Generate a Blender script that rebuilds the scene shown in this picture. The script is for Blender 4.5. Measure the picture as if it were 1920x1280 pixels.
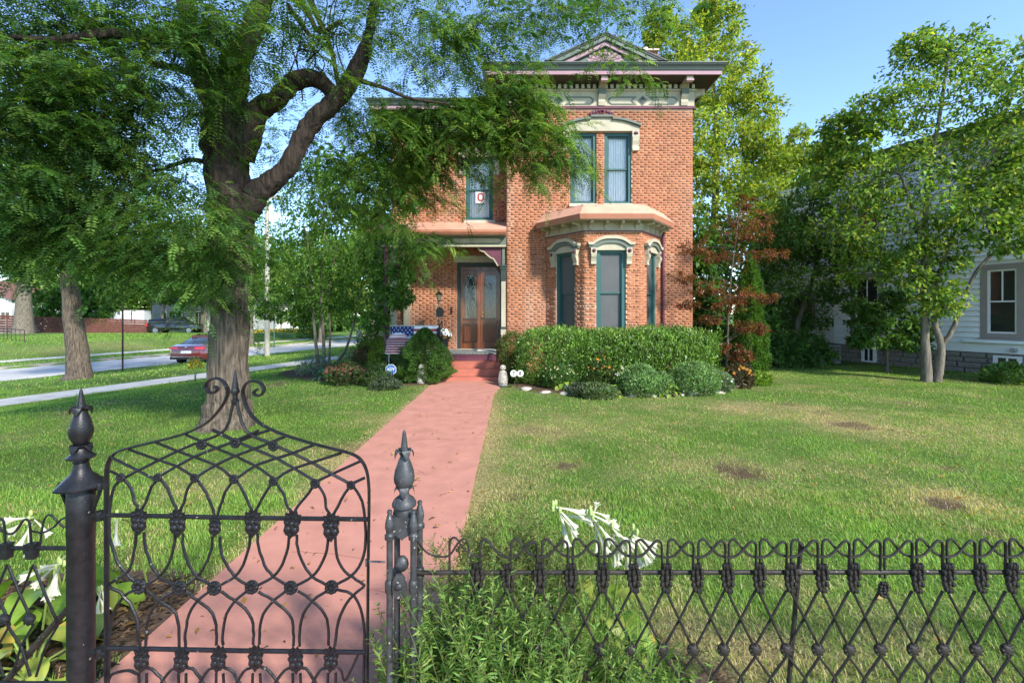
import bpy, math, random
import numpy as np
from mathutils import Vector, Matrix
random.seed(7); RNG = np.random.default_rng(7)
for _o in list(bpy.data.objects): bpy.data.objects.remove(_o)
SC = bpy.context.scene
COL = SC.collection
R = math.radians

# ---------------------------------------------------------------- camera, sky, sun, exposure
H, F = 1.75, 880.0                       # eye height (m), focal length in pixels of the 1920 wide photograph
cam_d = bpy.data.cameras.new('camera'); cam = bpy.data.objects.new('camera', cam_d); COL.objects.link(cam)
cam.location = (0, 0, H); cam.rotation_euler = (R(90), 0, 0)
cam_d.sensor_width = 36; cam_d.lens = F/1920*36; cam_d.shift_y = -54/1920
cam_d.clip_start = .05; cam_d.clip_end = 2000
SC.camera = cam
SUN_EL, SUN_AZ = 36.0, 38.0              # elevation, and angle to the right of straight behind the camera
sv = Vector((math.sin(R(SUN_AZ))*math.cos(R(SUN_EL)), -math.cos(R(SUN_AZ))*math.cos(R(SUN_EL)), math.sin(R(SUN_EL))))
W = bpy.data.worlds.new('World'); SC.world = W; W.use_nodes = True
wn = W.node_tree.nodes; wl = W.node_tree.links; wn.clear()
sky = wn.new('ShaderNodeTexSky'); sky.sky_type = 'NISHITA'; sky.sun_disc = False
sky.sun_elevation = R(SUN_EL); sky.sun_rotation = math.atan2(sv.x, sv.y)
sky.air_density = 1.0; sky.dust_density = 0; sky.ozone_density = 3.5; sky.altitude = 1500
bg = wn.new('ShaderNodeBackground'); bg.inputs['Strength'].default_value = .137
wo = wn.new('ShaderNodeOutputWorld'); wl.new(sky.outputs[0], bg.inputs[0]); wl.new(bg.outputs[0], wo.inputs[0])
sun_d = bpy.data.lights.new('sun', 'SUN'); sun = bpy.data.objects.new('sun', sun_d); COL.objects.link(sun)
sun_d.energy = 2.6; sun_d.angle = R(5); sun_d.color = (1, .94, .84)
sun.rotation_euler = sv.to_track_quat('Z', 'Y').to_euler()
SC.view_settings.view_transform = 'Standard'; SC.view_settings.look = 'None'
SC.view_settings.gamma = 1; SC.view_settings.use_curve_mapping = False
SC.view_settings.exposure = 1.66
SC.cycles.max_bounces = 6; SC.cycles.transparent_max_bounces = 12

def at(px, py, Y): return Vector(((px-960)*Y/F, Y, H-(py-586)*Y/F))
def gr(px, py, z=0.0):
    Y = (H-z)*F/(py-586); return Vector(((px-960)*Y/F, Y, z))

# ---------------------------------------------------------------- names, parents
def tag(o, label=None, cat=None, group=None, kind=None):
    if label: o['label'] = label
    if cat: o['category'] = cat
    if group: o['group'] = group
    if kind: o['kind'] = kind
    return o
def off(o):
    v = Vector((0, 0, 0))
    while o is not None: v = v+o.location; o = o.parent
    return v
def thing(name, label, cat, loc=(0, 0, 0), group=None):
    o = bpy.data.objects.new(name, None); COL.objects.link(o); o.location = loc; o.empty_display_size = .2
    return tag(o, label, cat, group)
def link_mesh(name, me, parent=None, loc=None, rot=None, scale=None):
    o = bpy.data.objects.new(name, me); COL.objects.link(o)
    if parent is not None: o.parent = parent
    if loc is not None: o.location = Vector(loc)-(off(parent) if parent is not None else Vector((0, 0, 0)))
    if rot is not None: o.rotation_euler = rot
    if scale is not None: o.scale = scale
    return o
def np_mesh(name, v, quads=None, tris=None, col=None, mat=None, smooth=False):
    me = bpy.data.meshes.new(name); v = np.asarray(v, np.float32)
    q = np.zeros((0, 4), np.int32) if quads is None else np.asarray(quads, np.int32)
    t = np.zeros((0, 3), np.int32) if tris is None else np.asarray(tris, np.int32)
    me.vertices.add(len(v)); me.vertices.foreach_set('co', v.ravel())
    li = np.concatenate([q.ravel(), t.ravel()]); me.loops.add(len(li)); me.loops.foreach_set('vertex_index', li)
    n = len(q)+len(t); me.polygons.add(n)
    st = np.concatenate([np.arange(len(q))*4, len(q)*4+np.arange(len(t))*3]).astype(np.int32)
    me.polygons.foreach_set('loop_start', st)
    me.update(calc_edges=True)
    if smooth: me.polygons.foreach_set('use_smooth', np.ones(n, bool))
    if col is not None:
        a = me.color_attributes.new('col', 'FLOAT_COLOR', 'POINT')
        c = np.ones((len(v), 4), np.float32); c[:, :3] = col; a.data.foreach_set('color', c.ravel())
    if mat: me.materials.append(mat)
    return me
def np_obj(name, v, quads=None, tris=None, col=None, mat=None, parent=None, smooth=False):
    v = np.asarray(v, np.float32)
    if parent is not None: v = v-np.array(off(parent), np.float32)
    return link_mesh(name, np_mesh(name, v, quads, tris, col, mat, smooth), parent)

class MB:
    """collects solid pieces and links them as ONE mesh object"""
    def __init__(s): s.v = []; s.f = []; s.m = []; s.mi = 0
    def add(s, vs, fs):
        n = len(s.v); s.v += [tuple(p) for p in vs]; s.f += [tuple(i+n for i in f) for f in fs]; s.m += [s.mi]*len(fs); return s
    def box(s, x0, x1, y0, y1, z0, z1):
        return s.add([(x0,y0,z0),(x1,y0,z0),(x1,y1,z0),(x0,y1,z0),(x0,y0,z1),(x1,y0,z1),(x1,y1,z1),(x0,y1,z1)],
                     [(3,2,1,0),(4,5,6,7),(0,1,5,4),(1,2,6,5),(2,3,7,6),(3,0,4,7)])
    def obox(s, o, u, v, w):
        """box from corner o along three vectors"""
        o, u, v, w = map(Vector, (o, u, v, w))
        p = [o, o+u, o+u+v, o+v, o+w, o+u+w, o+u+v+w, o+v+w]
        f = [(3,2,1,0),(4,5,6,7),(0,1,5,4),(1,2,6,5),(2,3,7,6),(3,0,4,7)]
        if u.cross(v).dot(w) < 0: f = [tuple(reversed(a)) for a in f]
        return s.add(p, f)
    def prism(s, poly, d):
        """closed 3-D polygon extruded by vector d"""
        d = Vector(d); a = [Vector(p) for p in poly]; n = len(a)
        nrm = sum(((a[i]-a[0]).cross(a[(i+1) % n]-a[0]) for i in range(1, n)), Vector())
        if nrm.dot(d) > 0: a.reverse()
        b = [p+d for p in a]
        f = [tuple(range(n)), tuple(range(2*n-1, n-1, -1))]+[((i+1) % n, i, n+i, n+(i+1) % n) for i in range(n)]
        return s.add(a+b, f)
    def tube(s, pts, r, n=8, closed=False, flat=None, side=None):
        pts = [Vector(p) for p in pts]; m = len(pts)
        rr = r if hasattr(r, '__len__') else [r]*m
        vs = []; ref = None
        for i, p in enumerate(pts):
            a = pts[i-1] if (i or closed) else p; b = pts[(i+1) % m] if (i < m-1 or closed) else p
            t = (b-a)
            if t.length < 1e-9: t = Vector((0, 0, 1))
            t.normalize()
            if ref is None:
                ref = Vector(side) if side is not None else (Vector((0, 1, 0)) if abs(t.y) < .8 else Vector((1, 0, 0)))
            e = ref-t*ref.dot(t)
            if e.length < 1e-6: e = t.orthogonal()
            e.normalize(); g = t.cross(e); ref = e
            f2 = flat or (1, 1)
            for k in range(n):
                an = 2*math.pi*(k+.5)/n
                vs.append(p+e*(math.cos(an)*rr[i]*f2[0])+g*(math.sin(an)*rr[i]*f2[1]))
        fs = []
        for i in range(m if closed else m-1):
            j = (i+1) % m
            for k in range(n):
                l = (k+1) % n; fs.append((i*n+k, i*n+l, j*n+l, j*n+k))
        if not closed: fs += [tuple(range(n-1, -1, -1)), tuple(range((m-1)*n, m*n))]
        return s.add(vs, fs)
    def lathe(s, prof, c=(0, 0, 0), n=16, scallop=None):
        vs = []; fs = []; c = Vector(c)
        for i, (r, z) in enumerate(prof):
            for k in range(n):
                an = 2*math.pi*k/n; q = 1
                if scallop and i in scallop: q = 1+scallop[i]*math.cos(an*n/4)
                vs.append(c+Vector((math.cos(an)*r*q, math.sin(an)*r*q, z)))
        for i in range(len(prof)-1):
            for k in range(n):
                l = (k+1) % n; fs.append((i*n+k, i*n+l, (i+1)*n+l, (i+1)*n+k))
        fs += [tuple(range(n-1, -1, -1)), tuple(range((len(prof)-1)*n, len(prof)*n))]
        return s.add(vs, fs)
    def ball(s, c, rx, ry=None, rz=None, n=8, m=6):
        ry = ry or rx; rz = rz or rx; c = Vector(c); vs = [c+Vector((0, 0, -rz))]; fs = []
        for i in range(1, m):
            b = -math.pi/2+math.pi*i/m
            for k in range(n):
                a = 2*math.pi*k/n; vs.append(c+Vector((math.cos(a)*math.cos(b)*rx, math.sin(a)*math.cos(b)*ry, math.sin(b)*rz)))
        vs.append(c+Vector((0, 0, rz))); L = len(vs)-1
        for k in range(n):
            l = (k+1) % n; fs.append((0, 1+l, 1+k)); fs.append((L, L-n+k, L-n+l))
            for i in range(m-2): fs.append((1+i*n+k, 1+i*n+l, 1+(i+1)*n+l, 1+(i+1)*n+k))
        return s.add(vs, fs)
    def mesh(s, name, mat, smooth=False, origin=(0, 0, 0)):
        me = bpy.data.meshes.new(name); o = Vector(origin)
        me.from_pydata([tuple(Vector(p)-o) for p in s.v], [], s.f)
        for m in (mat if isinstance(mat, (list, tuple)) else [mat]): me.materials.append(m)
        if any(s.m): me.polygons.foreach_set('material_index', s.m)
        if smooth:
            me.polygons.foreach_set('use_smooth', np.ones(len(s.f), bool))
            me.set_sharp_from_angle(angle=R(42))
        me.update(); return me
    def build(s, name, mat, parent=None, smooth=False):
        return link_mesh(name, s.mesh(name, mat, smooth, off(parent) if parent is not None else (0, 0, 0)), parent)

def smooth_path(pts, k=4):
    """Catmull-Rom through the points"""
    P = [Vector(p) for p in pts]; P = [P[0]*2-P[1]]+P+[P[-1]*2-P[-2]]; out = []
    for i in range(1, len(P)-2):
        for j in range(k):
            t = j/k; a, b, c, d = P[i-1], P[i], P[i+1], P[i+2]
            out.append(.5*((2*b)+(c-a)*t+(2*a-5*b+4*c-d)*t*t+(3*b-3*c+d-a)*t**3))
    out.append(P[-2]); return out
def offset_poly(pts, o):
    """open 2-D polyline moved o to its right-hand side with mitred corners"""
    P = [Vector(p) for p in pts]; n = len(P); out = []
    def nr(a, b):
        d = (b-a).normalized(); return Vector((d.y, -d.x))
    for i in range(n):
        if i == 0: out.append(P[0]+nr(P[0], P[1])*o)
        elif i == n-1: out.append(P[-1]+nr(P[-2], P[-1])*o)
        else:
            a, b = nr(P[i-1], P[i]), nr(P[i], P[i+1]); out.append(P[i]+(a+b)*(o/(1+a.dot(b))))
    return out
def mould(mb, pts, prof, closed_ends=True):
    """profile [(out, z)] swept along a plan polyline"""
    rings = [[Vector((q.x, q.y, z)) for q in offset_poly(pts, o)] for o, z in prof]
    n = len(pts); vs = [p for r in rings for p in r]; fs = []
    for i in range(len(prof)-1):
        for k in range(n-1): fs.append((i*n+k, i*n+k+1, (i+1)*n+k+1, (i+1)*n+k))
    if closed_ends: fs += [tuple(i*n for i in range(len(prof))), tuple(i*n+n-1 for i in reversed(range(len(prof))))]
    mb.add(vs, fs)

# ---------------------------------------------------------------- materials
MATS = {}
def M(name, color, rough=.7, var=.0, scale=8, bump=0, bscale=60, metal=0, attr=False, trans=0, spec=.3, speck=None, col2=None, coat=0, stretch=None, detail=6):
    if name in MATS: return MATS[name]
    m = bpy.data.materials.new(name); m.use_nodes = True; MATS[name] = m
    N = m.node_tree.nodes; L = m.node_tree.links; b = N['Principled BSDF']
    b.inputs['Roughness'].default_value = rough; b.inputs['Metallic'].default_value = metal
    b.inputs['Specular IOR Level'].default_value = spec
    if coat: b.inputs['Coat Weight'].default_value = coat; b.inputs['Coat Roughness'].default_value = .05
    co = None
    def coord(sc):
        nonlocal co
        if co is None:
            tc = N.new('ShaderNodeTexCoord'); co = tc.outputs['Object']
            if stretch:
                mp = N.new('ShaderNodeMapping'); mp.inputs['Scale'].default_value = stretch; L.new(co, mp.inputs[0]); co = mp.outputs[0]
        t = N.new('ShaderNodeTexNoise'); t.inputs['Scale'].default_value = sc; t.inputs['Detail'].default_value = detail
        L.new(co, t.inputs['Vector']); return t
    c = None
    if attr:
        a = N.new('ShaderNodeAttribute'); a.attribute_name = 'col'; c = a.outputs['Color']
    if var or col2:
        t = coord(scale)
        mr = N.new('ShaderNodeMapRange'); mr.inputs['From Min'].default_value = .3; mr.inputs['From Max'].default_value = .7
        L.new(t.outputs['Fac'], mr.inputs['Value'])
        mx = N.new('ShaderNodeMix'); mx.data_type = 'RGBA'
        if col2 and not attr:
            mx.inputs['A'].default_value = (*color, 1); mx.inputs['B'].default_value = (*col2, 1)
            L.new(mr.outputs[0], mx.inputs['Factor'])
        else:
            mr.inputs['To Min'].default_value = 1-var; mr.inputs['To Max'].default_value = 1+var
            mx.blend_type = 'MULTIPLY'; mx.inputs['Factor'].default_value = 1
            if c is not None: L.new(c, mx.inputs['A'])
            else: mx.inputs['A'].default_value = (*color, 1)
            L.new(mr.outputs[0], mx.inputs['B'])
        c = mx.outputs['Result']
    if speck:
        sc, th, scol = speck; t = coord(sc)
        st = N.new('ShaderNodeMapRange'); st.inputs['From Min'].default_value = th; st.inputs['From Max'].default_value = th+.03
        L.new(t.outputs['Fac'], st.inputs['Value']); mx = N.new('ShaderNodeMix'); mx.data_type = 'RGBA'
        L.new(st.outputs[0], mx.inputs['Factor']); mx.inputs['B'].default_value = (*scol, 1)
        if c is not None: L.new(c, mx.inputs['A'])
        else: mx.inputs['A'].default_value = (*color, 1)
        c = mx.outputs['Result']
    if c is not None: L.new(c, b.inputs['Base Color'])
    else: b.inputs['Base Color'].default_value = (*color, 1)
    if bump:
        t = coord(bscale); bp = N.new('ShaderNodeBump'); bp.inputs['Strength'].default_value = 1; bp.inputs['Distance'].default_value = bump
        L.new(t.outputs['Fac'], bp.inputs['Height']); L.new(bp.outputs[0], b.inputs['Normal'])
    if trans:
        tr = N.new('ShaderNodeBsdfTranslucent'); ms = N.new('ShaderNodeMixShader'); ms.inputs[0].default_value = trans
        if c is not None:
            br = N.new('ShaderNodeMix'); br.data_type = 'RGBA'; br.blend_type = 'MULTIPLY'; br.inputs['Factor'].default_value = 1
            L.new(c, br.inputs['A']); br.inputs['B'].default_value = (1.8, 1.8, .7, 1); L.new(br.outputs['Result'], tr.inputs[0])
        else: tr.inputs[0].default_value = (*color, 1)
        L.new(b.outputs[0], ms.inputs[1]); L.new(tr.outputs[0], ms.inputs[2])
        L.new(ms.outputs[0], N['Material Output'].inputs[0])
    return m
def glass_mat(name, tint=(.02, .025, .03), refl=.25, alpha=.35):
    """window glass: part clear, part mirror by angle"""
    if name in MATS: return MATS[name]
    m = bpy.data.materials.new(name); m.use_nodes = True; MATS[name] = m
    N = m.node_tree.nodes; L = m.node_tree.links; N.remove(N['Principled BSDF'])
    fr = N.new('ShaderNodeFresnel'); fr.inputs[0].default_value = 1.33
    ad = N.new('ShaderNodeMath'); ad.operation = 'ADD'; ad.inputs[1].default_value = refl; ad.use_clamp = True; L.new(fr.outputs[0], ad.inputs[0])
    gl = N.new('ShaderNodeBsdfGlossy'); gl.inputs['Roughness'].default_value = .03; gl.inputs[0].default_value = (.8, .85, .9, 1)
    tp = N.new('ShaderNodeBsdfTransparent'); tp.inputs[0].default_value = (.97, .98, .98, 1)
    df = N.new('ShaderNodeBsdfDiffuse'); df.inputs[0].default_value = (*tint, 1)
    m1 = N.new('ShaderNodeMixShader'); m1.inputs[0].default_value = 1-alpha; L.new(df.outputs[0], m1.inputs[1]); L.new(tp.outputs[0], m1.inputs[2])
    m2 = N.new('ShaderNodeMixShader'); L.new(ad.outputs[0], m2.inputs[0]); L.new(m1.outputs[0], m2.inputs[1]); L.new(gl.outputs[0], m2.inputs[2])
    L.new(m2.outputs[0], N['Material Output'].inputs[0]); return m
LEAF = M('leaf', (.05, .1, .03), .55, attr=True, trans=.4, spec=.25)
LEAFG = M('leaf_glossy', (.05, .1, .03), .38, attr=True, trans=.22, spec=.4)
PETAL = M('petal', (.60, .60, .52), .6, var=.12, scale=30, trans=.3)
IRON = M('black_iron', (.011, .011, .013), .38, var=.4, scale=30, bump=.0012, bscale=180, spec=.35, speck=(48, .70, (.22, .21, .19)))
IRON2 = M('grey_iron', (.036, .037, .040), .48, var=.5, scale=22, bump=.0015, bscale=140, spec=.5, speck=(60, .66, (.3, .28, .25)))
RUST = M('weathered_iron', (.022, .018, .015), .55, var=.5, scale=25, bump=.0015, bscale=150, spec=.3, speck=(80, .69, (.3, .29, .27)))
BARK = M('bark', (.19, .15, .11), .95, bump=.06, bscale=11, col2=(.045, .034, .027), scale=11, stretch=(2.6, 2.6, .36), detail=9)
BARK2 = M('bark_shaded', (.065, .048, .037), .95, bump=.07, bscale=9, col2=(.022, .016, .014), scale=8, stretch=(2.2, 2.2, .36), detail=9)  # limbs and twigs: same bark with the crown's shade painted in as darker brown
BARKG = M('bark_grey', (.20, .175, .135), .9, bump=.03, bscale=9, col2=(.08, .068, .05), scale=8, stretch=(1.5, 1.5, .4))
# ---------------------------------------------------------------- terrain
UX, UY = .35/1.0595, 1/1.0595             # street direction (plan)
NX, NY = -UY, UX                          # away from our yard
P0 = (-20.0, 18.8)
RW = 5.8
def rd(x, y): return (x-P0[0])*NX+(y-P0[1])*NY
def ral(x, y): return (x-P0[0])*UX+(y-P0[1])*UY
def rp(d, t): return (P0[0]+NX*d+UX*t, P0[1]+NY*d+UY*t)
def sst(x, a, b):
    t = np.clip((x-a)/(b-a), 0, 1); return t*t*(3-2*t)
def far_level(y): return np.interp(y, [10, 25, 45, 50, 58, 70, 200], [-.3, -.35, -.25, -.4, -.95, -1.05, -1.6])
def gz(x, y):
    x = np.asarray(x, float); y = np.asarray(y, float); d = rd(x, y)
    z = -.60*sst(d, -14.8, -8.8)-.33*sst(d, -8.0, -.3)
    far = -.88+(far_level(y)+.88)*sst(d, 10.2, 14.5)
    z = np.where(d > RW, far, z)
    return z
def gzf(x, y): return float(gz(x, y))
ROADZ = -1.0
def on_road(x, y): d = rd(x, y); return (d > -.05) & (d < RW+.05)
# bare and dry places of the lawn: x, y, half width, half depth, amount (soil)
def lawn_spot(px, py, w, h, a):
    p = gr(px, py); q = gr(px, py+h); return (p.x, p.y, w*p.y/F, max(p.y-q.y, .06), a)
SPOTS = [lawn_spot(*a) for a in [(1395, 887, 48, 22, 1), (1595, 797, 45, 12, .8), (1755, 945, 62, 14, 1), (1060, 873, 26, 8, .9), (960, 928, 28, 14, .8),
    (1790, 880, 30, 9, .6), (1475, 757, 26, 6, .6), (1270, 805, 25, 7, .4), (1000, 808, 40, 8, .5), (1545, 775, 20, 6, .5), (1690, 755, 16, 4, .5), (1110, 950, 26, 10, .5), (1450, 1210, 60, 30, .2), (520, 720, 22, 5, .7),
    (130, 775, 22, 5, .6), (640, 838, 60, 16, .45), (590, 745, 12, 3, .5), (1030, 810, 50, 8, .3), (1860, 1000, 50, 14, .5), (250, 1050, 60, 40, .7), (1740, 1180, 60, 20, .35)]]
DRYS = [lawn_spot(*a) for a in [(1320, 1200, 130, 60, 1), (1700, 800, 160, 40, .8), (1100, 800, 130, 30, .7), (1300, 860, 130, 30, .5), (960, 880, 60, 40, .9), (1560, 880, 120, 30, .5), (1500, 1100, 90, 60, .35),
    (1780, 930, 150, 30, .7), (660, 850, 100, 24, .9), (420, 900, 160, 40, .5), (300, 990, 80, 40, .6), (700, 790, 60, 18, .6), (1100, 930, 80, 30, .5), (930, 790, 30, 40, .8), (1450, 770, 130, 14, .6), (1240, 760, 200, 8, .5), (560, 860, 80, 20, .5), (1500, 1230, 200, 50, .6), (1850, 1150, 100, 40, .3)]]
from mathutils import noise as mn
def vnoise(x, y, s, seed=0):
    """cheap smooth value noise on arrays"""
    x = np.asarray(x)*s+seed*17.3; y = np.asarray(y)*s+seed*5.1
    xi = np.floor(x).astype(np.int64); yi = np.floor(y).astype(np.int64); fx = x-xi; fy = y-yi
    fx = fx*fx*(3-2*fx); fy = fy*fy*(3-2*fy)
    def h(a, b):
        n = (a*374761393+b*668265263+seed*974711) & 0x7fffffff; n = (n ^ (n >> 13))*1274126177 & 0x7fffffff
        return ((n ^ (n >> 16)) & 0xffff)/65535.0
    return (h(xi, yi)*(1-fx)+h(xi+1, yi)*fx)*(1-fy)+(h(xi, yi+1)*(1-fx)+h(xi+1, yi+1)*fx)*fy
def lawn_state(x, y):
    """dryness and soil of the turf, 0..1"""
    n = .3*vnoise(x, y, .9, 1)+.35*vnoise(x, y, 2.4, 2)+.35*vnoise(x+.3*y, y, 6.5, 3)
    wob = (vnoise(x, y, 3.2, 4)-.5)*1.5+(vnoise(x, y, 11, 5)-.5)*1.3+(vnoise(x, y, 31, 7)-.5)*.9
    dry = .07+1.0*np.clip(n-.45, -.2, .5); soil = np.zeros_like(dry)
    dry = np.where(x < -1.8, dry-.12, dry)
    for (a, b, w, h, k) in DRYS:
        q = ((x-a)/w)**2+((y-b)/h)**2; dry = dry+k*.56*np.exp(-q*.9)*(1+wob*.6)
    for (a, b, w, h, k) in SPOTS:
        q = np.sqrt(((x-a)/w)**2+((y-b)/h)**2)+wob*.55; soil = np.maximum(soil, k*np.clip((1.15-q)/.9, 0, 1)); dry = dry+k*.45*np.exp(-(q*.62)**2)
    e = np.minimum(np.abs(x+1.951), np.abs(x+.388)); dry = dry+np.where(y < 12, .55*np.exp(-(e/.16)**2), 0)
    return np.clip(dry, 0, 1), np.clip(soil, 0, 1)
WX0, WX1 = -1.951, -.388                   # the painted walk
def bed_edge_right(x):                     # near edge of the right bed (y of the lawn edge) for x in -.2..5.2
    return np.interp(x, [-.3, .1, .55, 1.3, 2.3, 3.3, 4.2, 4.9, 5.7, 6.2], [11.35, 10.9, 10.15, 9.85, 9.7, 9.75, 9.95, 10.5, 11.4, 12.6])
def bed_edge_left(x):
    return np.interp(x, [-6.9, -6.4, -5, -3.6, -2.6, -2.2, -1.95], [14.2, 12.9, 11.9, 11.25, 11.05, 11.05, 11.3])
def in_bed(x, y):
    r = (x > -.3) & (x < 6.1) & (y > bed_edge_right(x)) & (y < 13.3)
    l = (x > -6.8) & (x < -1.95) & (y > bed_edge_left(x)) & (y < 16)
    hl = ((x+2.75)/.9)**2+((y-2.65)/.5)**2 < 1
    hr = ((x-.62)/.45)**2+((y-2.25)/.28)**2 < 1
    return r | l | hl | hr
def in_house(x, y): return (x > -3.6) & (x < 5.1) & (y > 13.2) & (y < 24)
def free_lawn(x, y):
    d = rd(x, y)
    return ~(((x > WX0+.05*vnoise(x, y, 9, 61)-.01) & (x < WX1-.05*vnoise(x, y, 9, 62)+.01) & (y < 12.2)) | in_bed(x, y) | in_house(x, y) | ((d > -9.15) & (d < -7.85)) | on_road(x, y) | ((d > 8.4) & (d < 9.6)))
xs = np.concatenate([np.linspace(-160, -36, 20), np.arange(-34, -10, .5), np.arange(-10, 12, .11), np.arange(12, 30, .6), np.linspace(31, 160, 16)])
ys = np.concatenate([np.linspace(-40, .5, 8), np.arange(.8, 14, .1), np.arange(14, 36, .4), np.arange(36, 80, 2), np.linspace(82, 420, 20)])
GX, GY = np.meshgrid(xs, ys); GZ = gz(GX, GY)
d_ = rd(GX, GY); GZ = np.where((d_ > .1) & (d_ < RW-.1), -1.12, GZ)
mound = in_bed(GX, GY) & (GY > 5); GZ = GZ+np.where(mound, .05, 0)+np.where(GY < 40, (vnoise(GX, GY, 1.4, 9)-.5)*.02, 0)*np.where(on_road(GX, GY), 0, 1)
dry, soil = lawn_state(GX, GY)
g0 = np.array([.085, .15, .03]); g1 = np.array([.30, .24, .11]); g2 = np.array([.10, .066, .042])
gc = g0+(g1-g0)*dry[..., None]; gc = gc+(g2-gc)*np.maximum(soil*.95, in_bed(GX, GY)*1.0)[..., None]
fg = (GY > 14) | (GX > 13) | (GX < -10)
gc = np.where(fg[..., None], np.array([.10, .165, .034])*(.8+.5*vnoise(GX, GY, .7, 6)[..., None]), gc)
bank = np.exp(-((rd(GX, GY)-12)/2.5)**2)*sst(GY, 52, 36)*vnoise(GX, GY, .5, 11)
gc = gc+(np.array([.22, .19, .09])-gc)*(bank*.7)[..., None]*np.where(rd(GX, GY) > 9.6, 1, 0)[..., None]
ny, nx = GX.shape; idx = np.arange(nx*ny).reshape(ny, nx)
quads = np.stack([idx[:-1, :-1], idx[:-1, 1:], idx[1:, 1:], idx[1:, :-1]], -1).reshape(-1, 4)
SOIL = M('turf', (.1, .1, .05), .95, attr=True, var=.45, scale=26, bump=.025, bscale=70, detail=8, spec=.1)
tag(np_obj('lawn_ground', np.stack([GX, GY, GZ], -1).reshape(-1, 3), quads, col=gc.reshape(-1, 3), mat=SOIL, smooth=True), 'green lawn with dry patches around the brick house', kind='structure')

def strip(name, d0, d1, t0, t1, zf, mat, thick=.0, step=1.0, label=None):
    n = int((t1-t0)/step)+1; mb = MB(); top = []
    for i in range(n+1):
        t = t0+(t1-t0)*i/n
        for d in (d0, d1):
            x, y = rp(d, t); top.append((x, y, zf(x, y)))
    bot = [(x, y, z-max(thick, .05)) for x, y, z in top]; m = len(top)
    fs = []
    for i in range(n):
        a = 2*i; fs += [(a, a+2, a+3, a+1) if d1 < d0 else (a+1, a+3, a+2, a)]
        fs += [(a, a+m, a+2+m, a+2), (a+1, a+3, a+3+m, a+1+m)]
    mb.add(top+bot, fs); o = mb.build(name, mat); tag(o, label, kind='structure'); return o
CONC = M('concrete', (.52, .49, .44), .9, var=.16, scale=3, bump=.003, bscale=60)
ASPH = M('street_paving', (.43, .42, .40), .9, var=.2, scale=1.3, bump=.003, bscale=50)
KERB = M('kerb_stone', (.30, .28, .24), .9, var=.3, scale=2, bump=.01, bscale=20)
strip('street', RW, 0, -30, 160, lambda x, y: ROADZ, ASPH, label='pale paved side street left of the house')
for k, t in enumerate(np.arange(-18, 33, 1.5)):
    x, y = rp(-8.5, t+.75)
    mb = MB(); c = [rp(d, tt) for d, tt in ((-9.1, t+.01), (-7.9, t+.01), (-7.9, t+1.49), (-9.1, t+1.49))]
    mb.prism([(a, b, gzf(a, b)-.05) for a, b in c], (0, 0, .07+.006*random.random()))
    tag(mb.build('sidewalk_slab', CONC), kind='structure')
strip('far_sidewalk', 9.5, 8.5, -20, 60, lambda x, y: gzf(x, y)+.03, CONC, label='narrow concrete pavement across the street')
strip('kerb', RW+.2, RW, -30, 120, lambda x, y: ROADZ+.12, KERB, thick=.3, label='worn stone kerb on the far side of the street')
strip('near_kerb', 0, -.18, -30, 120, lambda x, y: ROADZ+.07, KERB, thick=.3, label='low kerb on the near side of the street')
# dark tar seams on the street
TAR = M('tar', (.10, .10, .10), .8)
mb = MB()
for (d, t0, t1) in ((2.1, -12, -3), (3.6, -9, 4), (1.7, 2, 9), (4.3, -14, -6)):
    pts = []
    for i in range(14):
        t = t0+(t1-t0)*i/13; x, y = rp(d+.25*math.sin(i*1.1+d), t); pts.append((x, y, ROADZ+.004))
    for a, b in zip(pts[:-1], pts[1:]):
        mb.add([(a[0]-.03, a[1]-.03, a[2]), (b[0]-.03, b[1]-.03, b[2]), (b[0]+.03, b[1]+.03, b[2]), (a[0]+.03, a[1]+.03, a[2])], [(0, 3, 2, 1)])
tag(mb.build('tar_seam', TAR), 'dark tar seams on the pale street', kind='stuff')

# painted walk: slabs with open joints, flaring to the steps
PINK = M('pink_paint', (.45, .205, .155), .8, var=.12, scale=4, bump=.002, bscale=70, detail=10, speck=(34, .70, (.40, .20, .15)))
walk = thing('front_walk', 'pink painted concrete walk from the gate to the porch steps', 'walk', (-1.17, 2, 0)); walk['kind'] = 'structure'
wy = [-.6, .55, 1.75, 2.95, 4.2, 5.6, 7.1, 8.6, 10.1]
for a, b in zip(wy[:-1], wy[1:]):
    mb = MB(); mb.box(WX0, WX1, a+.006, b-.006, -.06, .018); mb.build('slab', PINK, walk)
mb = MB(); mb.prism([(WX0, 10.106, -.06), (WX1, 10.106, -.06), (-.27, 11.2, -.06), (-.27, 11.95, -.06), (-2.02, 11.95, -.06), (-2.02, 11.55, -.06), (-1.96, 11, -.06)], (0, 0, .078)); mb.build('slab', PINK, walk)
mb = MB(); mb.box(WX0+.01, WX1-.01, -.55, 11.5, -.07, -.005); mb.build('joint_bed', M('joint', (.16, .08, .06), .95), walk)
# hairline cracks in the walk
mb = MB()
for (x, y, a, l) in ((-1.6, 3.4, .5, .7), (-.9, 5.0, 2.2, .5), (-1.3, 6.4, .2, .8), (-.6, 2.6, 1.9, .5), (-1.2, 8.2, 1.2, .6), (-1.75, 9.2, .4, .4)):
    p = Vector((x, y, .0195)); n = 9
    for k in range(n):
        a += random.uniform(-.5, .5); q = p+Vector((math.cos(a), math.sin(a), 0))*l/n; t = Vector((-math.sin(a), math.cos(a), 0))*.003*(1-k/n*.7)
        if WX0+.03 < q.x < WX1-.03: mb.add([p-t, q-t*.8, q+t*.8, p+t], [(0, 1, 2, 3)])
        p = q
o = mb.build('crack', M('crack', (.20, .09, .07), .95), walk); o['kind'] = 'stuff'
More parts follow.
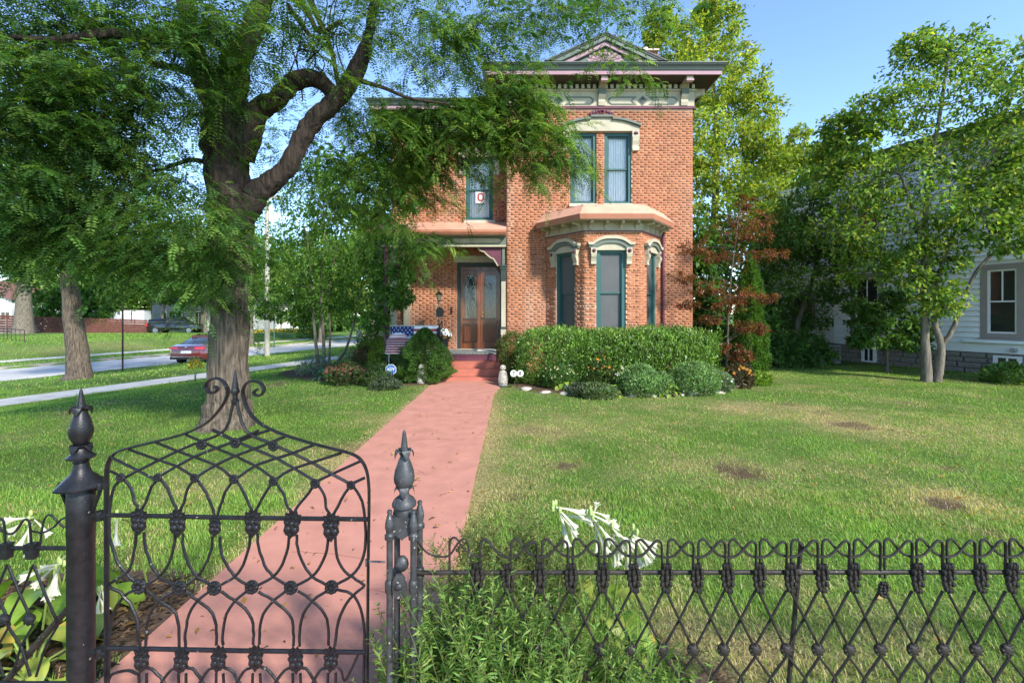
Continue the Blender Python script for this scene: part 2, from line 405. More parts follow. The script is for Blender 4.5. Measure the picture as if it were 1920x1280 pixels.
# ---------------------------------------------------------------- the brick house
BRICK = M('brick_clay', (.4, .15, .08), .88, attr=True, var=.12, scale=14, bump=.001, bscale=90)
def brick_single_mat():
    m = M('brick_clay_single', (.4, .15, .08), .88, var=.22, scale=14, bump=.002, bscale=90)
    N = m.node_tree.nodes; L = m.node_tree.links
    oi = N.new('ShaderNodeObjectInfo'); cr = N.new('ShaderNodeValToRGB'); L.new(oi.outputs['Random'], cr.inputs[0])
    e = cr.color_ramp.elements; e[0].position = 0; e[0].color = (.24, .085, .042, 1); e[1].position = 1; e[1].color = (.41, .165, .08, 1)
    for p, c in ((.12, (.31, .11, .05)), (.5, (.345, .123, .056)), (.8, (.37, .137, .063))):
        k = e.new(p); k.color = (*c, 1)
    mx = [n for n in N if n.type == 'MIX'][0]; L.new(cr.outputs[0], mx.inputs['A']); return m
BRICK1 = brick_single_mat()
MORTAR = M('mortar', (.55, .375, .27), .95, var=.2, scale=5)
TRIM = M('beige_paint', (.40, .365, .265), .65, var=.14, scale=4, stretch=(1, 1, .5))
SAGE = M('sage_paint', (.115, .14, .115), .55, var=.08, scale=3)
CROWN = M('crown_paint', (.07, .09, .08), .5, var=.12, scale=3)
DKGRN = M('dark_green_paint', (.032, .045, .042), .5, var=.1, scale=3)
MAUVE = M('mauve_paint', (.33, .20, .235), .6, var=.06, scale=3)
PURPLE = M('purple_paint', (.11, .035, .055), .55, var=.15, scale=4)
TEAL = M('teal_paint', (.032, .095, .09), .45, var=.08, scale=3)
COPPER = M('copper_sheet', (.58, .31, .21), .55, var=.12, scale=3, spec=.4)
COPPER2 = M('copper_gutter', (.40, .165, .10), .5, var=.1, scale=3, spec=.4)
STONE = M('limestone', (.46, .41, .33), .85, var=.15, scale=6, bump=.002)
SOFFIT = M('soffit_paint', (.075, .065, .055), .7)
CURT = M('lace_curtain', (.82, .82, .80), .9, var=.06, scale=9)
SCREEN = M('insect_screen', (.12, .12, .12), .6, var=.15, scale=5)
WOOD = M('varnished_wood', (.20, .062, .022), .35, col2=(.10, .03, .012), scale=5, stretch=(6, 6, .5), coat=.4)
PANE = glass_mat('window_glass', refl=0, alpha=0); PANED = M('screened_glass', (.085, .085, .085), .3, var=.12, scale=2, spec=.3)
SLATE = M('roof_slate', (.10, .095, .10), .8, var=.3, scale=3)
Z3 = Vector((0, 0, 1))
house = thing('brick_house', 'red brick two storey house with bay window, porch and ornate painted cornice', 'house', (.75, 13.25, 0))
YF, YL = 13.25, 14.07
BV, BQ, BC = [], [], []
SING = []
def brick_col(n):
    p = np.array([[.24, .085, .042], [.31, .11, .05], [.345, .123, .056], [.37, .137, .063], [.41, .165, .08]]); q = np.array([0, .12, .5, .8, 1])
    r = RNG.random(n); return np.stack([np.interp(r, q, p[:, i]) for i in range(3)], -1)
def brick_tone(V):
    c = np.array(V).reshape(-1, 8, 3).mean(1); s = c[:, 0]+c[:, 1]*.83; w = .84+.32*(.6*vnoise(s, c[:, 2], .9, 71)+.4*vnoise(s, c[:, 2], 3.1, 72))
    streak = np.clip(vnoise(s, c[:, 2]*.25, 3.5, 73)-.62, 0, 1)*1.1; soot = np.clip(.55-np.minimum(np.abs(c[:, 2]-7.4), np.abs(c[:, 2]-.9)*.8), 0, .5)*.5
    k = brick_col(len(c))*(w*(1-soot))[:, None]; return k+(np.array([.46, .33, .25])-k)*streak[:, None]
def cut(iv, a, b):
    out = []
    for (p, q) in iv:
        if b <= p or a >= q: out.append((p, q)); continue
        if a > p: out.append((p, a))
        if b < q: out.append((b, q))
    return out
def brick_wall(o, e, z0, z1, holes, single=False, zsing=1.2, phase=0):
    """bricks between plan points o and e (outside on the right-hand side), holes in (s0,s1,z0,z1)"""
    o = Vector(o); e = Vector(e); w = (e-o).length; u = (e-o)/w; n = Vector((u.y, -u.x)); LB, HB, J = .207, .059, .008
    nc = int((z1-z0)/(HB+J))
    us = sorted({0, w, *[max(0, min(w, x)) for h in holes for x in h[:2]]}); zs = sorted({z0, z1, *[max(z0, min(z1, x)) for h in holes for x in h[2:]]})
    for a, b in zip(us[:-1], us[1:]):                       # mortar behind
        for c, d in zip(zs[:-1], zs[1:]):
            if any(h[0] <= (a+b)/2 <= h[1] and h[2] <= (c+d)/2 <= h[3] for h in holes): continue
            p = o+u*a-n*.0015; q = o+u*b-n*.0015
            MORT.add([(p.x, p.y, c), (q.x, q.y, c), (q.x, q.y, d), (p.x, p.y, d)], [(0, 1, 2, 3)])
    for h in holes:                                          # brick reveals
        for (s0, s1, za, zb) in ((h[0], h[0], h[2], h[3]), (h[1], h[1], h[2], h[3])):
            p = o+u*s0; q = p-n*.2
            MORT.add([(p.x, p.y, za), (q.x, q.y, za), (q.x, q.y, zb), (p.x, p.y, zb)], [(0, 1, 2, 3)])
    for r in range(nc):
        za = z0+r*(HB+J)+J/2; zb = za+HB; iv = [(0, w)]
        for h in holes:
            if zb > h[2]+.01 and za < h[3]-.01: iv = cut(iv, h[0], h[1])
        ph = (phase+(.5 if r % 2 else 0))*(LB+J) if r % 7 else .25*(LB+J)
        st = (LB+J) if r % 7 else (LB+J)/2
        for (a, b) in iv:
            k = math.floor((a-ph)/st)
            while True:
                s0 = ph+k*st+J/2; s1 = s0+st-J; k += 1
                if s0 >= b: break
                s0, s1 = max(s0, a+.001), min(s1, b-.001)
                if s1-s0 < .03: continue
                full = abs(s1-s0-LB) < .002
                if single and full and za > zsing and len(SING) < 290: SING.append((o+u*((s0+s1)/2), math.atan2(u.y, u.x), (za+zb)/2)); continue
                f = random.uniform(-.0004, .0010); p0 = o+u*s0; p1 = o+u*s1; i = len(BV)
                for q, dn in ((p0, f), (p1, f), (p0, -.03), (p1, -.03)):
                    BV.append((q.x+n.x*dn, q.y+n.y*dn, za)); BV.append((q.x+n.x*dn, q.y+n.y*dn, zb))
                BQ.extend([(i, i+2, i+3, i+1), (i+4, i, i+1, i+5), (i+2, i+6, i+7, i+3), (i+1, i+3, i+7, i+5), (i+4, i+6, i+2, i)])
MORT = MB()
# openings (facade distance s measured from the left end of each wall)
mx0, mx1 = -.15, 5.10
def fx(px): return (px-960)*YF/F
def fz(py, Y=YF): return H-(py-586)*Y/F
UW = [(fx(1069), fx(1118)), (fx(1133), fx(1184))]; uz0, uz1 = fz(382), fz(249)
A, B, C, D = (.96, 13.25), (1.88, 12.10), (3.34, 12.10), (4.20, 13.25)
bz0, bz1 = 1.17, 3.386
# bay (first, so that the bricks picked one by one are the nearest)
cw = 3.34-1.88; cwin = ((1118-960)*12.1/F-1.88, (1173.5-960)*12.1/F-1.88)
brick_wall(B, C, 0, 3.87, [(*cwin, bz0, bz1)], True)
lab = math.hypot(.92, 1.15); lcd = math.hypot(.86, 1.15); sw = .70
lh = ((lab-sw)/2+.02, (lab+sw)/2+.02); rh = ((lcd-sw)/2, (lcd+sw)/2)
brick_wall(A, B, 0, 3.87, [(*lh, bz0, bz1)], True); brick_wall(C, D, 0, 3.87, [(*rh, bz0, bz1)], True)
brick_wall((mx0, YF), (mx1, YF), 0, 7.49, [(UW[0][0]-mx0, UW[0][1]-mx0, uz0, uz1), (UW[1][0]-mx0, UW[1][1]-mx0, uz0, uz1), (A[0]-mx0+.02, D[0]-mx0-.02, 0, 3.9)])
brick_wall((mx0, YL), (mx0, YF), 0, 7.49, []); brick_wall((mx1, YF), (mx1, 23), 0, 7.49, [], phase=.3)
lx0 = -3.60
def lx(px): return (px-960)*YL/F
LW = (lx(873), lx(925)); lz0, lz1 = fz(413, YL), fz(296, YL)
DR = (lx(857), lx(942)); dz0, dz1 = .654, fz(492, YL)
brick_wall((lx0, YL), (mx0, YL), 0, 7.1, [(LW[0]-lx0, LW[1]-lx0, lz0, lz1), (DR[0]-lx0, DR[1]-lx0, dz0, dz1)], phase=.2)
brick_wall((lx0, 23), (lx0, YL), 0, 7.1, [])
MORT.box(lx0+.05, mx1-.05, 22.9, 23, 0, 7.1)
MORT.build('wall', MORTAR, house)
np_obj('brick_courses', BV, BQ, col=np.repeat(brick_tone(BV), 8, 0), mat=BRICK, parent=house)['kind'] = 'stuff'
bm1 = MB(); bm1.box(-.1035, .1035, 0, .03, -.0295, .0295); bme = bm1.mesh('brick', BRICK1)
for (p, a, z) in SING: link_mesh('brick', bme, house, (p.x, p.y, z), (0, 0, a))

class Face:
    """drawing plane on a wall: s along, z up, d outwards"""
    def __init__(s, o, e): s.o = Vector((*o, 0)); e = Vector((*e, 0)); s.w = (e-s.o).length; s.u = (e-s.o)/s.w; s.n = Vector((s.u.y, -s.u.x, 0))
    def P(s, a, z, d=0): return s.o+s.u*a+s.n*d+Z3*z
    def bx(s, mb, a0, a1, z0, z1, d0, d1): mb.obox(s.P(a0, z0, d0), s.u*(a1-a0), s.n*(d1-d0), Z3*(z1-z0)); return mb
    def poly(s, mb, pts, d0, d1): mb.prism([s.P(a, z, d0) for a, z in pts], s.n*(d1-d0)); return mb
def window(fc, a0, a1, z0, z1, back, name='window', mat=TEAL, cas=.085, glass=None, rec=.035):
    mb = MB()
    for q in ((a0, a0+cas, z0, z1), (a1-cas, a1, z0, z1), (a0+cas, a1-cas, z1-cas, z1), (a0+cas, a1-cas, z0, z0+cas*.7)): fc.bx(mb, *q, -.17, -rec)
    w = mb.build(name, mat, house); i0, i1, j0, j1 = a0+cas, a1-cas, z0+cas*.7, z1-cas; jm = (j0+j1)/2; r = .042
    for (c, d, dd) in ((jm-.02, j1, -.085), (j0, jm+.02, -.12)):
        mb = MB()
        for q in ((i0, i0+r, c, d), (i1-r, i1, c, d), (i0+r, i1-r, d-r, d), (i0+r, i1-r, c, c+r)): fc.bx(mb, *q, dd-.03, dd)
        mb.build('sash', mat, w); mb = MB(); fc.bx(mb, i0+r-.004, i1-r+.004, c+r-.004, d-r+.004, dd-.02, dd-.014); mb.build('pane', glass or PANE, w)
    mb = MB(); n = 44; pts = []
    pl = back == CURT; dc = -.165 if pl else -.2
    top = [fc.P(i0+(i1-i0)*k/n, j1, dc+(.012*math.sin(k*1.25)*(1+.4*math.sin(k*.4)) if pl else 0)) for k in range(n+1)]
    mb.add(top+[p-Z3*(j1-j0) for p in top], [(k, n+1+k, n+2+k, k+1) for k in range(n)])
    mb.build('curtain' if pl else 'screen', back, w)
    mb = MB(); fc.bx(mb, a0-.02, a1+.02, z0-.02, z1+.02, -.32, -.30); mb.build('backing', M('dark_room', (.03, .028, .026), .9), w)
    return w
ff = Face((mx0, YF), (mx1, YF)); fl = Face((lx0, YL), (mx0, YL)); fb = [Face(A, B), Face(B, C), Face(C, D)]
for a, b in UW:
    w = window(ff, a-mx0, b-mx0, uz0, uz1, CURT)
    mb = MB(); ff.bx(mb, a-mx0-.03, b-mx0+.03, uz0-.09, uz0-.003, -.1, .06); mb.build('sill', STONE, w)
w = window(fl, LW[0]-lx0, LW[1]-lx0, lz0, lz1, CURT); mb = MB(); fl.bx(mb, LW[0]-lx0-.06, LW[1]-lx0+.06, lz0-.1, lz0-.003, -.1, .05); mb.build('sill', STONE, w)
# the paper with a red letter O behind the upper left window
pc = (LW[0]+LW[1])/2-lx0; mb = MB(); fl.bx(mb, pc-.13, pc+.19, 5.05, 5.40, -.113, -.110)
pw = thing('window_poster', 'white paper sheet with a red letter O taped inside the upper left window', 'poster', fl.P(pc, 5.05, -.1)); mb.build('paper', M('paper', (.50, .50, .50), .8), pw)
mb = MB(); oc = [fl.P(pc+.03+.075*math.copysign(abs(math.cos(t))**.6, math.cos(t)), 5.235+.10*math.copysign(abs(math.sin(t))**.6, math.sin(t)), -.107) for t in np.linspace(0, 2*math.pi, 28)[:-1]]
mb.tube(oc, .022, 6, closed=True, flat=(.1, 1), side=fl.n); mb.build('letter', M('red_print', (.30, .03, .04), .7), pw)
for fc, (a, b) in zip(fb, (lh, cwin, rh)):
    w = window(fc, a, b, bz0, bz1, SCREEN, glass=PANED, cas=.10); mb = MB(); fc.bx(mb, a-.05, b+.05, bz0-.11, bz0-.003, -.1, .06); mb.build('sill', TRIM, w)

def arch_pts(c, hw, z0, rise, n=12, flat=.16):
    """label mould line: flat ends and a segmental rise"""
    pts = [(c-hw, z0), (c-hw+flat, z0)]
    for k in range(1, n):
        t = k/n; x = c-hw+flat+(2*hw-2*flat)*t; s = math.sin(math.pi*t); pts.append((x, z0+rise*(1-(1-s)**1.6)))
    return pts+[(c+hw-flat, z0), (c+hw, z0)]
def hood(fc, a0, a1, ztop):
    c = (a0+a1)/2; hw = (a1-a0)/2+.19; flt = .12 if hw > .5 else .1
    lo = arch_pts(c, hw, ztop+.03, .12, flat=flt+.07); mid = arch_pts(c, hw+.02, ztop+.10, .155, flat=flt); hi = arch_pts(c, hw+.04, ztop+.17, .165, flat=flt)
    def band(mb, p, q, d):
        for i in range(len(p)-1): fc.poly(mb, [p[i], p[i+1], q[i+1], q[i]], -.05, d)
    mb = MB(); band(mb, mid, hi, .13); h = mb.build('window_hood', TRIM, house)
    mb = MB(); band(mb, lo, [(x, z-.003) for x, z in mid], .09); mb.build('lower_mould', SAGE, h)
    mb = MB(); fc.poly(mb, [(c-hw+.19, ztop-.03)]+[(x, z-.004) for x, z in lo[1:-1]]+[(c+hw-.19, ztop-.03)], -.05, .045); mb.build('tympanum', TRIM, h)
    for s in (-1, 1):
        k = a0-.15 if s < 0 else a1
        mb = MB(); fc.bx(mb, k, k+.15, ztop-.13, ztop+.027, -.02, .105); cb = mb.build('corbel', TRIM, house)
        mb = MB(); pr = [(0, 0), (.12, 0), (.11, -.06), (.075, -.13), (.06, -.2), (.075, -.235), (.07, -.26), (0, -.26)]
        mb.prism([fc.P(k+.008, ztop-.134+z, d) for d, z in pr], fc.u*.134); mb.build('scroll', TRIM, cb)
        mb = MB(); q = fc.P(k+.075, ztop-.05, .108); mb.ball(q, .038, .038, .038)
        for t in range(6): mb.ball(q+fc.u*.035*math.cos(t)+Z3*.035*math.sin(t), .02)
        mb.build('rosette', PURPLE, cb, True)
for fc, (a, b) in zip(fb, (lh, cwin, rh)): hood(fc, a, b, bz1)
def flat_hood(fc, a0, a1, zt, crest=True):
    c = (a0+a1)/2; hw = (a1-a0)/2+.24; k = hw/1.12; mb = MB()
    top = [(-hw, .20)]+[(-hw+(hw-.31*k)*t, .20+.19*math.sin(t*math.pi/2)) for t in np.linspace(.1, 1, 8)]+[(-.31*k, .45), (.31*k, .45)]+[((hw-.31*k)*(1-t)*0+.31*k+(hw-.31*k)*(1-t), .20+.19*math.sin(t*math.pi/2)) for t in np.linspace(1, .1, 8)]+[(hw, .20)]
    body = [(c-hw+.05, zt+.02)]+[(c+x*.96, zt+z-.06) for x, z in top]+[(c+hw-.05, zt+.02)]
    fc.poly(mb, body, -.03, .08); h = mb.build('window_hood', TRIM, house)
    mb = MB()
    for (p, q) in zip(top[:-1], top[1:]): fc.poly(mb, [(c+p[0], zt+p[1]-.058), (c+q[0], zt+q[1]-.058), (c+q[0], zt+q[1]), (c+p[0], zt+p[1])], -.02, .15)
    mb.build('lip', SAGE, h)
    for s in (-1, 1):
        e = a0-.20 if s < 0 else a1
        mb = MB(); fc.bx(mb, e, e+.2, zt-.16, zt+.018, -.02, .11); cb = mb.build('corbel', TRIM, house)
        mb = MB(); mb.prism([fc.P(e+.01, zt-.164+z, d) for d, z in [(0, 0), (.11, 0), (.10, -.10), (.065, -.2), (.06, -.26), (.08, -.3), (.08, -.36), (0, -.36)]], fc.u*.18); mb.build('scroll', TRIM, cb)
        mb = MB(); q = fc.P(e+.1, zt-.055, .112); mb.ball(q, .04)
        for t in range(5): mb.ball(q+fc.u*.045*math.cos(t*.8-.05)-Z3*.01+Z3*.04*math.sin(t*.8), .022)
        mb.build('rosette', PURPLE, cb, True)
    if crest:
        mb = MB()
        for t in range(-4, 5):
            q = fc.P(c+.075*t, zt+.475+.10*math.cos(t*.36), .10); mb.ball(q, .045+.012*(t % 2), .04, .05)
            mb.ball(fc.P(c+.06*t, zt+.455, .12), .03)
        for t in range(7): mb.ball(fc.P(c+.06*math.cos(t*.9), zt+.53+.06*math.sin(t*.9), .13), .03)
        mb.build('carved_crest', PURPLE, h, True)
flat_hood(ff, UW[0][0]-mx0, UW[1][1]-mx0, uz1); flat_hood(fl, LW[0]-lx0, LW[1]-lx0, lz1, False)

# ---- bay roof and frieze
plan = [Vector(A), Vector(B), Vector(C), Vector(D)]
mb = MB(); mould(mb, plan, [(-.02, 3.862), (.025, 3.862), (.025, 4.075), (-.02, 4.075)]); mb.build('bay_frieze', TRIM, house)
mb = MB(); mould(mb, plan, [(.0, 3.835), (.045, 3.835), (.045, 3.86), (0, 3.86)]); mb.build('bay_architrave', PURPLE, house)
mb = MB(); mould(mb, plan, [(.03, 4.078), (.35, 4.078), (.35, 4.10), (.03, 4.10)]); mb.build('bay_soffit', TRIM, house)
mb = MB(); mould(mb, plan, [(.0, 4.104), (.35, 4.104), (.395, 4.225), (.375, 4.235), (.10, 4.505), (.08, 4.52)]); bayroof = mb.build('bay_roof', COPPER, house)
ip = offset_poly(plan, .1)
mb = MB(); mb.prism([(p.x, min(p.y, YF-.002), 4.50) for p in ip]+[], (0, 0, .015)); mb.build('deck', COPPER, bayroof)
mb = MB(); mould(mb, plan, [(.352, 4.096), (.37, 4.096), (.398, 4.215), (.38, 4.215)]); mb.build('gutter', COPPER2, bayroof)
for fc, n in zip(fb, (4, 4, 4)):
    for k in range(n):
        s = fc.w*(k+.35)/(n-.3)
        mb = MB(); mb.prism([fc.P(s-.035, z, d) for d, z in [(.026, 3.90), (.06, 3.89), (.075, 3.93), (.10, 3.99), (.27, 4.015), (.29, 4.04), (.29, 4.074), (.026, 4.074)]], fc.u*.07); mb.build('bay_bracket', TRIM, house)
mb = MB(); mb.tube([(D[0]+.05, YF-.06, z) for z in (.1, 2, 3.95)], .04, 10); mb.build('downspout', PURPLE, house)

# ---- main cornice
def cornice(x0, x1, yf, yb, zb, main=True):
    pl = [Vector((x0, yb)), Vector((x0, yf)), Vector((x1, yf)), Vector((x1, yb))]
    k = 1.0 if main else .8; zs = zb+.70*k; o = .55 if main else .5
    mb = MB(); mould(mb, pl, [(-.05, zb), (.05, zb), (.055, zb+.07), (-.05, zb+.07)]); mb.build('architrave', PURPLE, house)
    mb = MB(); mould(mb, pl, [(-.05, zb+.073), (.035, zb+.073), (.035, zb+.47*k), (.08, zb+.50*k), (.08, zb+.535*k), (-.05, zb+.535*k)]); mb.build('frieze', TRIM, house)
    mb = MB(); mould(mb, pl, [(-.05, zb+.538*k), (.03, zb+.538*k), (.03, zb+.66*k), (.09, zs-.003), (-.05, zs-.003)]); mb.build('bed_mould', DKGRN, house)  # dark paint here stands in for the shade between the dentils
    mb = MB(); mould(mb, pl, [(-.3, zs), (o, zs), (o, zs+.012), (-.3, zs+.012)]); mb.build('soffit', SOFFIT, house)
    mb = MB(); mould(mb, pl, [(o-.02, zs-.006), (o+.02, zs-.006), (o+.025, zs+.085), (o-.02, zs+.085)]); mb.build('fascia', MAUVE, house)
    z = zs+.088
    mb = MB(); mould(mb, pl, [(o-.05, z), (o+.03, z), (o+.035, z+.03), (o-.05, z+.03)]); mb.build('crown_mould', DKGRN, house)
    mb = MB(); mould(mb, pl, [(o-.05, z+.032), (o+.045, z+.032), (o+.055, z+.06), (o+.09, z+.115), (o-.05, z+.115)]); mb.build('crown_mould', CROWN, house)
    mb = MB(); mould(mb, pl, [(o-.3, z+.118), (o+.10, z+.118), (o+.115, z+.15), (o+.12, z+.175), (o-.3, z+.175)]); mb.build('crown_mould', DKGRN, house)
    mb = MB(); mould(mb, pl, [(o-.3, z+.178), (o+.13, z+.178), (o+.13, z+.20), (o-.3, z+.21)]); mb.build('gutter_edge', SAGE, house)
    zr = z+.205; ym = (yf+yb)/2; xm = (x0+x1)/2
    a = [(x0-o-.1, yf-o-.1, zr), (x1+o+.1, yf-o-.1, zr), (x1+o+.1, yb, zr), (x0-o-.1, yb, zr)]; b = [(xm-.6, yf+3, zr+.55), (xm+.6, yf+3, zr+.55), (xm+.6, yb, zr+.55), (xm-.6, yb, zr+.55)]
    mb = MB(); mb.add(a+b, [(0, 1, 5, 4), (1, 2, 6, 5), (2, 3, 7, 6), (3, 0, 4, 7), (4, 5, 6, 7), (3, 2, 1, 0)]); mb.build('roof', SLATE, house)
    # dentils
    n = int((x1-x0)/.16)
    dm = MB(); dm.box(-.042, .042, -.075, 0, 0, .11*k); dme = dm.mesh('dentil', TRIM)
    for i in range(n+1):
        link_mesh('dentil', dme, house, (x0+.02+(x1-x0-.04)*i/n, yf-.031, zb+.545*k))
    return zs
ZS = cornice(mx0, mx1, YF, 22.9, 7.487); cornice(lx0, mx0-.16, YL, 22.9, 7.06, False)
def bracket(x, lower=True):
    mb = MB(); pr = [(.036, 8.02), (.10, 8.0), (.16, 8.05), (.22, 8.10), (.34, 8.08), (.46, 8.03), (.50, 8.06), (.50, 8.18), (.036, 8.18)]
    mb.prism([(x-.085, YF-d, z) for d, z in pr], (.17, 0, 0)); b = mb.build('cornice_bracket', TRIM, house)
    mb = MB(); pr = [(.036, 7.55), (.075, 7.56), (.10, 7.66), (.09, 7.72), (.15, 7.80), (.16, 7.99), (.036, 7.99)]
    mb.prism([(x-.095, YF-d, z) for d, z in pr], (.19, 0, 0)); mb.build('scroll', TRIM, b)
    mb = MB(); mb.box(x-.10, x+.10, YF-.52, YF-.36, 8.045, 8.10); mb.build('end_block', MAUVE, b)
    mb = MB(); mb.box(x-.1, x+.1, YF-.17, YF-.03, 7.86, 7.995); mb.build('cap', SAGE, b)
for x in (.12, 2.52, 4.84): bracket(x)
mb = MB(); mb.prism([(mx1+d, YF+.25, z) for d, z in [(.036, 7.55), (.09, 7.58), (.12, 7.8), (.2, 7.95), (.44, 8.03), (.46, 8.18), (.036, 8.18)]], (0, .17, 0)); mb.build('cornice_bracket', TRIM, house)
# raised panel frames of the frieze
def ring_on(fc, pts, wd, d0, d1, mat, name):
    mb = MB(); c = Vector((sum(p[0] for p in pts)/len(pts), sum(p[1] for p in pts)/len(pts)))
    P = [Vector(p) for p in pts]; n = len(P); inn = []
    for i in range(n):
        a = (P[i]-P[i-1]).normalized(); b = (P[(i+1) % n]-P[i]).normalized(); na = Vector((-a.y, a.x)); nb = Vector((-b.y, b.x))
        m = (na+nb)/(1+na.dot(nb)); q = P[i]+m*wd
        inn.append(q)
    for i in range(n):
        j = (i+1) % n; fc.poly(mb, [P[i], P[j], inn[j], inn[i]], d0, d1)
    return mb.build(name, mat, house)
def panel(c):
    s = c-mx0; za, zb_ = 7.60, 7.82; zm = 7.71; hw = .98
    for sg in (-1, 1):
        pts = [(s+sg*.17, za), (s+sg*(hw-.1), za), (s+sg*hw, za+.07), (s+sg*hw, zb_-.07), (s+sg*(hw-.1), zb_), (s+sg*.17, zb_), (s+sg*.30, zm)]
        if sg < 0: pts.reverse()
        ring_on(ff, pts, .028, .03, .052, SAGE, 'frieze_panel')
    mb = MB(); ff.poly(mb, [(s-.14, zm), (s, zm-.14), (s+.14, zm), (s, zm+.14)], .03, .05); mb.build('diamond', SAGE, house)
    mb = MB(); ff.poly(mb, [(s-.09, zm), (s, zm-.09), (s+.09, zm), (s, zm+.09)], .03, .062); mb.build('diamond', DKGRN, house)
panel(3.68); panel(1.32)
# ---- pediment on the eave
yp = 12.60; zb = 8.49; ap = 9.20; xa, xb, xc = 1.02, 4.03, 2.52
def rake(y0, y1, a, b, mat, name):
    """sloping bands between perpendicular offsets a (outer) and b (inner) of the gable line"""
    for sg in (-1, 1):
        x1 = xa if sg < 0 else xb; sl = (ap-zb)/abs(xc-x1)
        q = [(x1+sg*0-sg*0+(a/sl if sg < 0 else -a/sl), zb), (xc, ap-a), (xc, ap-b), (x1+(b/sl if sg < 0 else -b/sl), zb)]
        mb = MB(); mb.prism([(x, y0, z) for x, z in q], (0, y1-y0, 0)); mb.build(name, mat, house)
mb = MB(); mb.prism([(xa+.1, yp+.10, zb), (xb-.1, yp+.10, zb), (xc, yp+.10, ap-.05)], (0, 2.5, 0)); mb.build('pediment', SAGE, house)
rake(yp-.06, yp+.2, 0, .035, DKGRN, 'rake_mould'); rake(yp-.04, yp+.15, .037, .14, SAGE, 'rake_mould'); rake(yp-.01, yp+.12, .142, .165, DKGRN, 'rake_mould'); rake(yp+.02, yp+.12, .167, .27, MAUVE, 'rake_mould'); rake(yp+.03, yp+.12, .272, .29, DKGRN, 'rake_mould')
mb = MB(); mb.prism([(xa-.05, yp-.06, zb), (xc, yp-.06, ap+.02), (xc, yp-.06, ap+.05), (xa-.15, yp-.06, zb)], (0, 3.5, 0)); mb.prism([(xb+.05, yp-.06, zb), (xc, yp-.06, ap+.02), (xc, yp-.06, ap+.05), (xb+.15, yp-.06, zb)], (0, 3.5, 0)); mb.build('gable_roof', SLATE, house)
for k in range(9):
    a0, a1 = math.pi*(k+.08)/9, math.pi*(k+.92)/9; mb = MB(); mb.prism([(xc+.06*math.cos((a0+a1)/2), yp+.1, zb+.02+.03*math.sin((a0+a1)/2)), (xc+.46*math.cos(a0), yp+.1, zb+.02+.30*math.sin(a0)), (xc+.5*math.cos((a0+a1)/2), yp+.1, zb+.02+.335*math.sin((a0+a1)/2)), (xc+.46*math.cos(a1), yp+.1, zb+.02+.30*math.sin(a1))], (0, -.035, 0)); mb.build('fan_blade', MAUVE, house)
mb = MB(); mb.box(4.75, 5.22, 17, 17.6, 7.5, 11.2); mb.box(4.68, 5.29, 16.93, 17.67, 10.95, 11.06); ch = mb.build('chimney', M('chimney_brick', (.36, .15, .085), .9, col2=(.25, .09, .05), scale=6, bump=.01, bscale=12), house)
mb = MB(); mb.box(4.66, 5.31, 16.91, 17.69, 11.202, 11.26); mb.lathe([(.12, 11.26), (.11, 11.5), (.14, 11.5)], (4.9, 17.3, 0), 10); mb.build('cap', STONE, ch)

# ---------------------------------------------------------------- porch
FLZ = .654; YP = 12.77
FLR = M('grey_porch_paint', (.17, .19, .18), .6, var=.15, scale=5)
n = 30
for k in range(n):
    a = -3.52+(3.34)*k/n; mb = MB(); mb.box(a+.005, a+3.34/n-.005, YP-.03, YL-.01, FLZ-.03, FLZ+random.uniform(-.002, .002)); mb.build('floor_board', FLR, house)
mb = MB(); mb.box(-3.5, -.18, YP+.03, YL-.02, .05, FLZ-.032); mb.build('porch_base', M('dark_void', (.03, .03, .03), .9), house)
for z0, z1 in ((.452, .535), (.545, .62)):
    mb = MB(); mb.box(-1.85, -.18, YP-.002+.0, YP+.028, z0, z1); mb.build('skirt_board', PURPLE, house)
mb = MB(); mb.box(-3.5, -1.86, YP, YP+.028, .05, .62); mb.build('skirt_board', DKGRN, house)
steps = thing('entrance_steps', 'three pink painted concrete steps rising to the grey porch floor', 'steps', (-1.03, 12, 0))
STEPM = M('pink_step_paint', (.41, .135, .092), .7, var=.15, scale=5, bump=.003, bscale=30)
for x0, x1, y0, y1, z in ((-1.9, -.24, 11.95, 12.768, .104), (-1.80, -.24, 12.19, 12.768, .282), (-1.78, -.24, 12.49, 12.768, .444)):
    mb = MB(); mb.box(x0, x1, y0, y1, 0 if z < .2 else z-.175, z); mb.build('step', STEPM, steps)
mb = MB(); mb.prism([(-1.95, 12.30, 0), (-1.95, 12.766, 0), (-1.95, 12.766, .60), (-1.95, 12.42, .60), (-1.95, 12.30, .53)], (.148, 0, 0)); mb.build('cheek_wall', STEPM, steps)
# porch roof, beam, posts
mb = MB(); mb.prism([(-3.85, 12.70, 3.985), (-3.85, YL-.005, 4.45), (-3.85, YL-.005, 3.90), (-3.85, 12.70, 3.90)], (3.692, 0, 0)); pr_ = mb.build('porch_roof', COPPER, house)
mb = MB(); mb.prism([(-3.9, 12.60, 3.98), (-3.9, 12.69, 3.98), (-3.9, 12.69, 3.855), (-3.9, 12.64, 3.855), (-3.9, 12.60, 3.92)], (3.742, 0, 0)); mb.build('gutter', COPPER2, pr_)
mb = MB(); mb.box(-3.86, -.16, 12.70, YL-.01, 3.84, 3.897); mb.build('ceiling', TRIM, pr_)
mb = MB(); mb.box(-3.6, -.16, 12.90, 13.06, 3.56, 3.838); bm_ = mb.build('porch_beam', SAGE, house)
fp = Face((-3.6, 12.90), (-.16, 12.90))
mb = MB(); fp.bx(mb, .0, 3.44, 3.555, 3.60, 0, .03); mb.build('beam_mould', TRIM, bm_)
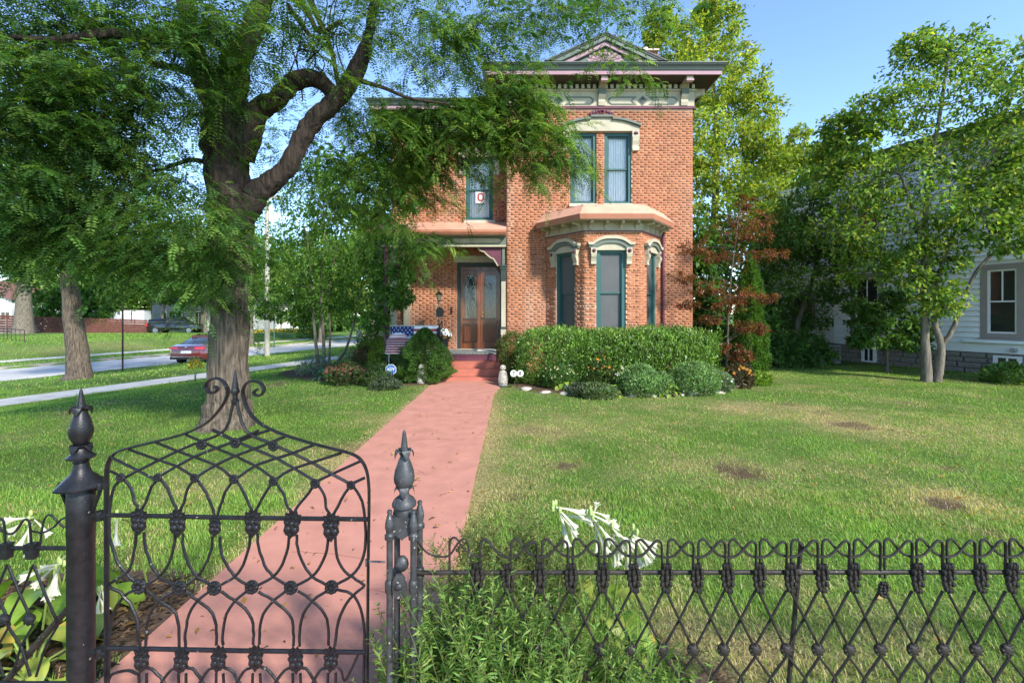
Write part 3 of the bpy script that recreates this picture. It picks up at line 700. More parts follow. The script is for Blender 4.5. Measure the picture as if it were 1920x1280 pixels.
for a in (.25, 1.95):
    hw = .72; pts = [(a+.06, 3.66), (a+1.28, 3.66), (a+1.36, 3.72), (a+1.28, 3.78), (a+.06, 3.78), (a, 3.72)]
    mb = MB(); fp.poly(mb, pts, 0, .03); mb.build('beam_panel', TRIM, bm_)
def spandrel(x, sg):
    prof = [(0, 0), (.62, 0), (.60, -.05), (.50, -.10), (.46, -.10), (.40, -.17), (.28, -.27), (.20, -.30), (.16, -.36), (.07, -.50), (0, -.52)]
    mb = MB(); mb.prism([(x+sg*a, 12.97, 3.553+b) for a, b in prof], (0, .04, 0)); s = mb.build('porch_bracket', PURPLE, house)
    mb = MB(); mb.tube([(x+sg*(a+.012), 12.99, 3.55+b-.012) for a, b in prof[1:-1]], .028, 6); mb.build('edge', TRIM, s)
spandrel(-.30, -1); spandrel(-3.17, 1)
def post(x, y, zt=3.553, w=.16):
    mb = MB(); h = w/2
    mb.box(x-h, x+h, y-h, y+h, 1.36, 2.62); p = mb.build('porch_post', TRIM, house)
    mb = MB(); mb.box(x-h-.03, x+h+.03, y-h-.03, y+h+.03, FLZ, FLZ+.14); mb.box(x-h-.02, x+h+.02, y-h-.02, y+h+.02, 1.30, 1.357); mb.build('base', DKGRN, p)
    mb = MB(); mb.box(x-h-.012, x+h+.012, y-h-.012, y+h+.012, FLZ+.143, 1.297); mb.build('pedestal', TRIM, p)
    mb = MB(); mb.box(x-h-.03, x+h+.03, y-h-.03, y+h+.03, 2.93, 3.06); mb.box(x-h-.015, x+h+.015, y-h-.015, y+h+.015, 2.623, 2.927); mb.box(x-h-.05, x+h+.05, y-h-.05, y+h+.05, 3.003, 3.03); mb.build('capital', DKGRN, p)
    mb = MB(); mb.box(x-h+.02, x+h-.02, y-h+.02, y+h-.02, 3.063, zt); mb.build('neck', SAGE, p)
post(-3.27, 12.98); post(-3.13, YL-.1); post(-.235, 12.98, w=.12)
mb = MB(); mb.tube([(-3.45, 12.86, 0), (-3.45, 12.86, 3.8)], .045, 8); mb.build('downspout', PURPLE, house)
# doors
fd = fl; a0, a1 = DR[0]-lx0, DR[1]-lx0
mb = MB(); fd.bx(mb, a0-.1, a1+.12, dz1+.004, dz1+.19, -.1, .03); mb.build('door_lintel', STONE, house)
mb = MB()
for q in ((a0, a0+.1, dz0, dz1), (a1-.07, a1, dz0, dz1), (a0+.1, a1-.07, dz1-.12, dz1)): fd.bx(mb, *q, -.25, -.02)
mb.build('door_frame', DKGRN, house)
LEAD = glass_mat('leaded_glass', tint=(.03, .032, .028), refl=.03, alpha=.92)
mid = (a0+.1+a1-.07)/2
for k, (p, q) in enumerate(((a0+.1, mid-.004), (mid+.004, a1-.07))):
    zt = dz1-.122; mb = MB(); g0, g1 = p+.12, q-.12; z0 = dz0+.01
    for r in ((p, g0, z0, zt), (g1, q, z0, zt), (g0, g1, 2.90, zt), (g0, g1, 1.42, 1.59), (g0, g1, z0, .88)): fd.bx(mb, *r, -.17, -.10)
    dr = mb.build('front_door', WOOD, house)
    mb = MB(); fd.bx(mb, g0, g1, 1.59, 2.90, -.145, -.135); mb.build('glass', LEAD, dr)
    mb = MB(); fd.bx(mb, g0, g1, .88, 1.42, -.15, -.13); fd.bx(mb, g0+.07, g1-.07, .97, 1.33, -.129, -.112); mb.build('panel', WOOD, dr)
    mb = MB()
    for r in ((g0-.04, g1+.04, 1.40, 1.44), (g0-.04, g1+.04, .86, .90), (g0-.04, g0, .90, 1.40), (g1, g1+.04, .90, 1.40), (g0-.05, g1+.05, 1.535, 1.585), (g0-.05, g1+.05, 3.0, 3.04)): fd.bx(mb, *r, -.099, -.07)
    mb.build('moulding', M('dark_wood', (.07, .024, .012), .35, coat=.4), dr)
    mb = MB(); n0 = 5; gw = g1-g0                           # lead cames
    lines = [[(0, .02), (gw, .02)], [(0, 1.27), (gw, 1.27)], [(.04, 0), (.04, 1.31)], [(gw-.04, 0), (gw-.04, 1.31)], [(.04, .3), (gw/2, .75), (gw-.04, .3)], [(.04, 1.0), (gw/2, .55), (gw-.04, 1.0)], [(gw/2, .1), (gw/2-.09, .4), (gw/2, .65), (gw/2+.09, .4), (gw/2, .1)], [(gw/2, 1.25), (gw/2-.1, 1.05), (gw/2, .8), (gw/2+.1, 1.05), (gw/2, 1.25)], [(.04, .65), (gw-.04, .65)]]
    for ln in lines: mb.tube([fd.P(g0+x, 1.59+z, -.131) for x, z in ln], .006, 4)
    mb.build('lead_came', M('lead', (.38, .38, .36), .4, metal=.5), dr)
    mb = MB()                                               # arched corners over the glass
    for sg, e in ((1, g0), (-1, g1)): fd.poly(mb, [(e, 2.9), (e+sg*.12, 2.9), (e+sg*.05, 2.87), (e+sg*.012, 2.80), (e, 2.74)], -.13, -.10)
    mb.build('spandrel', WOOD, dr)
    if k: mb = MB(); mb.ball(fd.P(p+.06, 1.62, -.06), .035); mb.ball(fd.P(p+.06, 1.75, -.085), .022); mb.build('knob', M('brass', (.5, .36, .14), .3, metal=1), dr, True)
mb = MB(); fd.bx(mb, a0, a1, dz0-.02, dz0+.008, -.3, .05); mb.build('threshold', STONE, house)
mb = MB(); fd.bx(mb, a0, a1, dz0, dz1, -.42, -.40); mb.build('hall', M('dim_hall', (.06, .045, .03), .9), house)
mb = MB(); fd.bx(mb, a0-.19, a0-.14, 1.72, 1.92, 0, .03); mb.ball(fd.P(a0-.165, 1.78, .03), .014)
tag(mb.build('doorbell', M('black_plastic', (.02, .02, .02), .4)), 'slim black doorbell fixed to the brick beside the front door', 'doorbell')
mb = MB(); mb.box(-1.0, -.3, YL-.62, YL-.12, FLZ+.003, FLZ+.02); tag(mb.build('door_mat', M('pale_mat', (.55, .55, .53), .95, var=.3, scale=60)), 'pale ribbed door mat on the grey porch floor', 'mat')
# ---------------------------------------------------------------- cast iron gate, posts and fences
def boss_mesh(name, mat, kind, seed):
    rnd = random.Random(seed); mb = MB()
    if kind == 'grape':
        for k in range(5):
            z = .046-.023*k; w = (.010, .018, .021, .017, .011)[k]
            for q in range(-1, 2): mb.ball((q*w+rnd.uniform(-.002, .002), -.010-rnd.random()*.004+abs(q)*.003, z+rnd.uniform(-.004, .004)), .0115, .011, .0125, 6, 4)
        mb.ball((0, 0, 0), .022, .012, .052, 8, 6)
    elif kind == 'mask':                                     # leaf shaped casting
        out = [(0, -.062), (.012, -.046), (.022, -.044), (.034, -.026), (.030, -.006), (.038, .012), (.028, .022), (.036, .042), (.020, .040), (.012, .058), (0, .046)]
        out = out+[(-x, z) for x, z in out[-2:0:-1]]
        mb.prism([(x*.9, .006, z) for x, z in out], (0, -.014, 0))
        for x, z, r in ((.014, -.02, .016), (-.014, -.02, .016), (0, -.04, .010), (.02, .006, .012), (-.02, .006, .012), (0, .005, .013), (.018, .03, .009), (-.018, .03, .009), (0, .035, .010), (.006, -.008, .008), (-.008, .018, .008), (.009, .018, .008)):
            mb.ball((x, -.008, z), r*.9, .0065, r*.9, 7, 4)
    elif kind == 'rosette':
        mb.lathe([(.002, -.008), (.027, -.006), (.030, .0), (.027, .006), (.002, .008)], n=14)
        mb.v = [(x, z, y) for x, y, z in mb.v]; mb.f = [tuple(reversed(f)) for f in mb.f]
        for k in range(9):
            a = 2*math.pi*k/9; mb.ball((.020*math.cos(a), -.008, .020*math.sin(a)), .0085, .006, .0085, 6, 4)
        mb.ball((0, -.010, 0), .009, .007, .009, 6, 4)
    elif kind == 'stud':
        mb.ball((0, 0, 0), .026, .016, .026, 10, 6)
        for k in range(8):
            a = 2*math.pi*k/8; mb.ball((.021*math.cos(a), -.004, .021*math.sin(a)), .0075, .010, .0075, 5, 4)
    elif kind == 'collar':
        mb.box(-.02, .02, -.014, .014, -.026, .030); mb.box(-.024, .024, -.018, .018, -.002, .014); mb.box(-.023, .023, -.017, .017, .028, .036)
    return mb.mesh(name, mat, True)
# ---- gate
def gy(px): return 1.83-.04*(px-200)/490
def G(px, py): return at(px, py, gy(px))
def gz0(px): return at(px, 1430, gy(px)).z
gate = thing('gate', 'black scrolled iron garden gate with a spear finial across the pink walk', 'gate', (G(445, 1300).x, 1.81, .02))
rz = .0068
def gwire(pts, r=.0057, name='scroll_rod', sm=3, par=None, n=6):
    mb = MB(); P = [G(*p) for p in pts]; P = smooth_path(P, sm) if sm > 1 else P
    P = [p+Vector((0, random.uniform(-.003, .003), 0)) for p in P]
    mb.tube(P, r, n); return mb.build(name, IRON, par or gate, True)
left = [(200, 1425), (200, 1100), (200, 930), (200, 890), (204, 866), (216, 849), (240, 840), (290, 828), (345, 813), (385, 794), (408, 772), (424, 748), (427, 731), (419, 716), (407, 709), (393, 713), (386, 723), (391, 734), (402, 736), (408, 729), (403, 724)]
right = [(688, 1425), (690, 1100), (692, 950), (691, 905), (686, 878), (674, 859), (655, 849), (620, 840), (575, 828), (525, 812), (487, 793), (465, 768), (456, 740), (457, 727), (463, 718), (474, 714), (488, 718), (495, 730), (490, 740), (480, 741), (476, 735), (482, 730)]
for pts in (left, right):
    P = smooth_path([G(*p) for p in pts], 4); mb = MB(); m = len(P)
    mb.tube(P, [.0075]*m, 8, flat=(1.7, .65), side=(0, 1, 0)); mb.build('frame_bar', IRON, gate, True)
for py0, py1 in ((965, 973), (1214, 1222), (1405, 1410)):
    mb = MB(); mb.tube([G(202, py0), G(445, (py0+py1)/2+1), G(691, py1)], .0085, 8); mb.build('rail', IRON, gate, True)
bx = [263, 335, 405, 476, 549, 622]; by = [975, 978, 984, 978, 981, 985]
bx2 = [268, 342, 412, 481, 556, 622]; by2 = [1233, 1236, 1232, 1230, 1234, 1232]
rbx = [229, 298, 367, 440, 514, 592, 659]; rby = [894, 894, 895, 897, 901, 905, 908]
cx_ = [264, 339, 404, 474, 547, 623]; cy_ = [1097, 1100, 1100, 1098, 1099, 1098]
mask = boss_mesh('leaf_boss', IRON, 'mask', 1); ros = boss_mesh('rosette', IRON, 'rosette', 2)
for xs_, ys_, nm, me, sc in ((bx, by, 'leaf_boss', mask, 1), (bx2, by2, 'leaf_boss', mask, .95), (cx_, cy_, 'rosette', ros, 1.05), (rbx, rby, 'rosette', ros, .68), ([380, 443, 514], [832, 829, 835], 'rosette', ros, .75)):
    for k, (x, y) in enumerate(zip(xs_, ys_)):
        s = sc*.9*random.uniform(.95, 1.05)
        if nm == 'leaf_boss' and k == 2 and xs_ is bx: s *= .8
        link_mesh(nm, me, gate, G(x, y)-Vector((0, .006, 0)), (0, random.uniform(-.12, .12), math.atan2(-.04, 1)), (s, s, s))
ex = [205]+bx+[689]
def mid(a, b): return (a+b)/2
# arches between the small rosettes and the first row of leaf bosses
for k, x in enumerate(bx):
    xl, xr = rbx[k], rbx[k+1]; m = (x, by[k]-22)
    gwire([(xl+5, rby[k]+6), (xl+16, rby[k]+22), (x-11, rby[k]+45), (x-4, m[1]), (x-4, by[k]-6)])
    gwire([(xr-5, rby[k+1]+6), (xr-16, rby[k+1]+22), (x+11, rby[k]+45), (x+4, m[1]), (x+4, by[k]-6)])
gwire([(rbx[0]-5, 899), (211, 920), (206, 960), (207, 1010), (219, 1050), (238, 1075), (cx_[0]-10, 1092)])
gwire([(rbx[-1]+5, 913), (679, 940), (685, 985), (684, 1030), (673, 1062), (654, 1082), (cx_[-1]+11, 1093)])
gwire([(rbx[-1]+3, 905), (684, 895)], sm=1); gwire([(rbx[0]-3, 892), (204, 882)], sm=1)
# lower field: crossing S strands
for k in range(6):
    x, y = bx[k], by[k]
    if k < 5:
        mx = mid(bx[k], bx[k+1]); gwire([(x+7, y+22), (x+9, y+45), (x+20, 1058), (mx, 1080), (cx_[k+1]-12, 1095)])
        gwire([(bx2[k]+6, by2[k]-24), (bx2[k]+6, by2[k]-50), (bx2[k]+13, 1150), (mx+2, 1124), (cx_[k+1]-11, 1108)])
        mx2 = mid(bx2[k], bx2[k+1]); gwire([(bx2[k]+8, 1250), (bx2[k]+22, 1256), (mx2+2, 1278), (mx2+22, 1312), (cx_[k+1]-8, 1345)])
    if k > 0:
        mx = mid(bx[k], bx[k-1]); gwire([(x-7, y+22), (x-9, y+45), (x-20, 1058), (mx, 1080), (cx_[k-1]+12, 1095)])
        gwire([(bx2[k]-6, by2[k]-24), (bx2[k]-6, by2[k]-50), (bx2[k]-13, 1150), (mx-2, 1124), (cx_[k-1]+11, 1108)])
        mx2 = mid(bx2[k], bx2[k-1]); gwire([(bx2[k]-8, 1250), (bx2[k]-22, 1256), (mx2-2, 1278), (mx2-22, 1312), (cx_[k-1]+8, 1345)])
    gwire([(bx2[k]-7, 1262), (bx2[k]-8, 1330), (bx2[k]-4, 1405)]); gwire([(bx2[k]+7, 1262), (bx2[k]+8, 1330), (bx2[k]+4, 1405)])
gwire([(bx[0]-7, by[0]+22), (bx[0]-10, by[0]+48), (243, 1066), (222, 1084), (203, 1097), (225, 1110), (243, 1130), (258, 1165), (bx2[0]-6, 1210)])
gwire([(cx_[0]-11, 1106), (235, 1115), (214, 1145), (205, 1190), (203, 1260), (204, 1400)])
gwire([(bx[-1]+7, by[-1]+22), (632, 1045), (646, 1070), (668, 1086), (683, 1097), (668, 1110), (650, 1130), (634, 1165), (bx2[-1]+6, 1210)])
gwire([(cx_[-1]+11, 1106), (658, 1112), (676, 1140), (683, 1190), (682, 1260), (684, 1400)])
gwire([(bx2[0]-10, 1262), (240, 1256), (212, 1262), (203, 1275)]); gwire([(bx2[-1]+8, 1245), (640, 1256), (646, 1275), (655, 1262), (672, 1225)], r=.005)
# diagonal lattice under the curved top
def mir(p): return (882-p[0], p[1]-(p[0]-441)*.035)
RL = [[(441, 897), (450, 892), (482, 871), (543, 851), (588, 834)], [(514, 901), (523, 894), (551, 878), (640, 849)], [(592, 905), (602, 898), (676, 864)],
      [(514, 901), (505, 890), (474, 871), (442, 855), (389, 833), (348, 815)], [(592, 905), (584, 898), (519, 859), (452, 831), (397, 805)], [(659, 908), (651, 904), (588, 869), (523, 837), (478, 819), (461, 806), (453, 790), (447, 765), (445, 750)]]
for pts in RL:
    gwire(pts, sm=2); gwire([mir(p) for p in pts], sm=2)
gwire([(443, 829), (487, 812), (505, 806)], sm=1); gwire([(443, 829), (400, 806)], sm=1)
mb = MB(); c = G(441, 740)
mb.lathe([(.002, .098), (.008, .06), (.0135, .022), (.0165, .017), (.0165, .008), (.010, .004), (.009, -.016), (.0125, -.018), (.0125, -.026), (.007, -.028), (.006, -.04)], c, 8); mb.build('finial_spear', IRON, gate, False)
mb = MB(); mb.tube([G(690, 1052), G(722, 1053)], .0045, 6); mb.tube([G(689, 1048), G(689, 1060)], .009, 6); mb.build('latch_bolt', M('worn_steel', (.25, .25, .25), .4, var=.4, scale=60, metal=.8), gate)
for py in (968, 1225):
    mb = MB(); a = G(200, py); mb.tube([a, a+Vector((-.06, .01, 0))], .010, 8); mb.lathe([(.016, -.018), (.018, 0), (.016, .018)], a+Vector((-.035, .01, 0)), 10); mb.build('hinge', IRON, gate, True)
# ---- left post
def leaf_collar(c, r, n=4, drop=.02, up=.012, w=.9, ph=0.):
    mb = MB(); c = Vector(c)
    for k in range(n):
        a = 2*math.pi*k/n+ph; d = Vector((math.cos(a), math.sin(a), 0)); t = Vector((-d.y, d.x, 0)); pts = []
        prof = [(.30, -.006, .5), (.55, .010, .62), (.85, up, .55), (1.05, .0, .38), (1.1, -drop, .12)]
        for (q, z, ww) in prof:
            for sg in (-1, 1): pts.append(c+d*(r*q)+t*(r*ww*w*sg)+Z3*z)
        m = len(pts); pts += [p-Z3*.005 for p in pts]
        fs = [(2*i, 2*i+2, 2*i+3, 2*i+1) for i in range(4)]+[(m+2*i+1, m+2*i+3, m+2*i+2, m+2*i) for i in range(4)]+[(2*i+1, 2*i+3, m+2*i+3, m+2*i+1) for i in range(4)]+[(2*i+2, 2*i, m+2*i, m+2*i+2) for i in range(4)]+[(8, 9, m+9, m+8)]
        mb.add(pts, fs)
    return mb
pl = at(152, 905, 1.86); px_, py_ = pl.x, pl.y
gp = thing('gate_post', 'thick black round iron gate post with a scalloped cap and bulb finial', 'gate post', (px_, py_, 0))
def zz(py): return H-(py-586)*1.86/F
mb = MB(); mb.lathe([(0.0502, -.1), (0.0502, .03), (0.0441, .05), (0.0441, zz(1000)), (0.0456, zz(998)), (0.0456, zz(905)), (0.0380, zz(900))], (px_, py_, 0), 20); mb.build('shaft', IRON, gp, True)
mb = MB(); mb.lathe([(0.0380, zz(905)), (0.0646, zz(905)), (0.0783, zz(912)), (0.0806, zz(909)), (0.0570, zz(897)), (0.0342, zz(886)), (0.0258, zz(874)), (0.0243, zz(868)), (0.0228, zz(866))], (px_, py_, 0), 24, {2: .06, 3: .06, 1: .03}); mb.build('scalloped_cap', IRON, gp, True)
mb = MB(); mb.lathe([(0.0220, zz(868)), (0.0258, zz(866)), (0.0258, zz(862)), (0.0228, zz(860)), (0.0228, zz(856)), (0.0456, zz(858)), (0.0471, zz(855)), (0.0304, zz(848)), (0.0213, zz(840)), (0.0167, zz(834)), (0.0152, zz(830))], (px_, py_, 0), 20); mb.build('neck_disc', IRON, gp, True)
mb = leaf_collar((px_, py_, zz(838)), .036, drop=.012); mb.build('leaf_collar', IRON, gp, True)
mb = MB(); mb.lathe([(0.0137, zz(836)), (0.0258, zz(829)), (0.0365, zz(818)), (0.0395, zz(809)), (0.0365, zz(797)), (0.0289, zz(784)), (0.0205, zz(773)), (0.0167, zz(766))], (px_, py_, 0), 18); mb.build('bulb', IRON, gp, True)
mb = leaf_collar((px_, py_, zz(767)), .033, drop=.014, ph=.3); mb.build('leaf_collar', IRON, gp, True)
mb = MB(); mb.lathe([(0.0137, zz(768)), (0.0160, zz(764)), (0.0046, zz(731)), (0.0023, zz(728))], (px_, py_, 0), 10); mb.build('spike', IRON, gp, False)
for sg in (-1, 1):
    mb = MB(); mb.tube(smooth_path([(px_+sg*.076, py_, zz(912)), (px_+sg*.072, py_, zz(925)), (px_+sg*.055, py_, zz(945)), (px_+sg*.048, py_, zz(958))], 3), .008, 6); mb.lathe([(0.0152, zz(917)), (0.0167, zz(910)), (0.0137, zz(904))], (px_+sg*.076, py_, 0), 8); mb.build('cap_bracket', IRON, gp, True)
# ---- right post: four rods
pr = at(758, 930, 1.74); qx, qy = pr.x, pr.y
def zr(py): return H-(py-586)*1.74/F
lp = thing('latch_post', 'grey iron latch post of four clustered rods with a bulb finial', 'gate post', (qx, qy, 0))
for k, (sx, sy) in enumerate(((-1, -1), (1, -1), (-1, 1), (1, 1))):
    x, y = qx+sx*.043+(.006 if sy > 0 else 0), qy+sy*.043
    mb = MB(); mb.tube([(x, y, -.1), (x, y, zr(992))], .0115, 10); mb.lathe([(.0125, zr(1098)), (.0175, zr(1094)), (.0175, zr(1078)), (.0125, zr(1074))], (x, y, 0), 10); rod = mb.build('rod', IRON2, lp, True)
    mb = MB(); mb.lathe([(.012, zr(1001)), (.018, zr(999)), (.0185, zr(992)), (.013, zr(989)), (.013, zr(986)), (.0165, zr(978)), (.0165, zr(971)), (.010, zr(957)), (.006, zr(953)), (.010, zr(951)), (.008, zr(947)), (.002, zr(946))], (x, y, 0), 10); mb.build('rod_finial', IRON2, rod, True)
mb = MB(); out = [(-.040, zr(962)), (.040, zr(962)), (.034, zr(980)), (.026, zr(994)), (.008, zr(1000)), (0, zr(1004)), (-.008, zr(1000)), (-.026, zr(994)), (-.034, zr(980))]
mb.prism([(qx+a, qy-.038, b) for a, b in out], (0, .076, 0)); mb.build('apron', IRON2, lp)
mb = MB(); mb.lathe([(.03, zr(975)), (.034, zr(960)), (.030, zr(953)), (.028, zr(949)), (.044, zr(947)), (.045, zr(942)), (.036, zr(934)), (.020, zr(928)), (.014, zr(920)), (.014, zr(914))], (qx, qy, 0), 18); mb.build('dome', IRON2, lp, True)
mb = leaf_collar((qx, qy, zr(918)), .034, drop=.016, up=.016, ph=.2); mb.build('leaf_collar', IRON2, lp, True)
mb = MB(); mb.lathe([(.014, zr(916)), (.028, zr(911)), (.037, zr(902)), (.0385, zr(894)), (.035, zr(882)), (.026, zr(868)), (.016, zr(856)), (.012, zr(850))], (qx, qy, 0), 18); mb.build('bulb', IRON2, lp, True)
mb = leaf_collar((qx, qy, zr(848)), .032, drop=.014, ph=.5); mb.build('leaf_collar', IRON2, lp, True)
mb = MB(); mb.lathe([(.014, zr(848)), (.0145, zr(843)), (.006, zr(809)), (.003, zr(806))], (qx, qy, 0), 10); mb.build('spike', IRON2, lp, False)
mb = MB(); yk = qy-.052
mb.prism([(qx-.004+a*.026, yk, zr(1081)+b*.042) for a, b in ((-.5, -1), (.5, -1), (1, -.3), (.9, .5), (.4, 1), (-.4, 1), (-.9, .5), (-1, -.3))], (0, -.012, 0))
mb.ball((qx-.004, yk-.014, zr(1080)), .013, .010, .013); mb.ball((qx-.004, yk+.03, zr(1050)), .026, .02, .03); mb.build('latch_box', IRON2, lp, True)

# ---- fences
def fence(name, label, Y, x_end, pitch, bx0, nb, rail_z, mat, bossk, sgn=1, dzr=.284, skip=(), broken=None):
    """scrolled wire fence; bosses bx0 + sgn*k*pitch"""
    f = thing(name, label, 'fence', (bx0+sgn*pitch*nb/2, Y, 0), 'scrolled wire fence runs beside the gate')
    u = pitch/58.5; xe = bx0+sgn*pitch*(nb+1)
    mb = MB(); pts = [(x_end, Y, rail_z), ((x_end+xe)/2, Y, rail_z+.002), (xe, Y, rail_z)]; mb.tube(pts, .0085, 8); mb.build('rail', mat, f, True)
    zlow = rail_z-2*dzr+.02
    mb = MB(); mb.tube([(x_end, Y, zlow), (xe, Y, zlow)], .0095, 8); mb.build('rail', mat, f, True)
    wm = []
    T = [(5, -10), (5, 30), (6, 53), (9, 59), (14, 61), (20, 58), (29, 47), (40, 35), (52, 30), (58.5, 29.5), (65, 30), (77, 35), (88, 47), (97, 58), (103, 61), (108, 59), (111, 53), (112, 30), (112, -10)]
    mw = MB(); P = smooth_path([(a*u, 0, b*.002*1.0) for a, b in T], 3); P = [p+Vector((0, .007*math.sin(i/len(P)*math.pi*2), 0)) for i, p in enumerate(P)]; mw.tube(P, .005, 6); wme = mw.mesh('wire_loop', mat, True)
    ml = MB(); zt = -.070; zb = -dzr
    ml.tube([(.006, -.004, zt), (pitch*.5, -.006, (zt+zb)/2), (pitch-.012, -.004, zb+.015), (pitch-.003, 0, zb-.03), (pitch*.5, .0, zb-.11), (.012, 0, zlow-rail_z+.03)], .005, 6); lme = ml.mesh('lattice_rod', mat, True)
    ml = MB(); ml.tube([(-.006, .004, zt), (-pitch*.5, .006, (zt+zb)/2), (-pitch+.006, .004, zb+.015), (-pitch-.003, 0, zb-.03), (-pitch*.5, 0, zb-.11), (-.012, 0, zlow-rail_z+.03)], .005, 6); lme2 = ml.mesh('lattice_rod', mat, True)
    bme = boss_mesh('boss', mat, bossk, 4); sme = boss_mesh('stud', mat, 'stud', 5)
    for k in range(nb+1):
        x = bx0+sgn*k*pitch+random.uniform(-.003, .003); rr = (0, random.uniform(-.05, .05), random.uniform(-.05, .05))
        link_mesh('wire_loop', wme, f, (x if sgn > 0 else x-2*pitch, Y, rail_z), (random.uniform(-.03, .03), random.uniform(-.012, .012), 0))
        link_mesh('lattice_rod', lme, f, (x, Y, rail_z), (0, random.uniform(-.03, .03), 0)); link_mesh('lattice_rod', lme2, f, (x, Y, rail_z), (0, random.uniform(-.03, .03), 0))
        if k == broken:
            b = link_mesh('boss', bme, f, (x-.006, Y-.006, rail_z-.055), (0, .1, 0), (.66, .8, .5))
        else: link_mesh('boss', bme, f, (x, Y-.006, rail_z-.012), rr, (.86, .9, random.uniform(.92, 1.0)))
        link_mesh('stud', sme, f, (x-.012, Y-.004, rail_z-dzr), rr, (.88, .9, .88))
    return f
YR = 1.76; rzR = H-(1073-586)*YR/F
f1 = fence('iron_fence', 'long rusty iron wire fence with grape bosses right of the latch post', YR, qx+.03, 58.6*YR/F, (894-960)*YR/F, 34, rzR, RUST, 'grape', broken=13)
mb = MB(); mb.tube([at(1502, 1018, YR+.015), at(1478, 1290, YR+.015), at(1468, 1440, YR+.015)], .0085, 8); mb.ball(at(1499, 1072, YR-.004), .013, .011, .013); mb.build('stake', RUST, f1, True)
a = at(894, 1073, YR); mb = MB(); mb.tube(smooth_path([(qx+.045, YR-.02, zr(1012)), at(800, 1035, YR), at(825, 1043, YR), at(843, 1040, YR), at(857, 1020, YR), at(866, 1011, YR), at(875, 1013, YR), at(881, 1040, YR), at(886, 1065, YR)], 3), .0042, 6); mb.build('wire_loop', RUST, f1, True)
mb = MB(); mb.tube(smooth_path([at(843, 1090, YR), at(843, 1020, YR), at(846, 1010, YR), at(855, 1008, YR), at(868, 1026, YR), at(882, 1038, YR), at(897, 1042, YR), at(912, 1040, YR)], 3), .0042, 6); mb.build('wire_loop', RUST, f1, True)
YW = 1.90; rzL = H-(1027-586)*YW/F
f2 = fence('iron_fence', 'short black iron wire fence left of the round gate post over pale hostas', YW, px_-.04, 47*YW/F, (62-960)*YW/F, 18, rzL, IRON, 'collar', sgn=-1, dzr=.284)
mb = MB(); mb.tube([at(128, 1140, YW+.02), at(75, 1200, YW+.02), at(10, 1278, YW+.02), at(-60, 1360, YW+.02)], .013, 8); mb.build('brace', RUST, f2, True)
mb = MB(); mb.tube(smooth_path([at(74, 1030, YW), at(80, 985, YW), at(86, 968, YW), at(96, 965, YW), at(106, 975, YW), at(121, 989, YW)], 3), .0042, 6); mb.tube(smooth_path([at(60, 995, YW), at(80, 998, YW), at(100, 988, YW), at(115, 973, YW), at(130, 968, YW)], 3), .0042, 6); mb.build('wire_loop', IRON, f2, True)
# ---------------------------------------------------------------- foliage builders
def unit(v): return v/np.maximum(np.linalg.norm(v, axis=-1, keepdims=True), 1e-9)
def leaf_quads(c, d, n, L, Wd, col, fold=.25):
    """one folded leaf per row: base c, direction d, normal n"""
    d = unit(d); s = unit(np.cross(d, n)); n = np.cross(s, d); L = np.asarray(L)[:, None]; Wd = np.asarray(Wd)[:, None]
    m = c+d*L*.45
    v = np.stack([c, m+s*Wd*.5+n*Wd*fold, c+d*L-n*L*.08, m-s*Wd*.5+n*Wd*fold], 1)
    return v.reshape(-1, 3), np.arange(len(c)*4).reshape(-1, 4), np.repeat(col, 4, 0)
class Crown:
    def __init__(s): s.v = []; s.q = []; s.c = []; s.n = 0
    def put(s, v, q, c): s.v.append(v); s.q.append(q+s.n); s.c.append(c); s.n += len(v)
    def build(s, name, parent, mat=None):
        return np_obj(name, np.concatenate(s.v), np.concatenate(s.q), col=np.concatenate(s.c), mat=mat or LEAF, parent=parent)
def shade(n, cols, jit=.25, w=None):
    cols = np.array(cols); k = RNG.choice(len(cols), n, p=w); return cols[k]*(1+jit*(RNG.random((n, 1))*2-1))*(1+.1*(RNG.random((n, 3))-.5))
def randn3(n): return unit(RNG.normal(size=(n, 3)))
def clump(cr, c, r, n, L, cols, up=.5, droop=.3, wl=.5, w=None, jit=.25, shell=.55, outward=.8, flat=False):
    """leaves in small sprays through an ellipsoid round c"""
    c = np.array(c, float); r = np.array(r if hasattr(r, '__len__') else (r, r, r), float)
    k = max(1, n//14); sc = randn3(k)*(shell+(1-shell)*RNG.random((k, 1)))**.8*(1+.15*RNG.normal(size=(k, 1))); tone = 1+.22*RNG.normal(size=k); tone = np.clip(tone, .55, 1.5)
    i = RNG.integers(0, k, n); sd = sc[i]
    p = c+sd*r+RNG.normal(size=(n, 3))*(.15*r.mean())*np.array([1, 1, .75])
    d = unit(sd*outward+RNG.normal(size=(n, 3))*.6+np.array([0, 0, -droop])); nn = unit(RNG.normal(size=(n, 3))*.55+np.array([0, 0, up+.4])+sd*.3)
    ll = L*(.7+.6*RNG.random(n)); cr.put(*leaf_quads(p, d, nn, ll, ll*wl, shade(n, cols, jit, w)*tone[i][:, None]))
def limb(mb, pts, r0, r1, sm=4, n=9, wob=.0, flare=None):
    P = smooth_path(pts, sm); m = len(P)
    rr = [r0+(r1-r0)*(i/(m-1))**.85 for i in range(m)]
    if flare: rr = [r*(1+flare*math.exp(-i/(m*.12))) for i, r in enumerate(rr)]
    P = [p+Vector((random.uniform(-1, 1), random.uniform(-1, 1), 0))*wob*rr[i] for i, p in enumerate(P)]
    mb.tube(P, rr, n)
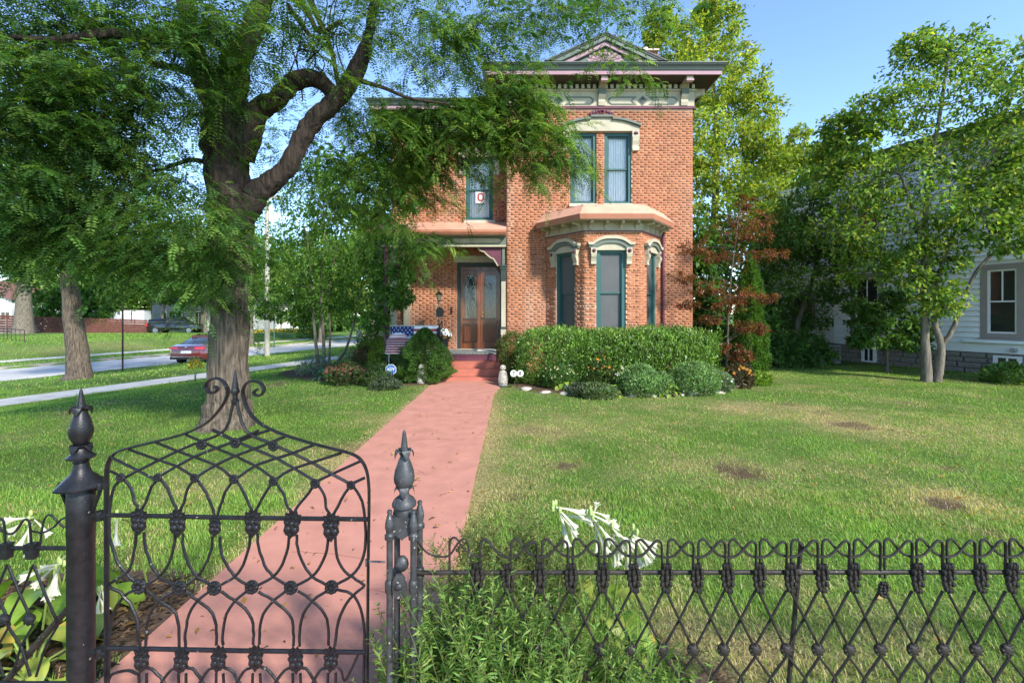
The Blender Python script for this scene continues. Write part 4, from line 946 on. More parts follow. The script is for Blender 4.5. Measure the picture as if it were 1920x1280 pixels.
def twigs_to(mb, anchors, targets, r=.03):
    for t in targets:
        t = Vector(t); a = min(anchors, key=lambda q: (q-t).length+(.8 if q.z > t.z else 0)*(q.z-t.z)); m = (a+t)/2+Vector((random.uniform(-.2, .2), random.uniform(-.2, .2), random.uniform(.05, .3)))*(a-t).length*.4
        limb(mb, [a, m, t], r*(.5+.2*(a-t).length), r*.25, 3, 5)
def tree(name, label, base, stems, clumps, leaf, cols, n_per, bark=None, group=None, w=None, wl=.5, cat='tree', mat=None, tw=.02, droop=.3, sway=1., jit=.25, bumpy=0):
    """stems: [(pts, r0, r1)], clumps: [(centre, radius)]"""
    t = thing(name, label, cat, base, group); mb = MB(); anch = []
    for k, (pts, r0, r1) in enumerate(stems):
        limb(mb, pts, r0, r1, 4, 10, .08, .35 if k == 0 else None); anch += [Vector(p) for p in smooth_path(pts, 2)[2:]]
    twigs_to(mb, anch, [c for c, r in clumps], tw)
    mb.build('trunk', bark or BARKG, t, True); cr = Crown()
    for c, r in clumps: clump(cr, c, r, int(n_per*RNG.uniform(.8, 1.2)), leaf, cols, w=w, wl=wl, droop=droop, jit=jit)
    cr.build('crown', t, mat); return t
G_D = [(.05, .12, .024), (.072, .155, .03), (.10, .19, .038)]             # deep green
G_M = [(.07, .15, .026), (.10, .19, .035), (.14, .22, .042)]                # mid green
G_Y = [(.18, .26, .035), (.25, .31, .04), (.34, .35, .045), (.13, .22, .035)] # yellow green
G_X = [(.10, .18, .035), (.14, .21, .04), (.20, .25, .05)]

# ---------------------------------------------------------------- the big tree by the gate (feathery leaves)
TY = 7.2
big = thing('shade_tree', 'big dark forked tree with rough bark and feathery drooping leaves behind the gate', 'tree', at(428, 800, TY))
def T(px, py, dy=0): return at(px, py, TY+dy)
mb = MB(); mp = .5*TY/F
TLW = .74
def tl(pts, wd, **k):
    P = smooth_path([T(*p) for p in pts], 5); m = len(P); ws = np.interp(np.linspace(0, 1, m), np.linspace(0, 1, len(wd)), wd)*mp*TLW
    P = [p+Vector((random.uniform(-1, 1), random.uniform(-1, 1), random.uniform(-.5, .5)))*ws[i]*(.14 if TLW < .7 else .045) for i, p in enumerate(P)]
    n0 = len(mb.v); mb.tube(P, list(ws), 26); q = [Vector(v) for v in mb.v[n0:]]
    for j in range(len(q)):
        i = j//26; c = P[i]; a = (j % 26); f = 1+.16*(float(vnoise(a*.9+i*.12, i*.35, 1., 51))-.5)+.14*(float(vnoise(a*.45, i*.5, 1., 52))-.5)
        q[j] = c+(q[j]-c)*f
    mb.v[n0:] = [tuple(v) for v in q]
tl([(424, 835), (426, 800), (428, 770), (428, 730), (430, 650), (430, 560), (431, 480), (437, 410), (444, 350)], [165, 130, 108, 96, 88, 84, 80, 70, 56])
mb2 = mb; mb = MB(); TLW = .68
tl([(431, 540), (432, 480), (434, 420), (430, 350), (424, 300), (422, 240), (428, 180), (440, 120), (470, 60), (495, 0), (520, -80)], [88, 98, 108, 112, 108, 108, 92, 68, 56, 46, 30])
tl([(420, 260), (405, 200), (385, 150), (368, 100), (355, 50), (340, -30)], [80, 66, 60, 50, 44, 34])
tl([(455, 400), (478, 365), (505, 345), (535, 318), (560, 275), (578, 240), (610, 205), (645, 170), (672, 125), (688, 90)], [80, 66, 56, 50, 48, 50, 48, 46, 44, 34])
tl([(448, 300), (465, 240), (490, 205), (520, 185), (548, 158), (572, 148), (600, 152), (625, 175), (640, 190)], [80, 70, 56, 50, 48, 46, 44, 36, 30])
tl([(672, 115), (690, 70), (700, 20), (715, -60)], [32, 26, 24, 20])
tl([(380, 145), (330, 128), (285, 118), (268, 90), (275, 60)], [22, 16, 18, 22, 26]); tl([(345, 60, -.3), (280, 72, -.6), (200, 62, -1), (120, 75, -1.3), (20, 70, -1.6)], [34, 28, 22, 16, 10])
tl([(405, 310), (360, 300), (310, 315), (250, 330)], [16, 12, 9, 5]); tl([(640, 40), (600, 60), (575, 20), (545, -30)], [12, 12, 14, 16]); tl([(668, 150), (720, 165), (770, 185), (840, 195)], [14, 10, 8, 5])
tl([(640, 190, .4), (620, 90, .6), (590, 20, .6), (570, -40, .6)], [12, 14, 16, 18]); tl([(540, 10), (575, 60), (600, 75)], [14, 9, 6])
for a in range(14):
    x = random.uniform(520, 690); y = random.uniform(80, 190); tl([(x, y, .1), (x+random.uniform(-60, 60), y-random.uniform(40, 100), random.uniform(-.4, .4)), (x+random.uniform(-90, 90), y-random.uniform(80, 190), random.uniform(-.6, .6))], [4, 3, 2])
tr_ = mb2.build('trunk', BARK, big, True); mb.build('limbs', BARK2, big, True)
FR_C = [(.036, .095, .022), (.05, .12, .026), (.075, .155, .03), (.115, .195, .036)]
FR_SUNLIT = [(.055, .135, .026), (.08, .17, .03), (.11, .205, .036), (.16, .25, .045)]  # brighter copy of the greens, sunlight painted in for sprays right of the trunk
def fronds(cr, base, d, L, pairs=8, lw=.020, ll=.05, cols=FR_C, sag=.5):
    """feather leaves: base Nx3, direction Nx3"""
    N = len(base); d = unit(d); t = np.linspace(.14, 1, pairs)[None, :, None]; L = L[:, None, None]
    up = np.tile(np.array([0, 0, 1.]), (N, 1)); s = unit(np.cross(d, up)+1e-6)[:, None, :]
    ax = base[:, None, :]+d[:, None, :]*L*t+np.array([0, 0, -1.])*(sag*L*t*t); tang = unit(d[:, None, :]-np.array([0, 0, 1.])*2*sag*t)
    nn = np.cross(s, tang); out = []; sz = (np.sin(math.pi*(.12+.8*t[..., 0]))**.5)*np.ones((N, 1))*L[..., 0]/.2
    tone = np.repeat(np.clip(1+.3*RNG.normal(size=(N, 1)), .5, 1.7), pairs, 1).reshape(-1, 1); co = np.repeat(shade(N, cols, .2), pairs, 0)*tone
    for sg in (-1, 1):
        dd = s*sg*.92+tang*.38+RNG.normal(size=ax.shape)*.12; k = N*pairs
        cr.put(*leaf_quads(ax.reshape(-1, 3), dd.reshape(-1, 3), (nn+RNG.normal(size=nn.shape)*.2).reshape(-1, 3), (ll*sz).reshape(-1), (lw*sz).reshape(-1), co, .1))
TWG = MB()
def spray(cr, c, r, ntw, dirn=(0, 0, -.5), nf=12, L=.2, pairs=8, tl_=.75, cols=FR_C):
    """drooping twigs set with feather leaves round c"""
    for _ in range(ntw):
        o = np.array(c)+randn3(1)[0]*np.array(r)*RNG.random()**.5; d = unit(RNG.normal(size=3)*np.array([1, 1, .35])*.7+np.array(dirn)); n = nf
        t = np.linspace(.05, 1, n)[:, None]*tl_*RNG.uniform(.6, 1.25); ax = o+d*t+np.array([0, 0, -.35])*t*t+RNG.normal(size=(n, 3))*.02
        sd = unit(np.cross(d, [0, 0, 1])+1e-6); alt = np.where(np.arange(n) % 2, 1, -1)[:, None]
        fronds(cr, ax, sd*alt*.8+d*.7+RNG.normal(size=(n, 3))*.25, L*RNG.uniform(.65, 1.2, n), pairs, cols=cols)
        TWG.tube([Vector(ax[0]), Vector(ax[n//2]), Vector(ax[-1])], [.0035, .0025, .001], 3)
cr = Crown()
K = 1
for (px, py, Y, rx, rz_, n) in [  # left mass
    (30, 40, 6, .55, .4, 10), (130, 30, 6.4, .6, .4, 10), (230, 20, 6.6, .6, .4, 8), (330, 20, 6.6, .5, .35, 7), (60, 130, 5.6, .6, .4, 10), (170, 140, 6, .6, .4, 10), (260, 150, 6.6, .5, .4, 7), (350, 90, 6.2, .3, .3, 5),
    (20, 230, 5.6, .5, .4, 9), (110, 230, 6, .6, .4, 11), (210, 220, 6.4, .5, .4, 8), (50, 320, 6, .6, .4, 10), (150, 330, 6.2, .6, .4, 10), (250, 290, 6.8, .4, .35, 6), (330, 350, 6.4, .35, .3, 5), (20, 420, 6.2, .5, .4, 8), (110, 410, 6.4, .5, .4, 9), (210, 390, 6.6, .5, .35, 8), (300, 430, 6.4, .4, .3, 7),
    (390, 200, 6.3, .2, .25, 3), (450, 30, 6.2, .35, .3, 6), (400, 60, 6, .3, .3, 5), (380, 395, 5.6, .22, .15, 4), (400, 470, 6.2, .25, .2, 4), (350, 480, 6.6, .4, .2, 5), (270, 470, 7, .5, .2, 5), (180, 460, 7.4, .5, .2, 4), (300, 535, 7.6, .4, .12, 1), (460, 420, 6.6, .2, .15, 2), (405, 545, 6.7, .2, .2, 2),
    # over the sky and the roof, hanging
    (520, 20, 6.8, .4, .25, 4), (600, 40, 7, .4, .3, 4), (690, 15, 7.2, .4, .25, 5), (770, 20, 7.4, .45, .3, 6), (850, 40, 7.6, .5, .4, 8), (920, 50, 7.8, .5, .4, 8), (990, 20, 8, .5, .25, 6), (1060, 12, 8, .45, .2, 5), (1130, 5, 8, .45, .15, 4), (1200, -5, 8.2, .4, .15, 3), (880, 110, 7.8, .4, .3, 5), (800, 90, 7.6, .3, .25, 3), (1160, 95, 8.6, .3, .15, 2), (1200, 130, 8.8, .2, .2, 1), (720, 70, 7.2, .3, .25, 2),
    # drape in front of the upper wall
    (700, 210, 7.8, .5, .15, 6), (770, 200, 8, .45, .15, 7), (840, 205, 8.2, .45, .2, 8), (905, 200, 8.2, .4, .25, 8), (960, 180, 8.2, .35, .25, 7), (930, 240, 8.2, .4, .25, 8), (990, 235, 8.3, .35, .2, 6), (870, 250, 8.3, .4, .2, 6), (980, 300, 8.5, .4, .2, 4), (1030, 290, 8.6, .3, .18, 4), (720, 260, 8.4, .5, .3, 9), (650, 230, 8, .4, .2, 4), (790, 260, 8.5, .45, .3, 9), (760, 310, 8.8, .45, .25, 7), (850, 300, 8.7, .3, .2, 3), (1040, 250, 8.5, .35, .2, 4), (1060, 300, 8.7, .2, .12, 2), (1010, 190, 8.3, .2, .12, 3), (960, 140, 8, .3, .25, 5),
    # middle, lower
    (560, 300, 8.2, .35, .25, 4), (620, 300, 8.4, .4, .3, 5), (680, 330, 8.6, .45, .3, 6), (740, 350, 8.8, .45, .25, 6), (700, 400, 9, .5, .25, 6), (800, 370, 9, .3, .2, 2), (620, 380, 8.8, .4, .25, 4), (780, 440, 9.2, .35, .15, 4), (820, 455, 9.2, .25, .1, 3), (540, 250, 8, .25, .25, 2), (600, 105, 6.9, .25, .2, 2), (645, 130, 6.9, .2, .2, 1), (560, 190, 6.9, .25, .2, 1), (500, 260, 6.8, .2, .2, 1), (480, 120, 6.8, .25, .25, 2), (760, 300, 8.8, .3, .2, 3)]:
    spray(cr, at(px, py, Y), (rx, rx, rz_), int(n*(4.6 if px < 430 else (4.6 if 160 < py < 310 and px > 680 else 3.2))+.5), (.25 if px > 600 else -.05, 0, -.25), nf=13, L=.23, cols=FR_C if px < 430 else FR_SUNLIT)
# the part of the crown above the picture, which throws the shade
for k in range(330):
    a = random.uniform(0, 6.28); r = 6*random.random()**.6; c = Vector((-3.9+r*math.cos(a), 6.0+r*math.sin(a)*.95, random.uniform(5.0, 10.5)-.12*r))
    if c.z < H+600*c.y/F+.4: continue
    spray(cr, c, (.9, .9, .5), 6, nf=9, L=.3, pairs=4)
cr.build('crown', big); TWG.build('twigs', BARK2, big)

# ---------------------------------------------------------------- other trees
def px_clumps(lst, rr, flat=1.): return [(at(x, y, Y), (r*rr, r*rr, r*rr*flat)) for x, y, Y, r in lst]
RY = 11.94
tree('twin_trunk_tree', 'leafy twin trunked tree turning yellow at the top before the white clapboard house', gr(1748, 716),
    [([at(1738, 718, RY), at(1735, 640, RY), at(1733, 540, RY), at(1733, 440, RY), at(1742, 330, RY), at(1765, 200, RY), at(1778, 90, RY)], .10, .03),
     ([at(1756, 716, RY-.1), at(1763, 680, RY-.1), at(1764, 645, RY-.1), at(1752, 600, RY-.05), at(1747, 520, RY), at(1720, 420, RY), at(1690, 330, RY)], .105, .03),
     ([at(1764, 650, RY-.1), at(1785, 620, RY-.2), at(1805, 570, RY-.3), at(1830, 510, RY-.4), at(1870, 470, RY-.5), at(1915, 450, RY-.6)], .062, .025),
     ([at(1750, 560, RY), at(1763, 510, RY-.1), at(1783, 450, RY-.1), at(1810, 400, RY-.2), at(1840, 330, RY-.2)], .058, .02)],
    px_clumps([(1640, 265, 12, .8), (1700, 190, 12, .8), (1760, 130, 12, .85), (1810, 95, 12, .6), (1870, 170, 11.5, .85), (1905, 240, 11, .8), (1840, 290, 11.5, .9), (1760, 270, 12, .9), (1680, 340, 12, .9), (1610, 350, 12.5, .85), (1590, 280, 13, .7), (1560, 310, 13.5, .7), (1630, 215, 12.5, .6), (1580, 240, 13, .5), (1600, 430, 12.5, .8), (1680, 440, 12, .8), (1750, 400, 11.5, .8), (1840, 400, 11, .75), (1895, 340, 11, .7), (1770, 560, 11.6, .5), (1700, 510, 12, .6), (1895, 120, 12, .7), (1890, 440, 11, .5), (1630, 500, 12.5, .6), (1720, 90, 12.3, .5), (1760, 480, 11.8, .6), (1950, 180, 11, 1.), (1960, 330, 11, 1.)], 1.12, .72),
    .125, [(.085, .17, .03), (.13, .23, .038), (.22, .29, .042), (.30, .32, .05)], 930, w=[.30, .40, .24, .06], wl=.52)
tree('young_tree', 'small young dark green tree on a thin stem under the twin trunked tree', gr(1662, 697), [([gr(1662, 697), at(1663, 670, 13.7), at(1665, 640, 13.7), at(1660, 600, 13.7), at(1668, 570, 13.7)], .05, .02)],
    px_clumps([(1660, 585, 13.7, .5), (1625, 610, 13.6, .5), (1695, 605, 13.5, .55), (1650, 635, 13.5, .5), (1705, 640, 13.4, .45), (1610, 575, 13.8, .4), (1680, 560, 13.8, .4), (1615, 640, 13.6, .3), (1720, 620, 13.4, .4)], 1.0, .5), .12, G_D, 650, wl=.5)
tree('tall_yellow_tree', 'tall sunlit yellow green tree rising behind the right end of the brick house', (10.6, 24.5, 0), [([(10.6, 24.5, 0), (10.5, 24.5, 5), (10.7, 24.5, 10), (10.4, 24.5, 15)], .3, .08)],
    px_clumps([(1300, 70, 24, .9), (1350, 45, 24.5, 1), (1255, 90, 24, .8), (1240, 40, 24.5, .7), (1290, 130, 23.5, .9), (1380, 110, 24, .9), (1405, 165, 24, .9), (1425, 215, 24, .9), (1340, 160, 23.5, 1.), (1320, 240, 23, 1.), (1385, 260, 23.5, 1.), (1340, 320, 23, 1.), (1430, 300, 24, .9), (1400, 350, 23, 1.), (1325, 400, 22.5, .9), (1380, 430, 22, .9), (1455, 290, 24, .7), (1310, 480, 22, .8), (1290, 190, 24, .8), (1270, 150, 24.5, .8), (1330, 110, 25, 1), (1370, 190, 25, 1), (1330, 20, 24.5, .6), (1225, 75, 24.5, .4), (1440, 350, 23.5, .9), (1310, 340, 23, .8), (1310, 290, 23, .8), (1420, 260, 23, .8)], 1.15, .85),
    .19, G_Y, 1150, wl=.55, tw=.03)
tree('slender_yellow_tree', 'lighter yellow leaved tree between the tall tree and the twin trunked tree', (11.6, 20, 0), [([(11.6, 20, 0), (11.5, 20, 3), (11.7, 20, 6)], .12, .05)],
    px_clumps([(1570, 340, 19, .8), (1580, 400, 19, .9), (1500, 260, 21, .5), (1460, 370, 20, .9), (1500, 330, 20, .8), (1480, 300, 20.5, .6), (1530, 370, 19.5, .8), (1490, 420, 19.5, .9), (1550, 320, 20, .6), (1430, 420, 20, .8), (1540, 430, 19.5, .8), (1450, 470, 19, .7), (1565, 280, 20.5, .5), (1520, 290, 20.3, .5), (1420, 375, 20.5, .7)], 1.1, .85), .16, G_Y, 850, wl=.5, w=[.35, .35, .15, .15])
tree('dark_yard_tree', 'dark leaning tree with a low leafy crown left of the white clapboard house', gr(1492, 678), [([gr(1490, 676), at(1492, 640, 16.8), at(1497, 600, 16.8), at(1515, 555, 16.6), at(1530, 500, 16.5)], .13, .05)],
    px_clumps([(1500, 385, 15.5, .8), (1545, 430, 15.5, .8), (1575, 375, 15, .7), (1480, 440, 15.5, .7), (1530, 345, 16, .6), (1460, 470, 16.5, .8), (1505, 455, 16.5, .8), (1555, 480, 16, .8), (1450, 540, 16.5, .8), (1515, 530, 16, .8), (1570, 540, 15.8, .6), (1460, 600, 17.5, .9), (1530, 590, 17.8, .8), (1590, 470, 15.8, .6), (1430, 590, 17.5, .8)], 1.05, .75), .14, G_D, 850, wl=.5, w=[.4, .4, .2])
tree('tree_backdrop', 'shadowy evergreen tree filling the gap behind the bronze maple', (9.5, 21, 0), [([(9.5, 21, 0), (9.5, 21, 2.5)], .14, .08)], px_clumps([(1314, 560, 14.6, .5), (1312, 520, 14.6, .5), (1312, 605, 14.4, .5), (1325, 470, 15, .6), (1330, 560, 15.5, .8), (1335, 640, 15, .8), (1385, 600, 15.5, .8), (1340, 480, 16.5, .8), (1400, 660, 15.5, .7), (1450, 540, 20, 1.), (1520, 560, 20, 1), (1340, 520, 20, 1.1), (1400, 500, 20, 1.1), (1440, 620, 19.5, 1), (1500, 640, 19.5, .9), (1350, 600, 20, 1.2), (1550, 630, 19.5, .9), (1330, 440, 21, 1.)], 1.25, .9), .2, G_D, 600, wl=.5, w=[.6, .3, .1])
tree('leafy_shrub', 'low dark leafy shrub at the foot of the leaning yard tree', gr(1500, 690), [([gr(1500, 690), at(1500, 680, 14.8), at(1502, 650, 14.8)], .04, .02)], px_clumps([(1450, 655, 15, .55), (1490, 665, 14.8, .6), (1530, 665, 14.8, .55), (1470, 640, 15.2, .5), (1515, 640, 15, .5)], 1., .6), .12, G_D, 800, cat='shrub', wl=.5)
# small multi-stemmed tree in the left bed
mx = gr(605, 695); MYY = mx.y
tree('multi_stem_tree', 'small multi stemmed tree with slim grey stems in the left flower bed', mx,
    [([gr(598, 696), at(590, 620, MYY), at(585, 540, MYY), at(575, 440, MYY)], .055, .02), ([gr(608, 697), at(606, 620, MYY), at(602, 540, MYY), at(610, 420, MYY)], .06, .02), ([gr(617, 692), at(619, 620, MYY), at(618, 540, MYY), at(640, 430, MYY)], .04, .015), ([gr(622, 692), at(648, 655, MYY), at(662, 610, MYY), at(672, 560, MYY), at(690, 480, MYY)], .05, .015)],
    px_clumps([(520, 470, 14, .7), (560, 430, 14.5, .8), (610, 400, 14, .8), (660, 420, 14, .8), (700, 460, 13.5, .7), (730, 520, 13.3, .5), (640, 480, 13.6, .7), (580, 500, 13.8, .7), (530, 540, 14, .6), (690, 540, 13.6, .6), (600, 560, 14, .5), (650, 340, 14.3, .8), (590, 330, 14.5, .8), (545, 370, 14.5, .7), (700, 390, 14, .7), (650, 560, 14.2, .5), (740, 560, 13.2, .35), (510, 580, 14.3, .4), (560, 590, 14.4, .4), (720, 590, 13.4, .3), (735, 430, 12.2, .6), (765, 370, 12.2, .5), (745, 555, 12.3, .4), (772, 470, 12, .35), (700, 600, 12.6, .4), (790, 330, 12, .4), (740, 330, 12.4, .5), (755, 510, 12.1, .35)], 1.0, .75),
    .11, [(.05, .13, .025), (.08, .18, .032), (.14, .25, .042)], 820, wl=.42)
# ---- trees across the street and along it
def bgtree(name, label, x, y, z0, h, cr, trunk_r, cols, n=14, nl=420, leaf=.3, low=.35, lean=0, bark=None, group=None, wl=.6):
    st = [([(x, y, z0-.2), (x+lean*.3, y, z0+h*.25), (x+lean*.6, y, z0+h*.5), (x+lean, y, z0+h*.85)], trunk_r, trunk_r*.3)]; cl = []
    for k in range(n):
        a = 2.4*k; f = (k+.5)/n; r = cr*math.sqrt(1-(2*f-1)**2)*.75+.2; cl.append((Vector((x+lean*.7+math.cos(a)*r, y+math.sin(a)*r, z0+h*(low+(1-low)*f))), (cr*.48, cr*.48, cr*.4)))
    return tree(name, label, (x, y, z0), st, cl, leaf, cols, nl, bark=bark or BARKG, group=group, wl=wl, tw=.02)
SY = 18.2; q = at(145, 707, SY); qz = gzf(q.x, q.y)
t_ = tree('street_tree', 'leaning brown barked street tree with a stout trunk between sidewalk and street', (q.x, q.y, qz), [([Vector((q.x, q.y, qz-.1)), at(148, 690, SY), at(140, 620, SY), at(133, 560, SY), at(122, 440, SY), at(108, 320, SY), at(95, 200, SY)], .40, .18), ([at(115, 380, SY), at(160, 280, SY), at(220, 180, SY)], .2, .07)],
    px_clumps([(60, 330, 17.2, 1.), (120, 420, 17.1, 1), (190, 350, 17.4, 1), (40, 440, 16.8, .9), (200, 450, 17.0, .9), (260, 400, 17.7, .9), (90, 240, 17.7, 1), (180, 250, 17.9, 1.), (270, 300, 17.9, 1), (30, 480, 17.0, .5), (250, 500, 17.4, .6), (170, 510, 16.8, .5), (310, 470, 17.9, .7), (10, 250, 17.2, 1), (340, 400, 18.5, .8), (80, 150, 17.9, 1), (200, 130, 18.2, 1), (300, 200, 18.5, 1)], 1.45, .8), .17, G_D, 900, bark=BARK, wl=.42)
q = at(45, 622, 46); bgtree('grey_street_tree', 'pale grey trunked tree on the bank by the red board fence', q.x, q.y, gzf(q.x, q.y)-.1, 17, 5.5, .72, G_M, 14, 520, .5, .4)
bgtree('bank_tree', 'round leafed tree behind the red board fence', -46, 70, -.8, 15, 5.6, .4, G_D, 14, 420, .45, .34)
bgtree('bank_tree', 'broad green tree behind the white trailer', -42, 72, -.9, 16, 5.6, .4, G_M, 14, 420, .45, .34)
bgtree('lawn_tree', 'dark stemmed leaning tree beside the black pickup truck', *at(300, 628, 66).xy, -1.0, 11, 3.6, .22, G_D, 12, 420, .4, .42, lean=1.5)
bgtree('lawn_tree', 'small tree in front of the grey clapboard house', *at(385, 632, 56).xy, -.9, 11, 3.4, .2, G_D, 12, 420, .38, .42)
bgtree('roadside_tree', 'young tree with a pale trunk beside the utility pole', *at(471, 646, 38.9).xy, -.9, 8.5, 2.7, .2, G_M, 12, 420, .28, .36)
bgtree('roadside_tree', 'roadside tree with a thin dark trunk behind the multi stemmed tree', *at(601, 640, 43).xy, -.9, 9, 3.2, .18, G_M, 12, 420, .35, .3)
bgtree('roadside_tree', 'roadside tree with bright green leaves near the porch corner', *at(700, 642, 41.5).xy, -.9, 10, 3.0, .22, G_X, 12, 420, .35, .25)
q = at(716, 640, 24); bgtree('thick_trunk_tree', 'thick pale trunked tree just left of the porch', q.x, q.y, gzf(q.x, q.y), 11, 3.2, .42, G_M, 12, 400, .3, .42)
DL = 'tall distant tree '
for k, (px, Y, h, r, cols, low, lb) in enumerate([(20, 72, 15, 6, G_M, .16, 'above the white cottage gable'), (130, 80, 17, 7, G_D, .16, 'above the red roofed cottages and the left part of the board fence'), (240, 85, 16, 7, G_M, .16, 'above the white trailer'), (340, 90, 17, 7, G_D, .2, 'above the roof of the grey clapboard house'), (430, 92, 18, 7, G_M, .2, 'behind the big trunk beyond the grey clapboard house'), (510, 98, 16, 7, G_X, .2, 'above the white porch house'), (580, 90, 17, 7, G_M, .16, 'seen through the slim multi stemmed tree'), (650, 94, 16, 7, G_X, .16, 'right of the slim tree stems down the street'), (720, 98, 18, 7, G_M, .16, 'beside the left corner of the brick house'),
    (150, 61, 7, 3.8, G_D, .0, 'close behind the board fence right of the leaning street tree'), (95, 76, 8, 5.5, G_D, .0, 'standing low behind the board fence left of the trailer'), (185, 79, 9, 5.5, G_D, .0, 'dark and low right behind the white trailer'), (255, 82, 9, 5.5, G_M, .0, 'low between the trailer and the grey clapboard house'), (620, 70, 7, 4.5, G_D, .0, 'low and dark where the street ends')]):
    c = at(px, 590, Y); bgtree('distant_tree', DL.replace('tall ', '' if h < 10 else 'tall ')+lb, c.x, c.y, -1.2, h, r, .4, cols, 12, 360, .7, low, group='distant trees beyond the houses across the street')
bgtree('distant_tree', 'tree crown showing behind the white clapboard house roof', 22, 34, 0, 13, 5, .35, G_M, 12, 330, .55, .2)
# ---------------------------------------------------------------- shrubs and flower beds
def shrub(name, label, base, cat='shrub', group=None): return thing(name, label, cat, base, group)
def shell_leaves(cr, c, r, n, L, cols, wl=.4, up=.3, power=2.0, box=None, jit=.25, out=.7, zmin=.0, lift=.45, w=None, rough=.12):
    """leaves over the outside of a superellipsoid shrub"""
    d = randn3(n*2); p = np.sign(d)*np.abs(d)**(2/power if box else 1)
    if box: p = p/np.max(np.abs(p), axis=1, keepdims=True)*(.55+.45*np.linalg.norm(d, axis=1, keepdims=True)) if False else p/(np.sum(np.abs(p)**box, 1, keepdims=True)**(1/box))
    c = np.array(c, float); r = np.array(r, float); lump = 1+rough*(vnoise(p[:, 0]*r[0]*2.2+9, p[:, 2]*r[2]*2.2+p[:, 1]*2, 1.3, 21)-.5)*2+.05*RNG.normal(size=len(p))-.22*(RNG.random(len(p))**3)
    q = c+p*r*lump[:, None]; k = q[:, 2] > zmin; q = q[k][:n]; p = p[k][:n]; m = len(q)
    nr = unit(p/r); dd = unit(nr*out+np.array([0, 0, lift])+RNG.normal(size=(m, 3))*.45); nn = unit(nr+RNG.normal(size=(m, 3))*.4)
    tone = (.7+.6*vnoise(q[:, 0]*3, q[:, 2]*3+q[:, 1], 2., 33))[:, None]; ll = L*(.7+.6*RNG.random(m)); cr.put(*leaf_quads(q, dd, nn, ll, ll*wl, shade(m, cols, jit, w)*tone))
def stems_mb(c, n, h, spread, r=.008):
    mb = MB(); c = Vector(c)
    for k in range(n):
        a = random.uniform(0, 6.28); s = spread*random.random()**.5; e = c+Vector((math.cos(a)*s, math.sin(a)*s, h*random.uniform(.7, 1))); mb.tube([c+Vector((math.cos(a)*s*.3, math.sin(a)*s*.3, 0)), (c+e)/2+Vector((0, 0, h*.1)), e], [r, r*.8, r*.4], 5)
    return mb
HG = [(.085, .18, .024), (.12, .23, .03), (.17, .28, .042), (.055, .125, .02)]
hd = shrub('hedge', 'wide clipped green hedge under the bay window', (2.6, 11.2, 0), 'hedge')
cr = Crown()
for (c, r, n) in [((1.1, 11.45, .6), (1.0, .75, .72), 14000), ((2.3, 11.35, .56), (1.0, .75, .70), 13000), ((3.35, 11.35, .6), (1.0, .75, .72), 13000), ((4.08, 11.5, .60), (.8, .75, .70), 12000)]: shell_leaves(cr, c, r, n, .062, HG, wl=.42, box=3.2, lift=.8, out=.5, rough=.14, zmin=.03)
for k in range(420):
    x = random.uniform(.35, 4.9); y = random.uniform(10.85, 11.9); z = random.uniform(1.12, 1.26)-.25*max(0, abs(x-2.6)-1.7)**2; hh = random.uniform(.05, .2); m = 9; u = RNG.random(m)[:, None]
    cr.put(*leaf_quads(np.array([x, y, z])+u*np.array([random.gauss(0, .04), random.gauss(0, .04), hh]), RNG.normal(size=(m, 3))*.6+np.array([0, 0, .8]), randn3(m), .05*(.6+.6*RNG.random(m)), .02*np.ones(m), shade(m, [(.14, .26, .035), (.20, .31, .05)], .25)))
cr.build('foliage', hd, LEAFG)
mb = MB()
for k in range(46): a = Vector((random.uniform(.5, 4.7), random.uniform(11.1, 11.8), 0)); mb.tube([a, a+Vector((random.uniform(-.15, .15), random.uniform(-.15, .15), .6)), a+Vector((random.uniform(-.25, .25), random.uniform(-.2, .2), 1.1))], [.02, .014, .006], 5)
mb.build('stems', BARK, hd)
jb = shrub('juniper_bush', 'rounded yellowish juniper bush right of the porch steps', (-.02, 11.6, 0)); cr = Crown(); shell_leaves(cr, (.0, 11.65, .78), (.38, .38, .44), 6000, .05, [(.09, .13, .028), (.14, .17, .04), (.07, .10, .028)], wl=.35, rough=.25); shell_leaves(cr, (.05, 11.5, .35), (.28, .3, .34), 2500, .05, [(.06, .09, .025)], wl=.35, rough=.25); cr.build('foliage', jb); stems_mb((0, 11.6, 0), 9, .8, .25, .012).build('stems', BARK, jb)
sp = shrub('dwarf_spruce', 'dense cone shaped dwarf spruce left of the porch steps', at(797, 715, 11.75)*1); sp.location.z = 0; cr = Crown(); sx = sp.location.x
n = 26000; hh = RNG.random(n)**1.25; an = RNG.random(n)*2*math.pi; zc = .08+hh*1.27; prof = np.interp(hh, [0, .12, .3, .6, .85, .95, 1], [.52, .62, .58, .42, .24, .14, .03])
lum = 1+.34*(vnoise(an*3.2+np.cos(an), zc*7, 1, 41)-.5)*2-.3*RNG.random(n)**3; rad = prof*lum
q = np.stack([sx+np.cos(an)*rad, 11.75+np.sin(an)*rad*.95, zc], 1); nr = np.stack([np.cos(an), np.sin(an), .5+0*an], 1)
cr.put(*leaf_quads(q, nr*.8+RNG.normal(size=(n, 3))*.5, randn3(n), .045*(.7+.6*RNG.random(n)), np.full(n, .02), shade(n, [(.07, .15, .03), (.11, .20, .04), (.05, .11, .026)], .2)*(.65+.7*vnoise(an*3.2+np.cos(an), zc*7, 1, 41))[:, None])); shell_leaves(cr, (sx-.42, 11.9, .42), (.42, .4, .45), 6000, .05, [(.035, .07, .03), (.05, .09, .03)], wl=.3, rough=.25)
cr.build('foliage', sp); mb = MB(); mb.tube([(sx, 11.75, 0), (sx, 11.75, 1.2)], [.06, .01], 6); mb.build('trunk', BARK, sp)
